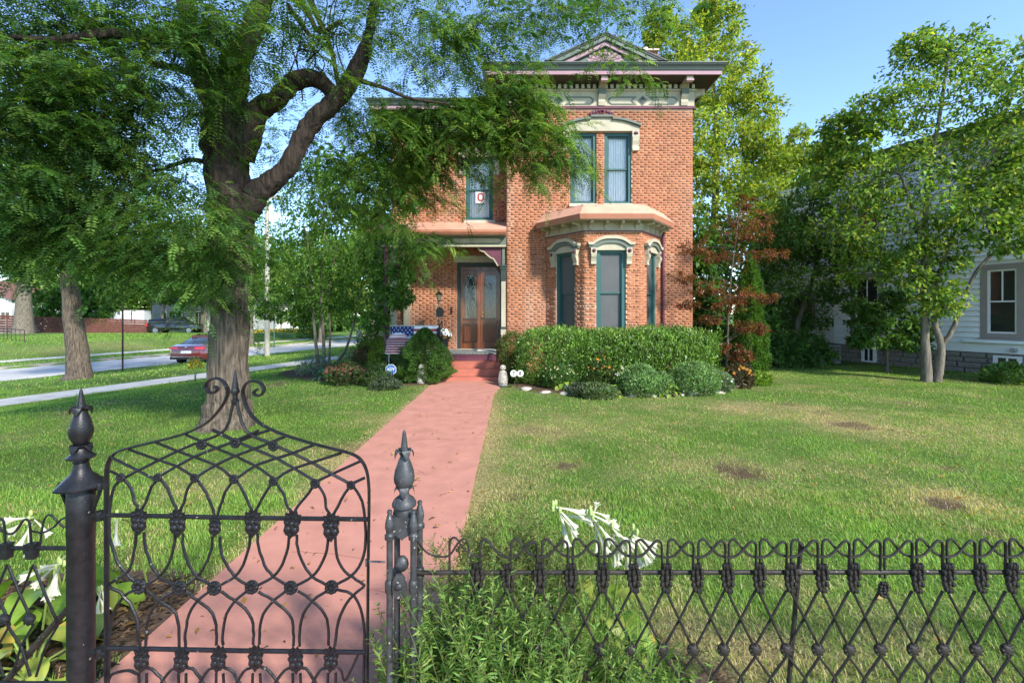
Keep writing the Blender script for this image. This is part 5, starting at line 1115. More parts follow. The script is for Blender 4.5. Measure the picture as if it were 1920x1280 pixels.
# arborvitae and bronze maple at the right end of the bed
av = shrub('arborvitae', 'tall narrow green arborvitae column behind the bronze maple', (6.55, 12.9, 0), 'conifer'); cr = Crown(); n = 15000; hh = RNG.random(n); an = RNG.random(n)*2*math.pi; zc = .1+hh*3.2; prof = np.interp(hh, [0, .1, .45, .75, 1], [.32, .40, .36, .25, .03]); rad = prof*(1+.3*(vnoise(an*2.5+np.cos(an), zc*5, 1, 43)-.5)*2-.3*RNG.random(n)**3)
q = np.stack([6.55+np.cos(an)*rad, 12.9+np.sin(an)*rad, zc], 1); nr = np.stack([np.cos(an)*.6, np.sin(an)*.6, .9+0*an], 1); cr.put(*leaf_quads(q, nr+RNG.normal(size=(n, 3))*.35, randn3(n), .085*(.7+.6*RNG.random(n)), np.full(n, .03), shade(n, [(.07, .16, .025), (.11, .21, .035), (.05, .115, .02)], .25)*(.7+.6*vnoise(an*2.5, zc*5, 1, 43))[:, None])); cr.build('foliage', av); mb = MB(); mb.tube([(6.55, 12.9, 0), (6.55, 12.9, 3)], [.07, .02], 6); mb.build('trunk', BARK, av)
BZ = [(.16, .050, .024), (.22, .075, .03), (.11, .042, .026), (.10, .075, .025)]; MY = 11.9
tree('bronze_maple', 'slim Japanese maple with layered bronze red leaves at the house corner', gr(1361, 715), [([gr(1361, 716), at(1364, 640, MY), at(1367, 560, MY), at(1373, 500, MY), at(1382, 430, MY), at(1388, 390, MY)], .035, .01)],
    [(at(x, y, Y), (a, a*.9, b)) for x, y, Y, a, b in [(1395, 412, 11.9, .5, .22), (1360, 440, 11.8, .5, .2), (1420, 440, 11.9, .4, .16), (1400, 480, 11.8, .7, .18), (1450, 478, 12, .4, .12), (1300, 465, 11.9, .35, .16), (1340, 480, 11.9, .35, .14), (1275, 520, 11.9, .3, .12), (1320, 540, 11.8, .4, .14), (1375, 548, 11.7, .55, .2), (1405, 560, 11.8, .4, .15), (1440, 560, 12, .3, .08), (1295, 572, 12, .3, .06), (1360, 575, 11.6, .4, .12), (1400, 612, 11.8, .4, .1), (1420, 618, 11.9, .25, .08), (1370, 655, 11.7, .35, .12), (1390, 668, 11.7, .3, .1), (1330, 600, 11.8, .3, .1), (1430, 415, 12, .3, .12), (1395, 380, 12, .2, .16)]],
    .085, BZ, 360, bark=BARK, wl=.3, droop=.15, tw=.012, jit=.35)
MULCH = M('mulch', (.09, .06, .042), .95, var=.5, scale=18, bump=.02, bscale=40)
# small bedding plants
def mound(name, label, px, py, r, h, n, L, cols, wl=.5, flowers=None, nf=0, fr=.018, mat=None, cat='plant', group=None, zb=0, rough=.2):
    b = gr(px, py, zb+.03); b.y += r*.8; b.x *= b.y/(b.y-r*.8); t = shrub(name, label, b, cat, group); cr = Crown(); shell_leaves(cr, (b.x, b.y, h*.45), (r, r*.9, h*.55), n, L, cols, wl=wl, rough=rough, zmin=.02); cr.build('foliage', t, mat); stems_mb(b, 7, h*.7, r*.5).build('stems', M('green_stem', (.06, .1, .03), .7), t)
    if flowers:
        mb = MB()
        for k in range(nf):
            d = Vector(randn3(1)[0]); d.z = abs(d.z)*.8+.15; d.y = -abs(d.y) if random.random() < .75 else d.y; p = Vector((b.x+d.x*r*1.05, b.y+d.y*r*.98, h*.45+d.z*h*.6)); q = random.uniform(.7, 1.2)*fr
            for a in range(5): mb.ball(p+Vector((math.cos(a*1.26)*q, -.004, math.sin(a*1.26)*q)), q*.75, q*.4, q*.6, 5, 3)
        mb.build('flowers', flowers, t)['kind'] = 'stuff'
    return t
YEL = M('yellow_petal', (.62, .42, .05), .6, var=.3, scale=20); ORG = M('orange_petal', (.50, .22, .03), .6, var=.3, scale=20); WHT = M('white_petal', (.78, .77, .72), .6); PALEY = M('pale_yellow_petal', (.66, .62, .30), .6); RED = M('red_petal', (.50, .01, .03), .6)
MUM = [(.13, .24, .08), (.18, .30, .11), (.23, .34, .15), (.09, .17, .05)]; HOS = [(.16, .27, .03), (.22, .32, .04), (.10, .20, .03)]
mound('flowering_mound', 'yellow budded mum mound at the left end of the right bed', 1048, 731, .42, .55, 3800, .05, [(.05, .11, .03), (.08, .15, .04)], flowers=PALEY, nf=26, fr=.010)
mound('mum_plant', 'pale green mum dome in the middle of the right bed', 1200, 744, .42, .62, 4600, .05, MUM)
mound('mum_plant', 'smaller pale green mum tucked against the right side of the middle dome', 1237, 742, .28, .46, 2200, .05, MUM)
mound('mum_plant', 'largest pale green mum dome right of the middle of the bed', 1302, 742, .50, .66, 5400, .05, MUM)
mound('mum_plant', 'low grey green mum near the bronze maple', 1347, 735, .3, .42, 2600, .05, [(.12, .18, .09), (.16, .22, .12)], flowers=WHT, nf=8, fr=.012)
mound('coneflower_plant', 'loose plant with orange yellow coneflowers before the hedge', 1125, 730, .34, .78, 900, .08, [(.06, .09, .03), (.09, .12, .04)], flowers=ORG, nf=16, fr=.017, rough=.5)
mound('coneflower_plant', 'orange flowering clump below the bronze maple', 1385, 727, .3, .5, 1100, .07, [(.06, .06, .03), (.08, .05, .03)], flowers=ORG, nf=20, fr=.02, rough=.4)
mound('low_foliage', 'bright low plant at the right tip of the bed', 1420, 722, .3, .3, 1200, .07, HOS)
mound('ground_cover', 'dark low foliage between the mums at the bed edge', 1120, 747, .4, .25, 1300, .07, [(.08, .14, .05), (.13, .17, .08)], rough=.4)
mound('ground_cover', 'grey leafed ground cover at the bed edge by the yellow hosta', 1085, 742, .26, .22, 900, .06, [(.10, .13, .09), (.06, .09, .05)], rough=.4)
def broad_leaf(L, Wd, cup, arch, seed=0, nu=7, nv=5):
    """ribbed broad leaf mesh along +x"""
    rnd = random.Random(seed); vs = []; fs = []
    for i in range(nu):
        t = i/(nu-1); w = Wd*.5*(math.sin(math.pi*min(1, t*.93+.05))**.75)*(1-.25*t) if 0 < i < nu-1 else .004
        for j in range(nv):
            s = 2*j/(nv-1)-1; vs.append((L*t*(1-.1*arch*t), w*s, L*(arch*(t-1.2*t*t))+cup*w*abs(s)+.006*math.cos(j*3.1)*(w/Wd)+rnd.uniform(-.004, .004)))
    for i in range(nu-1):
        for j in range(nv-1): a = i*nv+j; fs.append((a, a+nv, a+nv+1, a+1))
    return vs, fs
HM = [M('hosta_leaf', (.17, .29, .03), .42, col2=(.24, .36, .045), scale=5, trans=.3, spec=.4), M('hosta_leaf_pale', (.25, .34, .05), .42, col2=(.34, .36, .07), scale=5, trans=.3, spec=.4), M('hosta_leaf_yellowed', (.48, .33, .05), .6, col2=(.36, .30, .06), scale=6, trans=.3)]
HME = []
for k in range(5):
    vs, fs = broad_leaf(1, .62+.06*(k % 3), .22, .5+.12*k, k); mb = MB(); mb.add(vs, fs); HME.append([mb.mesh('leaf', m, True) for m in HM])
def hosta(label, c, nl, L, spread, h, name='hosta', yellow=.06, seed=0, front=0.):
    rnd = random.Random(seed); t = thing(name, label, 'plant', c); mb = MB()
    for k in range(nl):
        a = 2.4*k+rnd.uniform(-.3, .3); f = (k+.5)/nl; r = spread*(.25+.75*f); z = h*(1-.75*f)+rnd.uniform(-.02, .02); l = L*rnd.uniform(.75, 1.15)*(.8+.3*f)
        p = Vector(c)+Vector((math.cos(a)*r*.55, math.sin(a)*r*.55, max(.05, z))); mi = 2 if rnd.random() < yellow*(.5+f) else (1 if rnd.random() < .35 else 0)
        link_mesh('leaf', HME[k % 5][mi], t, p, (rnd.uniform(-.25, .25), .15+.55*f+rnd.uniform(-.15, .15), a), (l, l, l)); mb.tube([Vector(c), (Vector(c)+p)/2+Vector((0, 0, .03)), p], [.007, .006, .004], 5)
    mb.build('stalks', M('pale_stem', (.20, .28, .06), .6), t); return t
hosta('yellow edged hosta at the front edge of the right bed', gr(1062, 738)+Vector((0, .3, 0)), 16, .20, .34, .26, yellow=.3, seed=3)
hosta('lime green hosta between the two big mum domes', gr(1262, 747)+Vector((0, .3, 0)), 16, .17, .32, .26, yellow=.1, seed=4)
hosta('small hosta under the orange coneflowers', gr(1150, 747)+Vector((0, .3, 0)), 12, .17, .28, .2, yellow=.15, seed=5)
def plume(name, label, px, py, n, mat=WHT):
    b = gr(px, py); t = thing(name, label, 'plant', b); mb = MB(); ms = MB()
    for k in range(n):
        p = b+Vector((random.uniform(-.14, .14), random.uniform(-.1, .1), random.uniform(.36, .55))); ms.tube([b, p], .004, 4)
        for a in range(7): mb.ball(p+Vector((random.uniform(-.04, .04), random.uniform(-.04, .04), random.uniform(-.05, .05))), random.uniform(.012, .024), None, None, 5, 3)
    ms.build('stems', M('dry_stem', (.25, .2, .1), .8), t); mb.build('flowers', mat, t)['kind'] = 'stuff'
plume('seed_head', 'dry white flower head left of the orange coneflowers', 1066, 728, 3, M('dry_petal', (.62, .58, .48), .8)); plume('seed_head', 'dry white flower head right of the orange coneflowers', 1163, 735, 4, M('dry_petal', (.62, .58, .48), .8))
# stone edging of the right bed
ed = thing('stone_edging', 'low pale field stones edging the curved right bed', 'edging', (2.7, 9.75, 0)); EST = M('field_stone', (.42, .36, .31), .9, var=.3, scale=5, bump=.01, bscale=18)
sm = []
for k in range(4):
    mb = MB(); mb.ball((0, 0, 0), .15, .09, .055, 8, 5); rnd = random.Random(k); mb.v = [(x*(1+rnd.uniform(-.15, .15)), y*(1+rnd.uniform(-.15, .15)), z*(1+rnd.uniform(-.2, .2))) for x, y, z in mb.v]; sm.append(mb.mesh('stone', EST))
x = .35
while x < 6.1:
    y = float(bed_edge_right(x)); s = random.uniform(.6, 1.15)
    link_mesh('stone', sm[random.randrange(4)], ed, (x, y+.06, .02), (random.uniform(-.2, .2), random.uniform(-.2, .2), random.uniform(-.5, .5)), (s, s, s)); x += .19*s+.13+.12*random.random()
# left bed plants
hosta('blue green hosta at the left end of the left bed', gr(603, 716)+Vector((0, .35, 0)), 22, .22, .42, .34, yellow=.02, seed=7); 
for o in list(COL.objects):
    if o.parent and o.parent.get('label', '').startswith('blue green hosta') and o.name.startswith('leaf'): o.material_slots[0].link = 'OBJECT'; o.material_slots[0].material = M('blue_leaf', (.05, .13, .06), .4, var=.2, scale=4, trans=.2)
RST = M('rust_petal', (.20, .085, .05), .8, var=.3, scale=20)
mound('sedum_plant', 'rust topped sedum mound beside the multi stemmed tree', 650, 722, .5, .5, 2400, .07, [(.05, .10, .03), (.07, .13, .04), (.12, .09, .04)], flowers=RST, nf=70, fr=.02, rough=.3)
mound('sedum_plant', 'second rust topped sedum behind the lime hosta', 690, 690, .5, .62, 1800, .07, [(.06, .11, .03), (.14, .09, .05)], flowers=RST, nf=50, fr=.02, rough=.3)
hosta('lime hosta in front of the rust topped sedum', gr(685, 724)+Vector((0, .25, 0)), 20, .2, .36, .34, yellow=.03, seed=9)
mound('lime_shrub', 'yellow green leafy shrub behind the blue security sign', 733, 706, .62, .85, 3600, .07, [(.14, .20, .03), (.20, .26, .04), (.10, .17, .03)], rough=.35)
mound('catmint_plant', 'airy grey blue catmint at the left tip of the bed', 590, 706, .5, .5, 1500, .05, [(.14, .19, .14), (.10, .15, .08), (.25, .26, .34)], rough=.6)
mound('silver_plant', 'silvery leafed plant right of the slim tree stems', 662, 683, .5, .5, 1600, .08, [(.28, .36, .22), (.2, .3, .14)], rough=.4)
mound('fern_clump', 'dark ferny plants between the lime hosta and the security sign', 712, 724, .45, .42, 2200, .09, [(.04, .085, .025), (.06, .12, .03), (.10, .13, .05)], wl=.2, rough=.5)
mound('low_foliage', 'grey speckled low plants at the front edge of the left bed', 722, 730, .4, .2, 1300, .06, [(.12, .15, .10), (.06, .10, .04)], rough=.5)
t = mound('hydrangea', 'white flowering hydrangea behind the lime shrub', 697, 676, .55, 1.0, 2200, .10, [(.07, .12, .03), (.11, .16, .04)], rough=.4)
mb = MB(); b = Vector(t.location)
for k in range(9):
    p = b+Vector((random.uniform(-.5, .5), random.uniform(-.5, 0), random.uniform(.85, 1.08)))
    for a in range(16): d = Vector(randn3(1)[0]); mb.ball(p+d*.085, .035, None, None, 5, 3)
mb.build('flower_heads', M('cream_petal', (.62, .60, .48), .8), t)['kind'] = 'stuff'
def strap_grass(name, label, c, n, h, spread, cols, wd=.012, cat='plant', seg=4, lean=0.):
    t = thing(name, label, cat, c); N = n; a = RNG.random(N)*2*math.pi; r0 = spread*.35*RNG.random(N)**.5; out = spread*(.35+.65*RNG.random(N)); hh = h*(.6+.5*RNG.random(N))
    b = np.array(c)+np.stack([np.cos(a)*r0, np.sin(a)*r0, 0*a], 1); d = np.stack([np.cos(a), np.sin(a), 0*a], 1); s = np.stack([-np.sin(a), np.cos(a), 0*a], 1); vs = []; ts = np.linspace(0, 1, seg+1)
    for k, u in enumerate(ts):
        z = hh*(1.55*u-.75*u*u*(1+.5*RNG.random(N))*.9); p = b+d*(out*u**1.5)[:, None]; p[:, 2] += z; w = wd*(1-u**2*.92); vs += [p-s*w*.5, p+s*w*.5]
    V = np.stack(vs, 1).reshape(-1, 3); m = 2*(seg+1); q = np.concatenate([np.stack([np.arange(N)*m+2*k, np.arange(N)*m+2*k+1, np.arange(N)*m+2*k+3, np.arange(N)*m+2*k+2], 1) for k in range(seg)]); np_obj('blades', V, q, col=np.repeat(shade(N, cols, .25), m, 0), mat=LEAF, parent=t); return t
strap_grass('daylily_clump', 'arching strap leafed clump left of the left pineapple statue', gr(765, 722)+Vector((0, .2, 0)), 150, .5, .5, [(.06, .14, .025), (.10, .20, .03)], .022)
strap_grass('daylily_clump', 'arching strap leafed clump between the pineapple statue and the steps', gr(812, 718)+Vector((0, .15, 0)), 130, .42, .42, [(.08, .17, .03), (.12, .22, .035)], .02)
strap_grass('ornamental_grass', 'tall green ornamental grass by the porch downspout', at(705, 668, 15.3)*1-Vector((0, 0, at(705, 668, 15.3).z)), 900, 1.25, .7, [(.10, .19, .03), (.15, .23, .04)], .012)
strap_grass('ornamental_grass', 'upright yellow green grass between the slim stems and the tall grass', (-4.0, 14.6, 0), 260, 1.0, .35, [(.18, .26, .04), (.24, .30, .06)], .012)

# ---------------------------------------------------------------- plants at the fence
hosta('pale green hosta behind the round gate post', (-2.55, 2.62, .0), 20, .26, .40, .30, yellow=.12, seed=11)
hosta('pale hosta showing through the left fence', (-2.28, 2.22, .0), 14, .22, .30, .22, yellow=.2, seed=12)
hosta('pale green hosta left of the brace behind the left fence', (-2.95, 2.32, .0), 16, .25, .34, .26, yellow=.15, seed=14)
hosta('pale green hosta among the weeds behind the right fence', (.44, 2.30, .0), 20, .24, .34, .36, yellow=.06, seed=13)
def trumpet(mb, p, d, L):
    d = Vector(d).normalized(); e = d.orthogonal().normalized(); g = d.cross(e); prof = [(0, .006), (.35, .008), (.62, .013), (.8, .02), (.93, .032), (1, .045)]; n = 6; vs = []
    for (t, r) in prof:
        for k in range(n*2):
            a = math.pi*k/n; rr = r*1.0*(1 if k % 2 == 0 else (.55 if t > .9 else .92)); vs.append(p+d*(L*(t+(.05 if (k % 2 == 0 and t > .95) else 0)))+(e*math.cos(a)+g*math.sin(a))*rr*(L/.14)*.62+Vector((0, 0, -.02*t*t)))
    m = n*2; mb.add(vs, [(i*m+k, i*m+(k+1) % m, (i+1)*m+(k+1) % m, (i+1)*m+k) for i in range(len(prof)-1) for k in range(m)])
def flower_stalk(name, label, base, tip, fl, L=.12, seed=0):
    rnd = random.Random(seed); t = thing(name, label, 'flower', base); tip = Vector(tip); base = Vector(base); P = smooth_path([base, base*.45+tip*.55+Vector((0, 0, .12)), tip], 5); mb = MB(); mb.tube(P, .005, 6); mb.build('stalk', M('pale_stem', (.20, .28, .06), .6), t)
    for k, (dx, dz) in enumerate(fl):
        p = P[-1-min(k//2, 6)]; mb = MB(); trumpet(mb, p+Vector((0, rnd.uniform(-.02, .02), 0)), (dx, rnd.uniform(-.5, .3), dz), L*.92*rnd.uniform(.7, 1.15)); mb.build('trumpet_flower', PETAL, t, True)
    mb = MB()
    for k in range(4): mb.ball(tip+Vector((rnd.uniform(-.02, .02), rnd.uniform(-.02, .02), rnd.uniform(-.01, .03))), .008, .008, .016, 6, 4)
    mb.build('buds', M('green_bud', (.35, .45, .15), .6), t)
FY = 1.98
flower_stalk('hosta_flower', 'white trumpet flower cluster at the left end of the arching spray behind the right fence', (.36, 2.2, .25), at(1042, 948, FY), [(1, -.15), (.6, -.5), (.35, -1), (.7, -.8), (.2, -1), (.9, .1)], .125, 1)
flower_stalk('hosta_flower', 'white trumpet flower cluster second from left on the spray', (.42, 2.2, .25), at(1110, 962, FY), [(.9, -.2), (1, -.45), (.7, -.7), (.2, .9), (.5, -1), (1, -.05), (.1, -1)], .12, 2)
flower_stalk('hosta_flower', 'white trumpet flower cluster hanging in the middle of the spray', (.44, 2.2, .25), at(1150, 992, FY), [(.8, -.5), (.6, -.8), (1, -.2), (.4, -1), (.2, -1)], .12, 3)
flower_stalk('hosta_flower', 'white trumpet flower cluster at the right end of the spray over the fence', (.46, 2.2, .25), at(1186, 1000, FY), [(.8, -.6), (.6, -.9), (1, -.35), (.4, -1), (.5, -.9), (.1, -1)], .125, 4)
flower_stalk('hosta_flower', 'white trumpet flowers behind the top of the left fence', (-2.5, 2.6, .25), at(55, 972, 2.25), [(-1, 0), (-.8, -.4), (.2, -1), (.5, -.7), (-.4, -.9)], .13, 5)
flower_stalk('hosta_flower', 'white trumpet flowers half hidden by the left edge of the round gate post', (-2.3, 2.3, .2), at(112, 1060, 2.15), [(-1, -.1), (-.8, .0), (-.4, -1), (-.2, -1), (-.6, -.5), (.2, -.9)], .13, 6)
flower_stalk('hosta_flower', 'single drooping white flower seen through the gate', (-2.1, 2.7, .2), at(222, 972, 2.3), [(.25, -1), (.1, -1)], .11, 7)
flower_stalk('hosta_flower', 'low white flower just right of the round gate post', (-2.1, 2.3, .15), at(186, 1108, 2.15), [(.3, -1), (.1, -1), (.5, -.6)], .1, 8)
def weed(name, label, c, n, h, spread, cols, leaf=.05, nl=34, top=0, wl=.2, lean=(0, 0), bare=.05, mat=LEAF):
    t = thing(name, label, 'weed', c); cr = Crown(); mb = MB(); c = np.array(c)
    for k in range(n):
        a = random.uniform(0, 6.28); r = math.sqrt(random.random()); b = c+np.array([math.cos(a)*spread[0]*r, math.sin(a)*spread[1]*r, 0]); hh = h*random.uniform(.5, 1.05)*(1-.35*r); ln = np.array([random.gauss(lean[0], .16), random.gauss(lean[1], .12)])*hh
        u = np.linspace(0, 1, 7); P = b+np.stack([ln[0]*u**1.6+.012*np.sin(u*5+k), ln[1]*u**1.6, hh*u*(1-.08*u)], 1); mb.tube([Vector(p) for p in P], list(.0028*(1-.75*u)), 4)
        s = bare+(1-bare)*RNG.random(nl)**.9; pp = np.stack([np.interp(s, u, P[:, j]) for j in range(3)], 1); an = RNG.random(nl)*2*math.pi; d = np.stack([np.cos(an), np.sin(an), .25+.5*RNG.random(nl)], 1)
        ll = leaf*(1.15-.75*s)*(.7+.6*RNG.random(nl)); cr.put(*leaf_quads(pp, d, unit(RNG.normal(size=(nl, 3))*.5+np.array([0, 0, 1])), ll, ll*wl+.002, shade(nl, cols, .25)*RNG.uniform(.7, 1.25)))
        if top:                                                  # branching seed heads
            for q in range(top):
                s0 = random.uniform(.55, .98); p0 = np.array([np.interp(s0, u, P[:, j]) for j in range(3)]); a = random.uniform(0, 6.28); e = p0+np.array([math.cos(a)*.07, math.sin(a)*.05, random.uniform(.03, .11)])*random.uniform(.5, 1.1); mb.tube([Vector(p0), Vector(e)], [.0014, .0007], 3); m = 9; w = RNG.random((m, 1)); cr.put(*leaf_quads(p0+(e-p0)*w, RNG.normal(size=(m, 3))+np.array([0, 0, .6]), randn3(m), np.full(m, .013), np.full(m, .006), shade(m, [(.16, .18, .05), (.22, .20, .07), (.12, .16, .04)], .3)))
    mb.build('stems', M('weed_stem', (.12, .15, .05), .7), t); cr.build('leaves', t, mat); return t
WG = [(.11, .22, .045), (.15, .28, .06), (.20, .33, .075), (.27, .36, .09)]
weed('tall_weed', 'tall wispy weed with seed tops behind the fence right of the latch post', (-.04, 2.28, 0), 95, 1.06, (.30, .16), WG, .05, 52, 16, .17)
weed('tall_weed', 'wispy seeding weed leaning over the walk beside the latch post', (-.32, 2.05, 0), 30, .86, (.12, .1), WG, .042, 44, 14, .17, (.05, 0))
weed('leafy_weed', 'dense feathery weed clump pushing through the left end of the right fence', (-.08, 1.80, 0), 380, 1.0, (.38, .15), WG, .064, 52, 0, .13)
weed('leafy_weed', 'feathery low weeds in front of the right fence below the white flowers', (.34, 1.74, 0), 220, .74, (.36, .15), WG, .06, 44, 0, .13)
weed('leafy_weed', 'short weeds around the foot of the latch post', (-.36, 1.80, 0), 50, .58, (.12, .1), WG, .055, 30, 1, .2)
strap_grass('grass_clump', 'long arching grass blades in front of the weeds', (.12, 1.70, 0), 300, .66, .55, [(.10, .19, .035), (.15, .24, .045), (.28, .26, .09)], .008, 'grass')
strap_grass('grass_clump', 'grass tuft at the foot of the latch post', (-.42, 1.82, 0), 120, .42, .22, [(.10, .18, .035), (.20, .22, .07)], .007, 'grass')
strap_grass('grass_clump', 'arching grass tuft right of the weeds under the fence studs', (.52, 1.95, 0), 170, .48, .3, [(.08, .17, .03), (.13, .22, .04)], .007, 'grass')
# mulch and litter by the gate
mb = MB(); pts = [(-3.6, 2.05), (-1.965, 2.05), (-1.965, 3.05), (-2.3, 3.2), (-2.9, 3.15), (-3.6, 3.0)]; mb.prism([(x, y, -.03) for x, y in pts], (0, 0, .042)); tag(mb.build('mulch_bed', MULCH), 'dark mulch bed under the hostas by the gate', kind='structure')
mb = MB(); mb.prism([(.25, 2.0, -.03), (.75, 1.95, -.03), (1.0, 2.1, -.03), (.8, 2.45, -.03), (.4, 2.5, -.03)], (0, 0, .038)); tag(mb.build('mulch_patch', MULCH), 'dark mulch patch by the right fence', kind='structure')
def litter(name, label, n, reg, L, cols, z=.02, kind='stuff'):
    x = RNG.uniform(reg[0], reg[1], n); y = RNG.uniform(reg[2], reg[3], n); a = RNG.random(n)*6.28; c = np.stack([x, y, z+.02*RNG.random(n)], 1); d = np.stack([np.cos(a), np.sin(a), .15*RNG.normal(size=n)], 1); cr = Crown(); ll = L*(.5+RNG.random(n)); cr.put(*leaf_quads(c, d, unit(RNG.normal(size=(n, 3))*.35+np.array([0, 0, 1])), ll, ll*.45, shade(n, cols, .35))); o = cr.build(name, None, LEAF); tag(o, label, kind=kind); return o
litter('fallen_leaves', 'small fallen leaves and specks of debris on the pink walk', 190, (WX0+.05, WX1-.05, 1.9, 10), .024, [(.50, .30, .05), (.40, .20, .04), (.12, .07, .04), (.2, .11, .06)], .021)
litter('mulch_chips', 'bark chips and dry leaves in the mulch by the gate', 2600, (-3.5, -1.97, 2.08, 3.05), .045, [(.16, .10, .06), (.09, .06, .04), (.26, .18, .10), (.05, .04, .03)], .012)
litter('mulch_chips', 'bark chips on the mulch patch by the right fence', 600, (.3, .85, 2.02, 2.42), .04, [(.07, .05, .04), (.12, .08, .05), (.2, .15, .1)], .010)
litter('fallen_leaves', 'scattered tan leaves on the lawn', 700, (-8, 9, 2, 11), .05, [(.36, .24, .08), (.30, .18, .06)], .03)

# ---------------------------------------------------------------- small things on and by the porch
def pineapple(label, px, py):
    b = gr(px, py); t = thing('pineapple_statue', label, 'statue', b, 'stone pineapple statues flanking the walk'); CON = M('cast_stone', (.40, .37, .32), .9, var=.3, scale=14, bump=.004, bscale=50)
    mb = MB(); mb.lathe([(.10, 0), (.105, .02), (.10, .045), (.085, .055)], b, 16); mb.build('base', CON, t, True)
    mb = MB(); mb.lathe([(.08, .05), (.102, .10), (.104, .17), (.085, .28), (.06, .36), (.05, .375)], b, 16)
    for r in range(9):
        z = .075+r*.034; rad = np.interp(z, [.05, .1, .17, .28, .36], [.08, .1, .103, .085, .06])
        for k in range(10): a = 2*math.pi*(k+.5*(r % 2))/10; mb.ball((b.x+math.cos(a)*rad, b.y+math.sin(a)*rad, z), .021, .021, .017, 5, 4)
    mb.build('fruit', CON, t)
    mb = MB(); c = b+Vector((0, 0, .445)); mb.ball(c, .06, .06, .065, 10, 7)
    for k in range(26):
        z = -1+2*(k+.5)/26; a = 2.4*k; q = math.sqrt(1-z*z); mb.ball(c+Vector((math.cos(a)*q, math.sin(a)*q, z))*.055, .022, .022, .016, 5, 4)
    mb.build('leaf_crown', CON, t)
pineapple('stone pineapple statue on the left side of the steps', 790, 722); pineapple('stone pineapple statue right of the steps beside the number discs', 943, 724)
def text_mesh(name, s, size, mat, depth=.002, parent=None, loc=(0, 0, 0)):
    cu = bpy.data.curves.new(name, 'FONT'); cu.body = s; cu.size = size; cu.extrude = depth; cu.offset = size*.035; cu.align_x = 'CENTER'; cu.align_y = 'CENTER'; o = bpy.data.objects.new(name, cu); COL.objects.link(o); dg = bpy.context.evaluated_depsgraph_get(); me = bpy.data.meshes.new_from_object(o.evaluated_get(dg)); bpy.data.objects.remove(o); me.materials.clear(); me.materials.append(mat); return link_mesh(name, me, parent, loc, (R(90), 0, 0))
DISC = M('white_enamel', (.72, .71, .68), .5); b = gr(969, 727)-Vector((0, .25, 0)); hs = thing('house_number_stake', 'two white discs reading 7 and 8 on a thin stake before the juniper bush', 'number sign', b)
mb = MB(); mb.tube([b, b+Vector((0, 0, .36))], .006, 6); mb.tube([b+Vector((-.08, 0, .32)), b+Vector((.08, 0, .32))], .005, 6); mb.build('stake', M('dark_metal', (.04, .04, .04), .5, metal=.6), hs)
for dx, ch in ((-.075, '7'), (.075, '8')):
    mb = MB(); c = b+Vector((dx, -.012, .37)); mb.lathe([(.002, -.006), (.074, -.006), (.077, 0), (.074, .006), (.002, .006)], n=24); mb.v = [(c.x+x, c.y+z, c.z+y) for x, y, z in mb.v]; mb.f = [tuple(reversed(f)) for f in mb.f]; d = mb.build('disc', DISC, hs); text_mesh('digit', ch, .115, M('dark_print', (.05, .04, .04), .6), .001, d, c+Vector((0, -.008, 0)))
b = gr(737, 722)-Vector((0, .2, 0)); sg = thing('security_sign', 'blue octagonal security yard sign with white letters on a thin post', 'yard sign', b); c = b+Vector((0, 0, .40)); BLU = M('sign_blue', (.015, .11, .38), .4)
mb = MB(); mb.tube([b, b+Vector((0, .012, .3))], .008, 6); mb.build('post', M('galvanised', (.5, .5, .5), .4, metal=.7), sg)
def octo(r): return [(c.x+r*math.cos(R(22.5+45*k)), c.z+r*math.sin(R(22.5+45*k))) for k in range(8)]
mb = MB(); mb.prism([(x, c.y, z) for x, z in octo(.135)], (0, .012, 0)); mb.build('border', DISC, sg); mb = MB(); mb.prism([(x, c.y-.004, z) for x, z in octo(.122)], (0, .006, 0)); pn = mb.build('panel', BLU, sg)
text_mesh('letters', 'ADT', .095, DISC, .001, pn, c+Vector((0, -.006, .005))); mb = MB(); mb.box(c.x-.07, c.x+.07, c.y-.007, c.y-.005, c.z-.075, c.z-.055); mb.box(c.x-.05, c.x+.05, c.y-.007, c.y-.005, c.z+.065, c.z+.08); mb.build('lettering_bar', M('sign_pale', (.30, .42, .62), .5), pn)
# handrails
for nm, x, lb in (('a', -1.93, 'black iron handrail on the left of the porch steps with flag cloth tied to it'), ('b', -.40, 'black iron handrail on the right of the porch steps')):
    t = thing('handrail', lb, 'handrail', (x, 12.6, .5)); mb = MB(); P = [(x, 12.45, .60 if nm == 'a' else .44), (x, 12.45, 1.36), (x, 12.50, 1.40), (x, 12.95, 1.52)]; mb.tube(P, .018, 6); mb.tube([(x, 12.95, FLZ), (x, 12.95, 1.52)], .015, 6); mb.tube([(x, 12.45, 1.0), (x, 12.95, 1.12)], .012, 6); mb.build('rail', IRON, t)
    if nm == 'a':
        mb = MB(); mb.box(x-.05, x+.05, 12.36, 12.42, .62, 1.35); mb.build('newel', IRON, t)
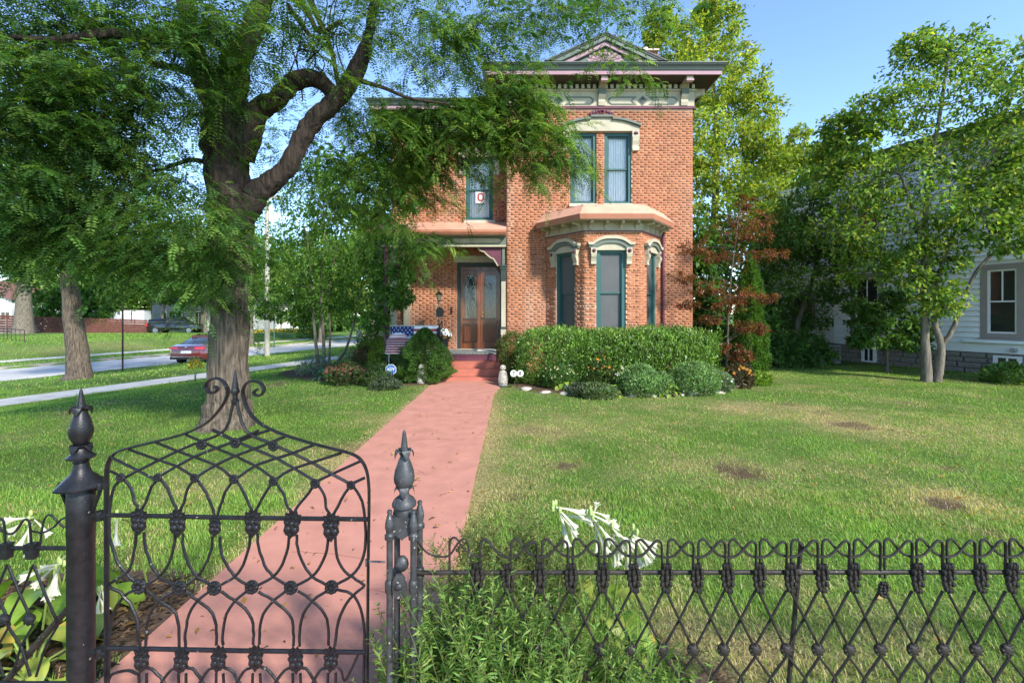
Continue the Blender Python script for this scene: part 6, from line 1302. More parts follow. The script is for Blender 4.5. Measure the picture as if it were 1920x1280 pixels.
# flag covered bench
fb_ = thing('flag_bench', 'porch bench draped in a stars and stripes flag cloth', 'bench', (-2.6, 12.5, 0)); x0, x1 = -3.23, -1.96
FW = M('flag_white', (.72, .70, .68), .8, var=.06, scale=6); FR_ = M('flag_red', (.40, .05, .045), .8, var=.1, scale=6); FB = M('flag_blue', (.02, .035, .13), .8, var=.1, scale=6)
def cloth_row(za, zb, ya, yb, xa, xb, mat, name):
    mb = MB(); n = 14; vs = []
    for k in range(n+1):
        u = k/n; x = xa+(xb-xa)*u; w = .012*math.sin(x*23)+.01*math.sin(x*9+1); vs += [(x, ya+w, za), (x, yb+w, zb)]
    m = len(vs); vs += [(a, b_+.012, c_) for a, b_, c_ in vs]; mb.add(vs, [(2*k, 2*k+2, 2*k+3, 2*k+1) for k in range(n)]+[(m+2*k+1, m+2*k+3, m+2*k+2, m+2*k) for k in range(n)]); return mb.build(name, mat, fb_)
zt, zbk = 1.385, .93; hb = (zt-zbk)/7
for k in range(7):
    za = zt-k*hb; xa = -2.61
    cloth_row(za-hb, za, 12.47-.06*(k+1)/7, 12.47-.06*k/7, xa, x1, FR_ if k % 2 else FW, 'stripe')
cn = cloth_row(zt-7*hb, zt, 12.41, 12.47, x0, -2.612, FB, 'canton')
mb = MB()
for r in range(7):
    for k in range(6 if r % 2 == 0 else 5):
        x = x0+.06+(k+(0 if r % 2 == 0 else .5))*.102; z = zt-.035-r*.063; y = 12.47-.06*(zt-z)/(zt-zbk)-.002+.012*math.sin(x*23)+.01*math.sin(x*9+1); q = .022
        mb.add([(x, y-.006, z)]+[(x+(q if j % 2 == 0 else q*.42)*math.sin(j*math.pi/5), y-.005, z+(q if j % 2 == 0 else q*.42)*math.cos(j*math.pi/5)) for j in range(10)], [(0, 1+(j+1) % 10, 1+j) for j in range(10)])
mb.build('stars', FW, cn)
for k in range(13): cloth_row(1.08-.03*k, 1.11-.03*k if k else 1.13, 12.02-.02*k, 12.10-.02*k+.35*(k == 0), x0+.03, x1-.02, FR_ if k % 2 else FW, 'stripe')
mb = MB(); mb.ball((-2.96, 12.22, 1.10), .24, .12, .13, 12, 8); pw_ = mb.build('pillow', FW, fb_, True)
for dz in (-.06, .0, .06):
    mb = MB(); q = math.sqrt(max(0, 1-(dz/.13)**2)); mb.lathe([(1, -.014), (1.012, 0), (1, .014)], n=16); mb.v = [(-2.96+x*.24*q*1.01, 12.22+y*.121*q*1.01, 1.10+dz+z) for x, y, z in mb.v]; mb.build('stripe', FR_, pw_)
mb = MB(); mb.tube([(x0-.01, 12.51, 1.40), (x1, 12.51, 1.40)], .014, 6); 
for x in (x0, x1): mb.tube([(x, 12.53, 1.40), (x+.1*(1 if x == x0 else -1)*.4, 12.06, 0)], .014, 6); mb.tube([(x, 12.06, 1.06), (x, 12.55, 0)], .014, 6)
mb.build('frame', M('light_metal', (.55, .55, .55), .4, metal=.6), fb_)
# lamp with house plaque, pot of mums
b = Vector((at(823, 600, 13.2).x, 13.2, FLZ)); lpz = thing('porch_lamp', 'black porch lamp post with a lantern and a hanging plaque', 'lamp', b); mb = MB(); mb.tube([b, b+Vector((0, 0, 1.42))], .014, 8); mb.lathe([(.10, 0), (.09, .02), (.02, .04)], b, 12); mb.build('pole', IRON, lpz)
c = b+Vector((0, 0, 1.44)); mb = MB(); mb.lathe([(.03, -.03), (.05, .0), (.055, .005)], c, 8); mb.lathe([(.12, .15), (.125, .165), (.05, .22), (.02, .25), (.015, .29), (.002, .295)], c, 10); mb.build('lantern_cap', IRON, lpz); mb = MB(); mb.lathe([(.05, .006), (.085, .148)], c, 8); mb.build('lantern_glass', glass_mat('lamp_glass', tint=(.4, .38, .3), refl=.05, alpha=.5), lpz)
mb = MB(); qx_, qz_ = b.x+.03, 1.80; mb.prism([(qx_-.10, 13.16, qz_-.17), (qx_+.10, 13.16, qz_-.17), (qx_+.11, 13.16, qz_+.02), (qx_+.06, 13.16, qz_+.08), (qx_, 13.16, qz_+.12), (qx_-.06, 13.16, qz_+.08), (qx_-.11, 13.16, qz_+.02)], (0, .02, 0)); mb.build('plaque', IRON, lpz); 
b = Vector((at(831, 640, 13.0).x, 13.0, FLZ)); pt = thing('flower_pot', 'tall black pot of white mums on the porch floor by the handrail', 'potted plant', b); mb = MB(); mb.lathe([(.11, 0), (.15, .34), (.165, .345), (.165, .38), (.14, .38), (.13, .33)], b, 18); mb.build('pot', M('black_pot', (.02, .02, .022), .4), pt, True); cr = Crown(); shell_leaves(cr, (b.x, 13.0, 1.13), (.19, .19, .16), 800, .05, [(.07, .13, .03)], wl=.5); cr.build('foliage', pt); mb = MB()
for k in range(80): d = Vector(randn3(1)[0]); d.z = abs(d.z); p = b+Vector((d.x*.21, d.y*.21, .46+d.z*.19)); mb.ball(p, .034, .034, .024, 6, 4)
mb.build('flowers', WHT, pt)['kind'] = 'stuff'
b = Vector((-.17, 12.25, .0)); t = thing('red_flower', 'single red bloom beside the right handrail', 'flower', b); mb = MB(); c = b+Vector((0, 0, 1.13))
for k in range(9): mb.ball(c+Vector(randn3(1)[0])*.035, .035, .03, .03, 6, 4)
mb.build('petals', RED, t, True); mb = MB(); mb.tube([b, b+Vector((.02, 0, .6)), c], .008, 5); mb.build('stem', M('green_stem', (.06, .1, .03), .7), t)
# garden spotlight at the bed's right tip
b = gr(1430, 716); t = thing('garden_spotlight', 'small black garden spotlight at the right tip of the bed', 'light', b); mb = MB(); mb.tube([b, b+Vector((0, 0, .08))], .01, 6); mb.build('stake', IRON, t); mb = MB(); mb.tube([b+Vector((-.09, 0, .10)), b+Vector((.06, -.02, .10))], .045, 10); mb.build('lamp_head', IRON, t)
# ---------------------------------------------------------------- white clapboard house on the right
NP = Vector((13.75, 12.6)); NQ = Vector((11.9, 17.3)); nd = (NQ-NP).normalized(); S0 = NP-nd*5.0
nh = thing('clapboard_house', 'white clapboard house with a grey stone base on the right edge', 'house', (S0.x, S0.y, 0)); fn = Face(S0, NQ)   # outside is on the left of S0->NQ
fn.n = -fn.n; LW_ = fn.w
SID = M('white_clapboard', (.78, .80, .78), .7, var=.05, scale=3); TAUPE = M('taupe_trim', (.30, .26, .235), .7, var=.06, scale=4); NST = M('grey_foundation_stone', (.24, .215, .18), .9, var=.35, scale=4, bump=.02, bscale=14); WTRIM = M('white_trim', (.72, .72, .70), .6)
def nproj(px, py):
    """point of the wall plane seen at that pixel of the photograph (layout aid)"""
    d = Vector(((px-960)/F, 1)); o = S0; den = d.x*fn.u.y-d.y*fn.u.x; s = (o.x*d.y-o.y*d.x)/(-(fn.u.x*d.y-fn.u.y*d.x)); p = o+Vector((fn.u.x, fn.u.y))*s; return s, H-(py-586)*p.y/F
zst = .62
mb = MB(); fn.bx(mb, 0, LW_, -.1, zst, -.4, -.06); mb.build('foundation', M('mortar_grey', (.2, .19, .17), .95), nh)
fst = MB(); fst.box(0, 1, -.05, .05, 0, 1)
smh = MB(); smh.add([(0, -.06, 0), (1, -.06, 0), (1, -.06, 1), (0, -.06, 1), (.03, .02, .06), (.97, .02, .06), (.96, .02, .94), (.04, .02, .95)], [(4, 7, 6, 5), (0, 4, 5, 1), (1, 5, 6, 2), (2, 6, 7, 3), (3, 7, 4, 0)]); smm = smh.mesh('foundation_stone', NST)
ang = math.atan2(fn.u.y, fn.u.x)
z = .0
for r in range(4):
    h = (.15, .17, .14, .15)[r]; s = .0
    while s < LW_-.2:
        w = random.uniform(.28, .6); p = fn.P(s, z+.006, 0); link_mesh('foundation_stone', smm, nh, p, (0, 0, ang), (w-.02, 1, h-.014)); s += w
    z += h
mb = MB(); fn.bx(mb, -.0, LW_, zst, zst+.26, -.3, .03); mb.build('skirt_board', SID, nh)
hb = .155; k = 0; z = zst+.263; wins = [(nproj(1852, 600)[0], nproj(1908, 600)[0], 1.17, 2.95, 'w'), (nproj(1604, 600)[0], nproj(1648, 600)[0], 1.2, 2.95, 'w')]
wins = [(min(a, b), max(a, b), c, d, e) for a, b, c, d, e in wins]
wins += [(a, b, 4.6, 6.2, 'u') for a, b, c, d, e in wins]
while z < 6.9:
    iv = [(0, LW_)]
    for (a, b, c, d, e) in wins:
        if z+hb > c-.14 and z < d+.14: iv = cut(iv, a-.16, b+.16)
    for (a, b) in iv:
        mb = MB(); n = fn.n; p = [fn.P(a, z, -.01), fn.P(a, z, .055), fn.P(a, z+hb-.012, .012), fn.P(a, z+hb-.012, -.02)]; mb.prism(p, fn.u*(b-a)); mb.build('clapboard', SID, nh)
    z += hb
mb = MB(); fn.bx(mb, 0, LW_, zst, 7.0, -.3, -.03); mb.build('wall', SID, nh)
for (a, b, c, d, e) in wins:
    mb = MB()
    for q in ((a-.15, a, c-.12, d+.15), (b, b+.15, c-.12, d+.15), (a, b, d, d+.15)): fn.bx(mb, *q, -.05, .04)
    fn.bx(mb, a-.18, b+.18, c-.16, c-.122, -.05, .08); fn.bx(mb, a, b, c-.12, c, -.05, .04); w = mb.build('window', TAUPE, nh); m = (c+d)/2; mb = MB()
    for q in ((a, a+.05, c, d), (b-.05, b, c, d), (a+.05, b-.05, c, c+.05), (a+.05, b-.05, d-.05, d), (a+.05, b-.05, m-.02, m+.02), ((a+b)/2-.012, (a+b)/2+.012, m+.02, d-.05)): fn.bx(mb, *q, -.03, .01)
    mb.build('sash', WTRIM, w); mb = MB(); fn.bx(mb, a+.05, b-.05, c+.05, d-.05, -.026, -.02); mb.build('pane', M('dark_window', (.03, .032, .03), .08, spec=.8), w)
for (pa, pb) in ((1872, 1908), (1622, 1638)):
    a, b = sorted((nproj(pa, 690)[0], nproj(pb, 690)[0])); mb = MB()
    for q in ((a-.1, a, .05, .56), (b, b+.1, .05, .56), (a, b, .5, .56), (a, b, .05, .1), ((a+b)/2-.02, (a+b)/2+.02, .1, .5)): fn.bx(mb, *q, -.05, .045)
    w = mb.build('basement_window', WTRIM, nh); mb = MB(); fn.bx(mb, a, b, .1, .5, -.04, .03); mb.build('pane', M('dark_window', (.03, .032, .03), .08, spec=.8), w)
mb = MB(); mb.tube([fn.P(.5, .92, .12), fn.P(LW_*.62, .93, .12)], .055, 10); mb.build('drain_pipe', SID, nh, True)
s_, z_ = nproj(1905, 662); mb = MB(); mb.tube([fn.P(s_, .73, .03), fn.P(s_, .73, .2)], .06, 10); mb.build('vent', M('vent_grey', (.3, .3, .29), .6), nh)
s_, z_ = nproj(1725, 620); mb = MB(); fn.bx(mb, s_-.06, s_+.06, zst+.26, 6.9, .01, .05); mb.build('corner_board', WTRIM, nh)
mb = MB(); mb.prism([fn.P(-.3, z, d) for z, d in ((6.95, .55), (7.05, .62), (8.6, -4.5), (6.95, -.3))], fn.u*(LW_+.6)); mb.build('roof', SLATE, nh)
mb = MB(); mb.prism([fn.P(-.3, z, d) for z, d in ((3.68, .05), (3.62, .9), (3.78, .95), (4.05, .05))], fn.u*(LW_*.42)); mb.build('porch_hood', WTRIM, nh)
# rear wing, set back to the left
e = fn.P(LW_, 0, 0); W2 = Face((e.x+.35, e.y+.3), (e.x-.9, e.y+3.6)); W2.n = -W2.n
mb = MB(); W2.bx(mb, 0, W2.w, .6, 6.9, -3, 0); mb.build('wing_wall', SID, nh); z = .62
while z < 6.8: mb = MB(); p = [W2.P(0, z, .001), W2.P(0, z, .034), W2.P(0, z+hb, .006), W2.P(0, z+hb, .001)]; mb.prism(p, W2.u*W2.w); mb.build('clapboard', SID, nh); z += hb
mb = MB(); W2.bx(mb, 0, W2.w, -.1, .6, -3, -.02); mb.build('foundation', NST, nh)
mb = MB(); W2.bx(mb, .9, 1.9, 1.1, 2.5, 0, .05); w = mb.build('window', TAUPE, nh); mb = MB(); W2.bx(mb, 1.03, 1.77, 1.25, 2.37, .02, .06); mb.build('pane', M('dark_window', (.03, .032, .03), .08, spec=.8), w)
mb = MB(); c = Vector((11.0, 16.5, 0)); mb.box(10.7, 11.35, 16.2, 16.8, 0, .62); ac = mb.build('air_conditioner', M('grey_case', (.22, .21, .20), .7)); tag(ac, 'grey air conditioner box at the corner of the white clapboard house', 'air conditioner')
mb = MB()
for k in range(9): mb.box(10.72, 11.33, 16.19, 16.2, .06+k*.06, .09+k*.06)
tag(mb.build('grille', M('dark_metal', (.04, .04, .04), .5, metal=.6), ac))
b = gr(1893, 722); t = shrub('small_bush', 'small bright leafy bush at the right edge below the basement window', b); cr = Crown(); shell_leaves(cr, (b.x+.25, b.y+.3, .18), (.45, .35, .25), 900, .10, G_M, wl=.5, rough=.4); cr.build('foliage', t); stems_mb(b+Vector((.25, .3, 0)), 6, .3, .2).build('stems', BARK, t)
# overhead cables
CAB = M('cable', (.02, .02, .02), .6)
for lb, pts in (('thin black overhead cable sloping down across the right trees', [(2000, 165, 9), (1920, 205, 10), (1760, 300, 13), (1560, 385, 18), (1400, 440, 24), (1300, 470, 29)]), ('lower black overhead cable across the upper right wall', [(2000, 255, 9), (1920, 290, 10), (1850, 320, 11.5), (1740, 370, 14)])):
    mb = MB(); mb.tube(smooth_path([at(*p) for p in pts], 4), .012, 5); tag(mb.build('power_cable', CAB), lb, 'cable')

# ---------------------------------------------------------------- across the street
RF = M('red_board_stain', (.115, .042, .030), .75, var=.25, scale=4); rf = thing('board_fence', 'red brown horizontal board fence on the bank across the street', 'fence', at(130, 622, 53))
A_ = at(-60, 622, 48); B_ = at(277, 627, 58); za, zb_ = A_.z, B_.z; nseg = 11
for k in range(nseg):
    u0, u1 = k/nseg, (k+1)/nseg; a = A_.lerp(B_, u0); b = A_.lerp(B_, u1); d = (b-a); n = Vector((d.y, -d.x, 0)).normalized()
    mb = MB(); mb.obox(a-n*.05+Vector((0, 0, -.3)), d.normalized()*.11, n*.11, (0, 0, 2.15)); mb.build('post', RF, rf)
    for j in range(7): mb = MB(); mb.obox(a+d*.02+n*.06+Vector((0, 0, .0+j*.262)), d*.97, n*.03, (0, 0, .228)); mb.build('board', RF, rf)
def simple_house(name, label, P, u, w, dep, h, roofh, wall, roof, z0, wins=(), gable_front=True, sid=True):
    t = thing(name, label, 'house', (P.x, P.y, z0)); f = Face((P.x, P.y), (P.x+u[0]*w, P.y+u[1]*w)); mb = MB(); f.bx(mb, 0, w, z0-.5, z0+h, -dep, 0)
    if gable_front: f.poly(mb, [(0, z0+h+.001), (w, z0+h+.001), (w/2, z0+h+roofh)], -dep, 0)
    mb.build('wall', wall, t); mb = MB()
    if gable_front:
        for pts in ([(-.3, z0+h-.12), (w/2, z0+h+roofh), (w/2, z0+h+roofh+.18), (-.3, z0+h+.06)], [(w+.3, z0+h-.12), (w/2, z0+h+roofh), (w/2, z0+h+roofh+.18), (w+.3, z0+h+.06)]): f.poly(mb, pts, -dep-.3, .35)
    else:
        p = [f.P(-.3, z0+h, .4), f.P(-.3, z0+h+roofh, -dep/2), f.P(-.3, z0+h, -dep-.4)]; mb.prism(p, f.u*(w+.6))
    mb.build('roof', roof, t)
    if sid:
        mb = MB(); z = z0+.2
        while z < z0+h: f.bx(mb, 0, w, z, z+.02, .002, .03); z += .22
        o = mb.build('siding_laps', wall, t); o['kind'] = 'stuff'
    for (s, za, ww, hh) in wins:
        mb = MB(); f.bx(mb, s-.12, s+ww+.12, z0+za-.12, z0+za+hh+.12, .0, .05); wn_ = mb.build('window', WTRIM, t); mb = MB(); f.bx(mb, s, s+ww/2-.04, z0+za, z0+za+hh, .02, .06); f.bx(mb, s+ww/2+.04, s+ww, z0+za, z0+za+hh, .02, .06); mb.build('pane', M('dark_window', (.03, .032, .03), .08, spec=.8), wn_)
    return t
WHW = M('white_house_wall', (.72, .71, .67), .7, var=.04, scale=2); RDR = M('red_brown_roof', (.20, .10, .085), .8, var=.2, scale=3); GRW = M('grey_house_wall', (.42, .43, .42), .7, var=.05, scale=2)
p = at(-150, 600, 62); simple_house('cottage', 'white cottage with a red brown roof beyond the red board fence', Vector((p.x, p.y-1)), (1, .03), 12.8, 8, 3.9, 2.45, WHW, RDR, -.4, [(11.5, 1.35, 1.0, .85)])
p = at(36, 585, 66); simple_house('cottage', 'long cottage roof half hidden behind the grey trunked tree', Vector((p.x, p.y)), (.98, .2), 5.4, 7, 3.6, 1.9, GRW, RDR, -.6, [], False)
p = at(285, 600, 71); simple_house('grey_house', 'grey clapboard house with white windows behind the black pickup', Vector((p.x, p.y)), (.99, .1), 15, 8, 4.4, 2.8, GRW, SLATE, -1.15, [(1.4, 1.3, .6, 1.6), (2.5, 1.2, 1.7, 1.9), (6.2, 1.0, .9, 2.0), (10.5, 1.1, 1.6, 1.8)], False)
p = at(480, 600, 82); simple_house('porch_house', 'white house with a columned porch behind the yellow flower border', Vector((p.x, p.y)), (.98, .2), 8, 8, 3.9, 2.4, WHW, SLATE, -1.1, [(.8, .8, 1.2, 1.8), (3.2, .8, 1.2, 1.8)], False)
ph = COL.objects['porch_house']; f = Face((p.x, p.y-1.5), (p.x+6.9, p.y-.1))
for k in range(5): mb = MB(); q = f.P(.3+k*1.6, -1, 0); mb.lathe([(.16, 0), (.12, .3), (.1, 2.4), (.16, 2.6)], (q.x, q.y, -1.0), 8); mb.build('column', WTRIM, ph)
mb = MB(); f.bx(mb, 0, 6.9, 1.6, 2.0, -1.5, .1); mb.build('porch_roof', WTRIM, ph)
# white trailer
TRL = M('trailer_white', (.70, .72, .74), .45); a = at(174, 603, 62); b_ = at(270, 603, 63.5); tw = (b_-a).length; f = Face((a.x, a.y), (b_.x, b_.y)); tr = thing('trailer', 'white box trailer behind the red board fence', 'trailer', (a.x, a.y, -.3)); mb = MB(); f.bx(mb, 0, tw, .2, 2.02, -2, 0); mb.build('body', TRL, tr)
mb = MB(); f.bx(mb, -.03, tw+.03, 2.021, 2.1, -2.03, .03); mb.build('roof_rail', M('grey_case', (.22, .21, .20), .7), tr); mb = MB(); f.bx(mb, tw*.38, tw*.40, .3, 1.95, .0, .02); f.bx(mb, tw*.74, tw*.76, .3, 1.95, 0, .02); f.bx(mb, tw*.84, tw*.93, 1.35, 1.4, .0, .03); mb.build('door_seam', M('dark_metal', (.04, .04, .04), .5, metal=.6), tr)
for k in (.35, .5): mb = MB(); q = f.P(tw*k, .05, -.2); mb.tube([q, q+fn.n*0+f.n*.2], .33, 12); mb.build('wheel', M('tyre', (.02, .02, .02), .8), tr)
# vehicles
TYRE = M('tyre', (.02, .02, .02), .8); RIM = M('alloy', (.4, .4, .42), .3, metal=.9); CGL = M('car_glass', (.03, .035, .04), .08, spec=.5)
def loft(mb, secs):
    """secs: list of (x, [(y,z)...]) closed sections joined along x"""
    n = len(secs[0][1]); base = [Vector((x, y, z)) for x, s in secs for y, z in s]; fs = [(i*n+k, i*n+(k+1) % n, (i+1)*n+(k+1) % n, (i+1)*n+k) for i in range(len(secs)-1) for k in range(n)]; fs += [tuple(range(n-1, -1, -1)), tuple(range((len(secs)-1)*n, len(secs)*n))]; mb.add(base, fs)
class Veh:
    def __init__(s, t, o, ang): s.t = t; s.M = Matrix.Translation(o)@Matrix.Rotation(ang, 4, 'Z')
    def put(s, mb, name, mat, par=None, smooth=True): mb.v = [tuple(s.M@Vector(p)) for p in mb.v]; return mb.build(name, mat, par or s.t, smooth)
    def wheel(s, x, y, r, w):
        mb = MB(); mb.tube([(x, y-w/2, r), (x, y+w/2, r)], r, 18); wh = s.put(mb, 'wheel', TYRE); mb = MB(); sg = 1 if y > 0 else -1
        mb.tube([(x, y+sg*w*.5, r), (x, y+sg*(w*.5+.01), r)], r*.66, 14); s.put(mb, 'rim', RIM, wh)
def sec(w, z0, z1, t=.0, r=.08): return [(-w+r*.4, z0), (w-r*.4, z0), (w, z0+r), (w-t*.3, (z0+z1)/2+.05), (w-t-r*.5, z1-.02), (w-t-r*1.5, z1), (-w+t+r*1.5, z1), (-w+t+r*.5, z1-.02), (-w+t*.3, (z0+z1)/2+.05), (-w, z0+r)]
cq = at(341, 680, 24.6); t = thing('sedan', 'maroon sedan driving away on the side street half hidden by the big trunk', 'car', (cq.x, cq.y, ROADZ)); cang = R(94)
V = Veh(t, Vector((cq.x+.05, cq.y+2.4, ROADZ)), cang); PNT = M('maroon_paint', (.12, .012, .018), .25, coat=1., spec=.6)
mb = MB(); loft(mb, [(-2.40, sec(.74, .42, .78, .03)), (-2.33, sec(.84, .30, .98, .05)), (-2.05, sec(.90, .26, 1.06, .07)), (-1.4, sec(.92, .24, 1.05, .06)), (0, sec(.93, .22, .98, .05)), (1.2, sec(.92, .24, .96, .06)), (2.0, sec(.88, .28, .86, .08)), (2.35, sec(.78, .35, .72, .1))]); V.put(mb, 'body', PNT)
mb = MB(); loft(mb, [(-1.75, sec(.70, .98, 1.07, .06, .05)), (-.95, sec(.74, .95, 1.40, .14, .06)), (-.3, sec(.76, .92, 1.46, .16, .06)), (.4, sec(.75, .9, 1.43, .15, .06)), (1.25, sec(.72, .9, 1.0, .05, .04))]); cabin = V.put(mb, 'cabin', CGL)
mb = MB(); loft(mb, [(-.95, sec(.58, 1.395, 1.425, .02, .01)), (-.3, sec(.60, 1.45, 1.485, .02, .01)), (.35, sec(.58, 1.43, 1.455, .02, .01))]); V.put(mb, 'roof', PNT)
for sg in (-1, 1):
    mb = MB(); mb.obox((-2.385, sg*.42, .83), (.12, 0, 0), (0, sg*.44, 0), (.02, 0, .12)); V.put(mb, 'tail_light', M('tail_red', (.55, .02, .02), .25, coat=1), None, False)
    for x in (-1.42, 1.4): V.wheel(x, sg*.80, .33, .22)
mb = MB(); mb.obox((-2.42, -.26, .62), (.03, 0, 0), (0, .52, 0), (.01, 0, .13)); V.put(mb, 'number_plate', M('plate', (.7, .7, .7), .5), None, False)
mb = MB(); mb.obox((-2.425, -.80, .30), (.06, 0, 0), (0, 1.6, 0), (0, 0, .12)); V.put(mb, 'rear_diffuser', M('black_plastic', (.02, .02, .02), .4), None, False); mb = MB(); mb.obox((-2.43, -.72, .43), (.04, 0, 0), (0, 1.44, 0), (0, 0, .025)); V.put(mb, 'bumper_trim', M('chrome', (.7, .7, .7), .15, metal=1), None, False)
mb = MB(); mb.ball((-2.395, 0, .93), .015, .075, .04, 10, 6); V.put(mb, 'badge', M('chrome', (.7, .7, .7), .15, metal=1)); mb = MB(); mb.prism([(-.9, -.01, 1.42), (-.7, -.01, 1.46), (-.82, -.01, 1.53)], (0, .02, 0)); V.put(mb, 'roof_fin', PNT, None, False)
tq = at(331, 627, 59); t = thing('pickup_truck', 'black crew cab pickup truck with a covered bed behind the lawn bank', 'truck', (tq.x, tq.y, tq.z)); V = Veh(t, tq+Vector((0, 0, .1)), .12); V.M = V.M@Matrix.Scale(1.06, 4); BLK = M('black_paint', (.008, .008, .01), .22, coat=1, spec=.6)
mb = MB(); loft(mb, [(-2.75, sec(.88, .60, 1.20, .02)), (-2.65, sec(.97, .48, 1.26, .03)), (-.5, sec(.98, .46, 1.24, .03)), (1.2, sec(.98, .46, 1.22, .03)), (2.4, sec(.95, .48, 1.14, .06)), (2.75, sec(.85, .55, 1.0, .08))]); V.put(mb, 'body', BLK)
mb = MB(); loft(mb, [(-.75, sec(.85, 1.2, 1.75, .12, .06)), (-.2, sec(.86, 1.2, 1.93, .15, .06)), (.6, sec(.86, 1.2, 1.92, .15, .06)), (1.55, sec(.82, 1.18, 1.26, .04, .04))]); V.put(mb, 'cabin', CGL); mb = MB(); loft(mb, [(-.72, sec(.74, 1.74, 1.83, .03, .02)), (-.2, sec(.74, 1.92, 1.965, .03, .02)), (.62, sec(.74, 1.91, 1.95, .03, .02))]); V.put(mb, 'roof', BLK)
mb = MB(); loft(mb, [(-2.6, sec(.88, 1.25, 1.72, .12, .06)), (-.8, sec(.88, 1.23, 1.86, .14, .06))]); V.put(mb, 'bed_cap', BLK)
for sg in (-1, 1):
    for x in (-1.75, 1.85): V.wheel(x, sg*.86, .42, .26)
    mb = MB(); mb.obox((-2.74, sg*.78, .9), (.12, 0, 0), (0, sg*.2, 0), (0, 0, .3)); V.put(mb, 'tail_light', M('tail_red', (.55, .02, .02), .25, coat=1), None, False)
for x in (-.05, .75): mb = MB(); mb.obox((x, -.84, 1.2), (.08, 0, 0), (0, .03, 0), (0, .12, .68)); V.put(mb, 'door_pillar', BLK, None, False)
# a second dark car nose behind the fence end
tq2 = at(277, 627, 61); t = thing('parked_car', 'black parked car showing only its tail at the end of the red fence', 'car', tq2); V = Veh(t, tq2+Vector((-1.2, 0, 0)), .12); mb = MB(); loft(mb, [(-1.8, sec(.8, .35, .9, .05)), (0, sec(.88, .28, 1.0, .05)), (1.1, sec(.86, .3, 1.0, .05)), (1.9, sec(.8, .36, .95, .05))]); V.put(mb, 'body', BLK); mb = MB(); loft(mb, [(-.9, sec(.7, .98, 1.05, .05, .04)), (-.2, sec(.72, .95, 1.36, .1, .05)), (.8, sec(.72, .95, 1.34, .1, .05)), (1.5, sec(.7, .96, 1.02, .05, .04))]); V.put(mb, 'cabin', CGL)
for sg in (-1, 1):
    for x in (-1.1, 1.2): V.wheel(x, sg*.76, .32, .2)
mb = MB(); mb.obox((1.88, -.25, .55), (.03, 0, 0), (0, .5, 0), (0, 0, .13)); V.put(mb, 'number_plate', M('plate', (.7, .7, .7), .5), None, False)
# sign post, poles, stair and rail
q = at(230, 694, 21.2); q.z = gzf(q.x, q.y); mb = MB(); mb.box(q.x-.025, q.x+.025, q.y-.025, q.y+.025, q.z-.2, at(232, 570, 21.2).z); tag(mb.build('sign_post', M('brown_steel', (.06, .035, .03), .7)), 'thin dark steel sign post seen edge on beside the street', 'sign post')
q = at(501, 667, 28.8); q.z = gzf(q.x, q.y)-.2; up = thing('utility_pole', 'pale wooden utility pole on the near verge of the street', 'pole', q); mb = MB(); mb.tube([q, (q.x, q.y, 9.5)], [.15, .11], 10); mb.build('pole', M('pale_pole', (.36, .34, .29), .9, var=.15, scale=6), up); mb = MB(); mb.box(q.x-.9, q.x+.9, q.y-.15, q.y-.05, 8.7, 8.85); mb.build('cross_arm', M('pale_pole', (.36, .34, .29), .9), up)
q = at(514, 650, 37); mb = MB(); mb.tube([(q.x, q.y, gzf(q.x, q.y)-.2), (q.x, q.y, 1.2)], .04, 8); tag(mb.build('sign_post', M('green_steel', (.06, .12, .09), .7)), 'thin green sign post across the street right of the utility pole', 'sign post')
sr = thing('stone_stair', 'pale stone steps climbing the grass bank at the far left', 'steps', at(8, 660, 32)); b0 = at(26, 660, 32.5); b1 = at(-2, 641, 36.5); dd = (b1-b0)
for k in range(6): p = b0+dd*(k/6); mb = MB(); mb.obox(p+Vector((0, 0, -.5)), (-2.2, -.5, 0), Vector((dd.x, dd.y, 0))/6*1.02, (0, 0, .5+dd.z/6)); mb.build('stair_step', CONC, sr)
rl = thing('stair_railing', 'dark iron railing beside the stone steps on the bank', 'railing', at(45, 656, 32.5)); mb = MB(); tp = []; BRS = M('brown_steel', (.06, .035, .03), .7)
for k in range(9):
    p = at(46, 657, 32.5).lerp(at(-14, 632, 38), k/8); p.z = gzf(p.x, p.y); mb = MB(); mb.tube([p-Vector((0, 0, .1)), p+Vector((0, 0, .85))], .018 if k % 4 else .03, 5); mb.build('baluster', BRS, rl); tp.append(p+Vector((0, 0, .85)))
mb = MB(); mb.tube(tp, .03, 6); mb.build('rail', BRS, rl)
# yellow flower border, hedge lumps across the street
for lb, px, py, Y, r, h, cols, fl, nf in (('yellow flowering border below the white porch house', 545, 632, 52, 2.4, .9, G_M, YEL, 160), ('golden border plants left of the utility pole across the street', 490, 632, 54, 1.6, .8, G_M, YEL, 90), ('rounded dark bush behind the slim tree stems across the street', 577, 637, 48, 1.0, 1.5, G_D, None, 0), ('lighter rounded bush beside the dark one across the street', 596, 637, 47, .8, 1.4, G_M, None, 0)):
    b = at(px, py, Y); t = shrub('border_plant', lb, b); cr = Crown(); shell_leaves(cr, (b.x, b.y, b.z+h*.4), (r, r*.5, h*.6), 1600, .16, cols, wl=.5, rough=.3, zmin=-9); cr.build('foliage', t)
    if fl:
        mb = MB()
        for k in range(nf): mb.ball((b.x+random.uniform(-r, r), b.y-.4*r*random.random(), b.z+h*random.uniform(.5, 1.05)), .09, .09, .07, 5, 3)
        mb.build('flowers', fl, t)['kind'] = 'stuff'
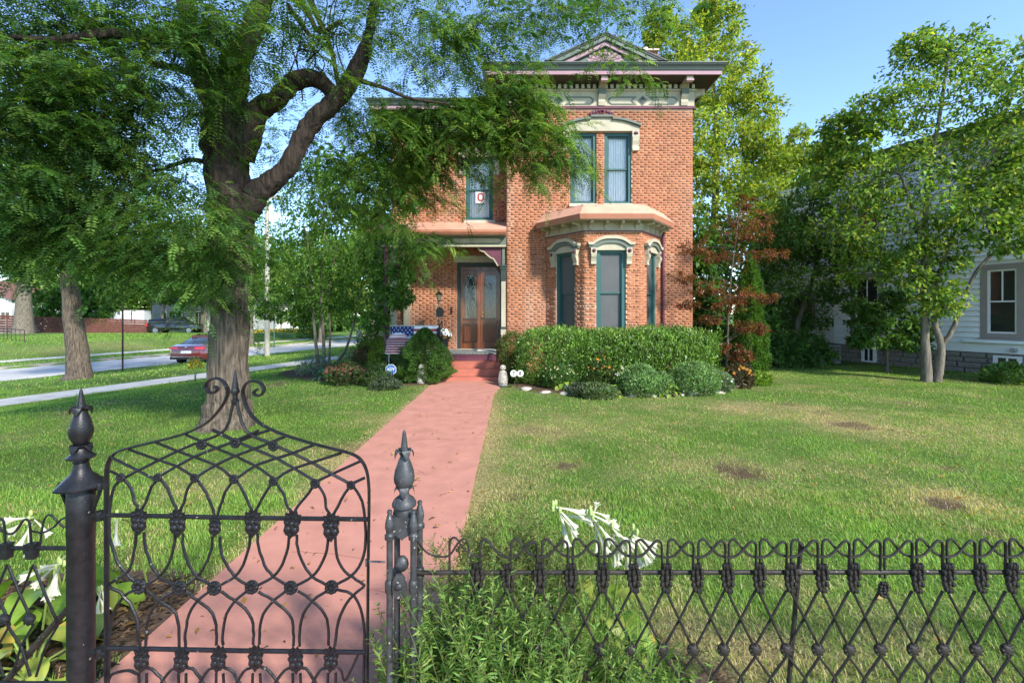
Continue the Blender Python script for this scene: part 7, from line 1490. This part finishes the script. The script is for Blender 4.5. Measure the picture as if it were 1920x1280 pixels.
b = gr(366, 715); b = at(366, 712, 14.6); b.z = gzf(b.x, b.y); t = shrub('street_flower', 'small yellow leaved plant at the lawn edge left of the big trunk', b); cr = Crown(); shell_leaves(cr, (b.x, b.y, b.z+.35), (.18, .14, .33), 260, .09, [(.35, .30, .05), (.12, .18, .03), (.5, .34, .05)], wl=.5, rough=.5); cr.build('foliage', t); stems_mb(b, 5, .4, .1).build('stems', M('green_stem', (.06, .1, .03), .7), t)
# ---------------------------------------------------------------- turf blades
def blades(name, label, n, yr, xr, h, wd, thin, far=None):
    Y = np.sqrt(RNG.uniform(yr[0]**2, yr[1]**2, n)); X = RNG.uniform(-1, 1, n)*(1.25*Y+1.2) if far is None else RNG.uniform(xr[0], xr[1], n)
    k = free_lawn(X, Y); X, Y = X[k], Y[k]; dry, soil = lawn_state(X, Y); keep = RNG.random(len(X)) > np.clip(soil*1.05, 0, .9); X, Y, dry = X[keep], Y[keep], dry[keep]; N = len(X)
    z = gz(X, Y); a = RNG.random(N)*2*math.pi; cl = .6+.8*vnoise(X, Y, 6, 12); hh = h*(.45+.75*RNG.random(N))*cl*(1-.45*dry); ln = hh*(.35+.75*RNG.random(N)); s = np.stack([-np.sin(a), np.cos(a), 0*a], 1)*(wd*(.7+.6*RNG.random(N)))[:, None]; d = np.stack([np.cos(a)*ln, np.sin(a)*ln, hh], 1)
    b = np.stack([X, Y, z], 1); isdry = RNG.random(N) < np.clip(dry*1.05-.04, .04, .93)
    c = np.where(isdry[:, None], shade(N, [(.52, .43, .21), (.46, .37, .17), (.58, .49, .27)], .2), shade(N, [(.15, .29, .048), (.195, .335, .058), (.27, .385, .075)], .25)*(.72+.5*vnoise(X, Y, 1.6, 8))[:, None])
    if thin: V = np.stack([b-s*.5, b+s*.5, b+d], 1).reshape(-1, 3); me = np_obj(name, V, None, np.arange(N*3).reshape(-1, 3), np.repeat(c, 3, 0), LEAF)
    else:
        m = b+d*.55+np.array([0, 0, 1.])*(hh*.14)[:, None]; V = np.stack([b-s*.5, b+s*.5, m+s*.38, m-s*.38, b+d], 1).reshape(-1, 3); i = np.arange(N)[:, None]*5
        me = np_obj(name, V, i+np.array([[0, 1, 2, 3]]), i+np.array([[3, 2, 4]]), np.repeat(c, 5, 0), LEAF)
    tag(me, label, kind='stuff')
blades('grass', 'short turf blades close to the fence', 155000, (1.9, 4.6), None, .038, .0040, False)
blades('grass', 'turf blades across the middle of the front lawn', 180000, (4.6, 8.2), None, .034, .006, True)
blades('grass', 'turf blades on the far part of the front lawn', 195000, (8.2, 15.5), None, .032, .010, True)
blades('grass', 'rough grass on the verges along the street', 90000, (13, 46), (-42, -3.5), .075, .035, True, far=1)
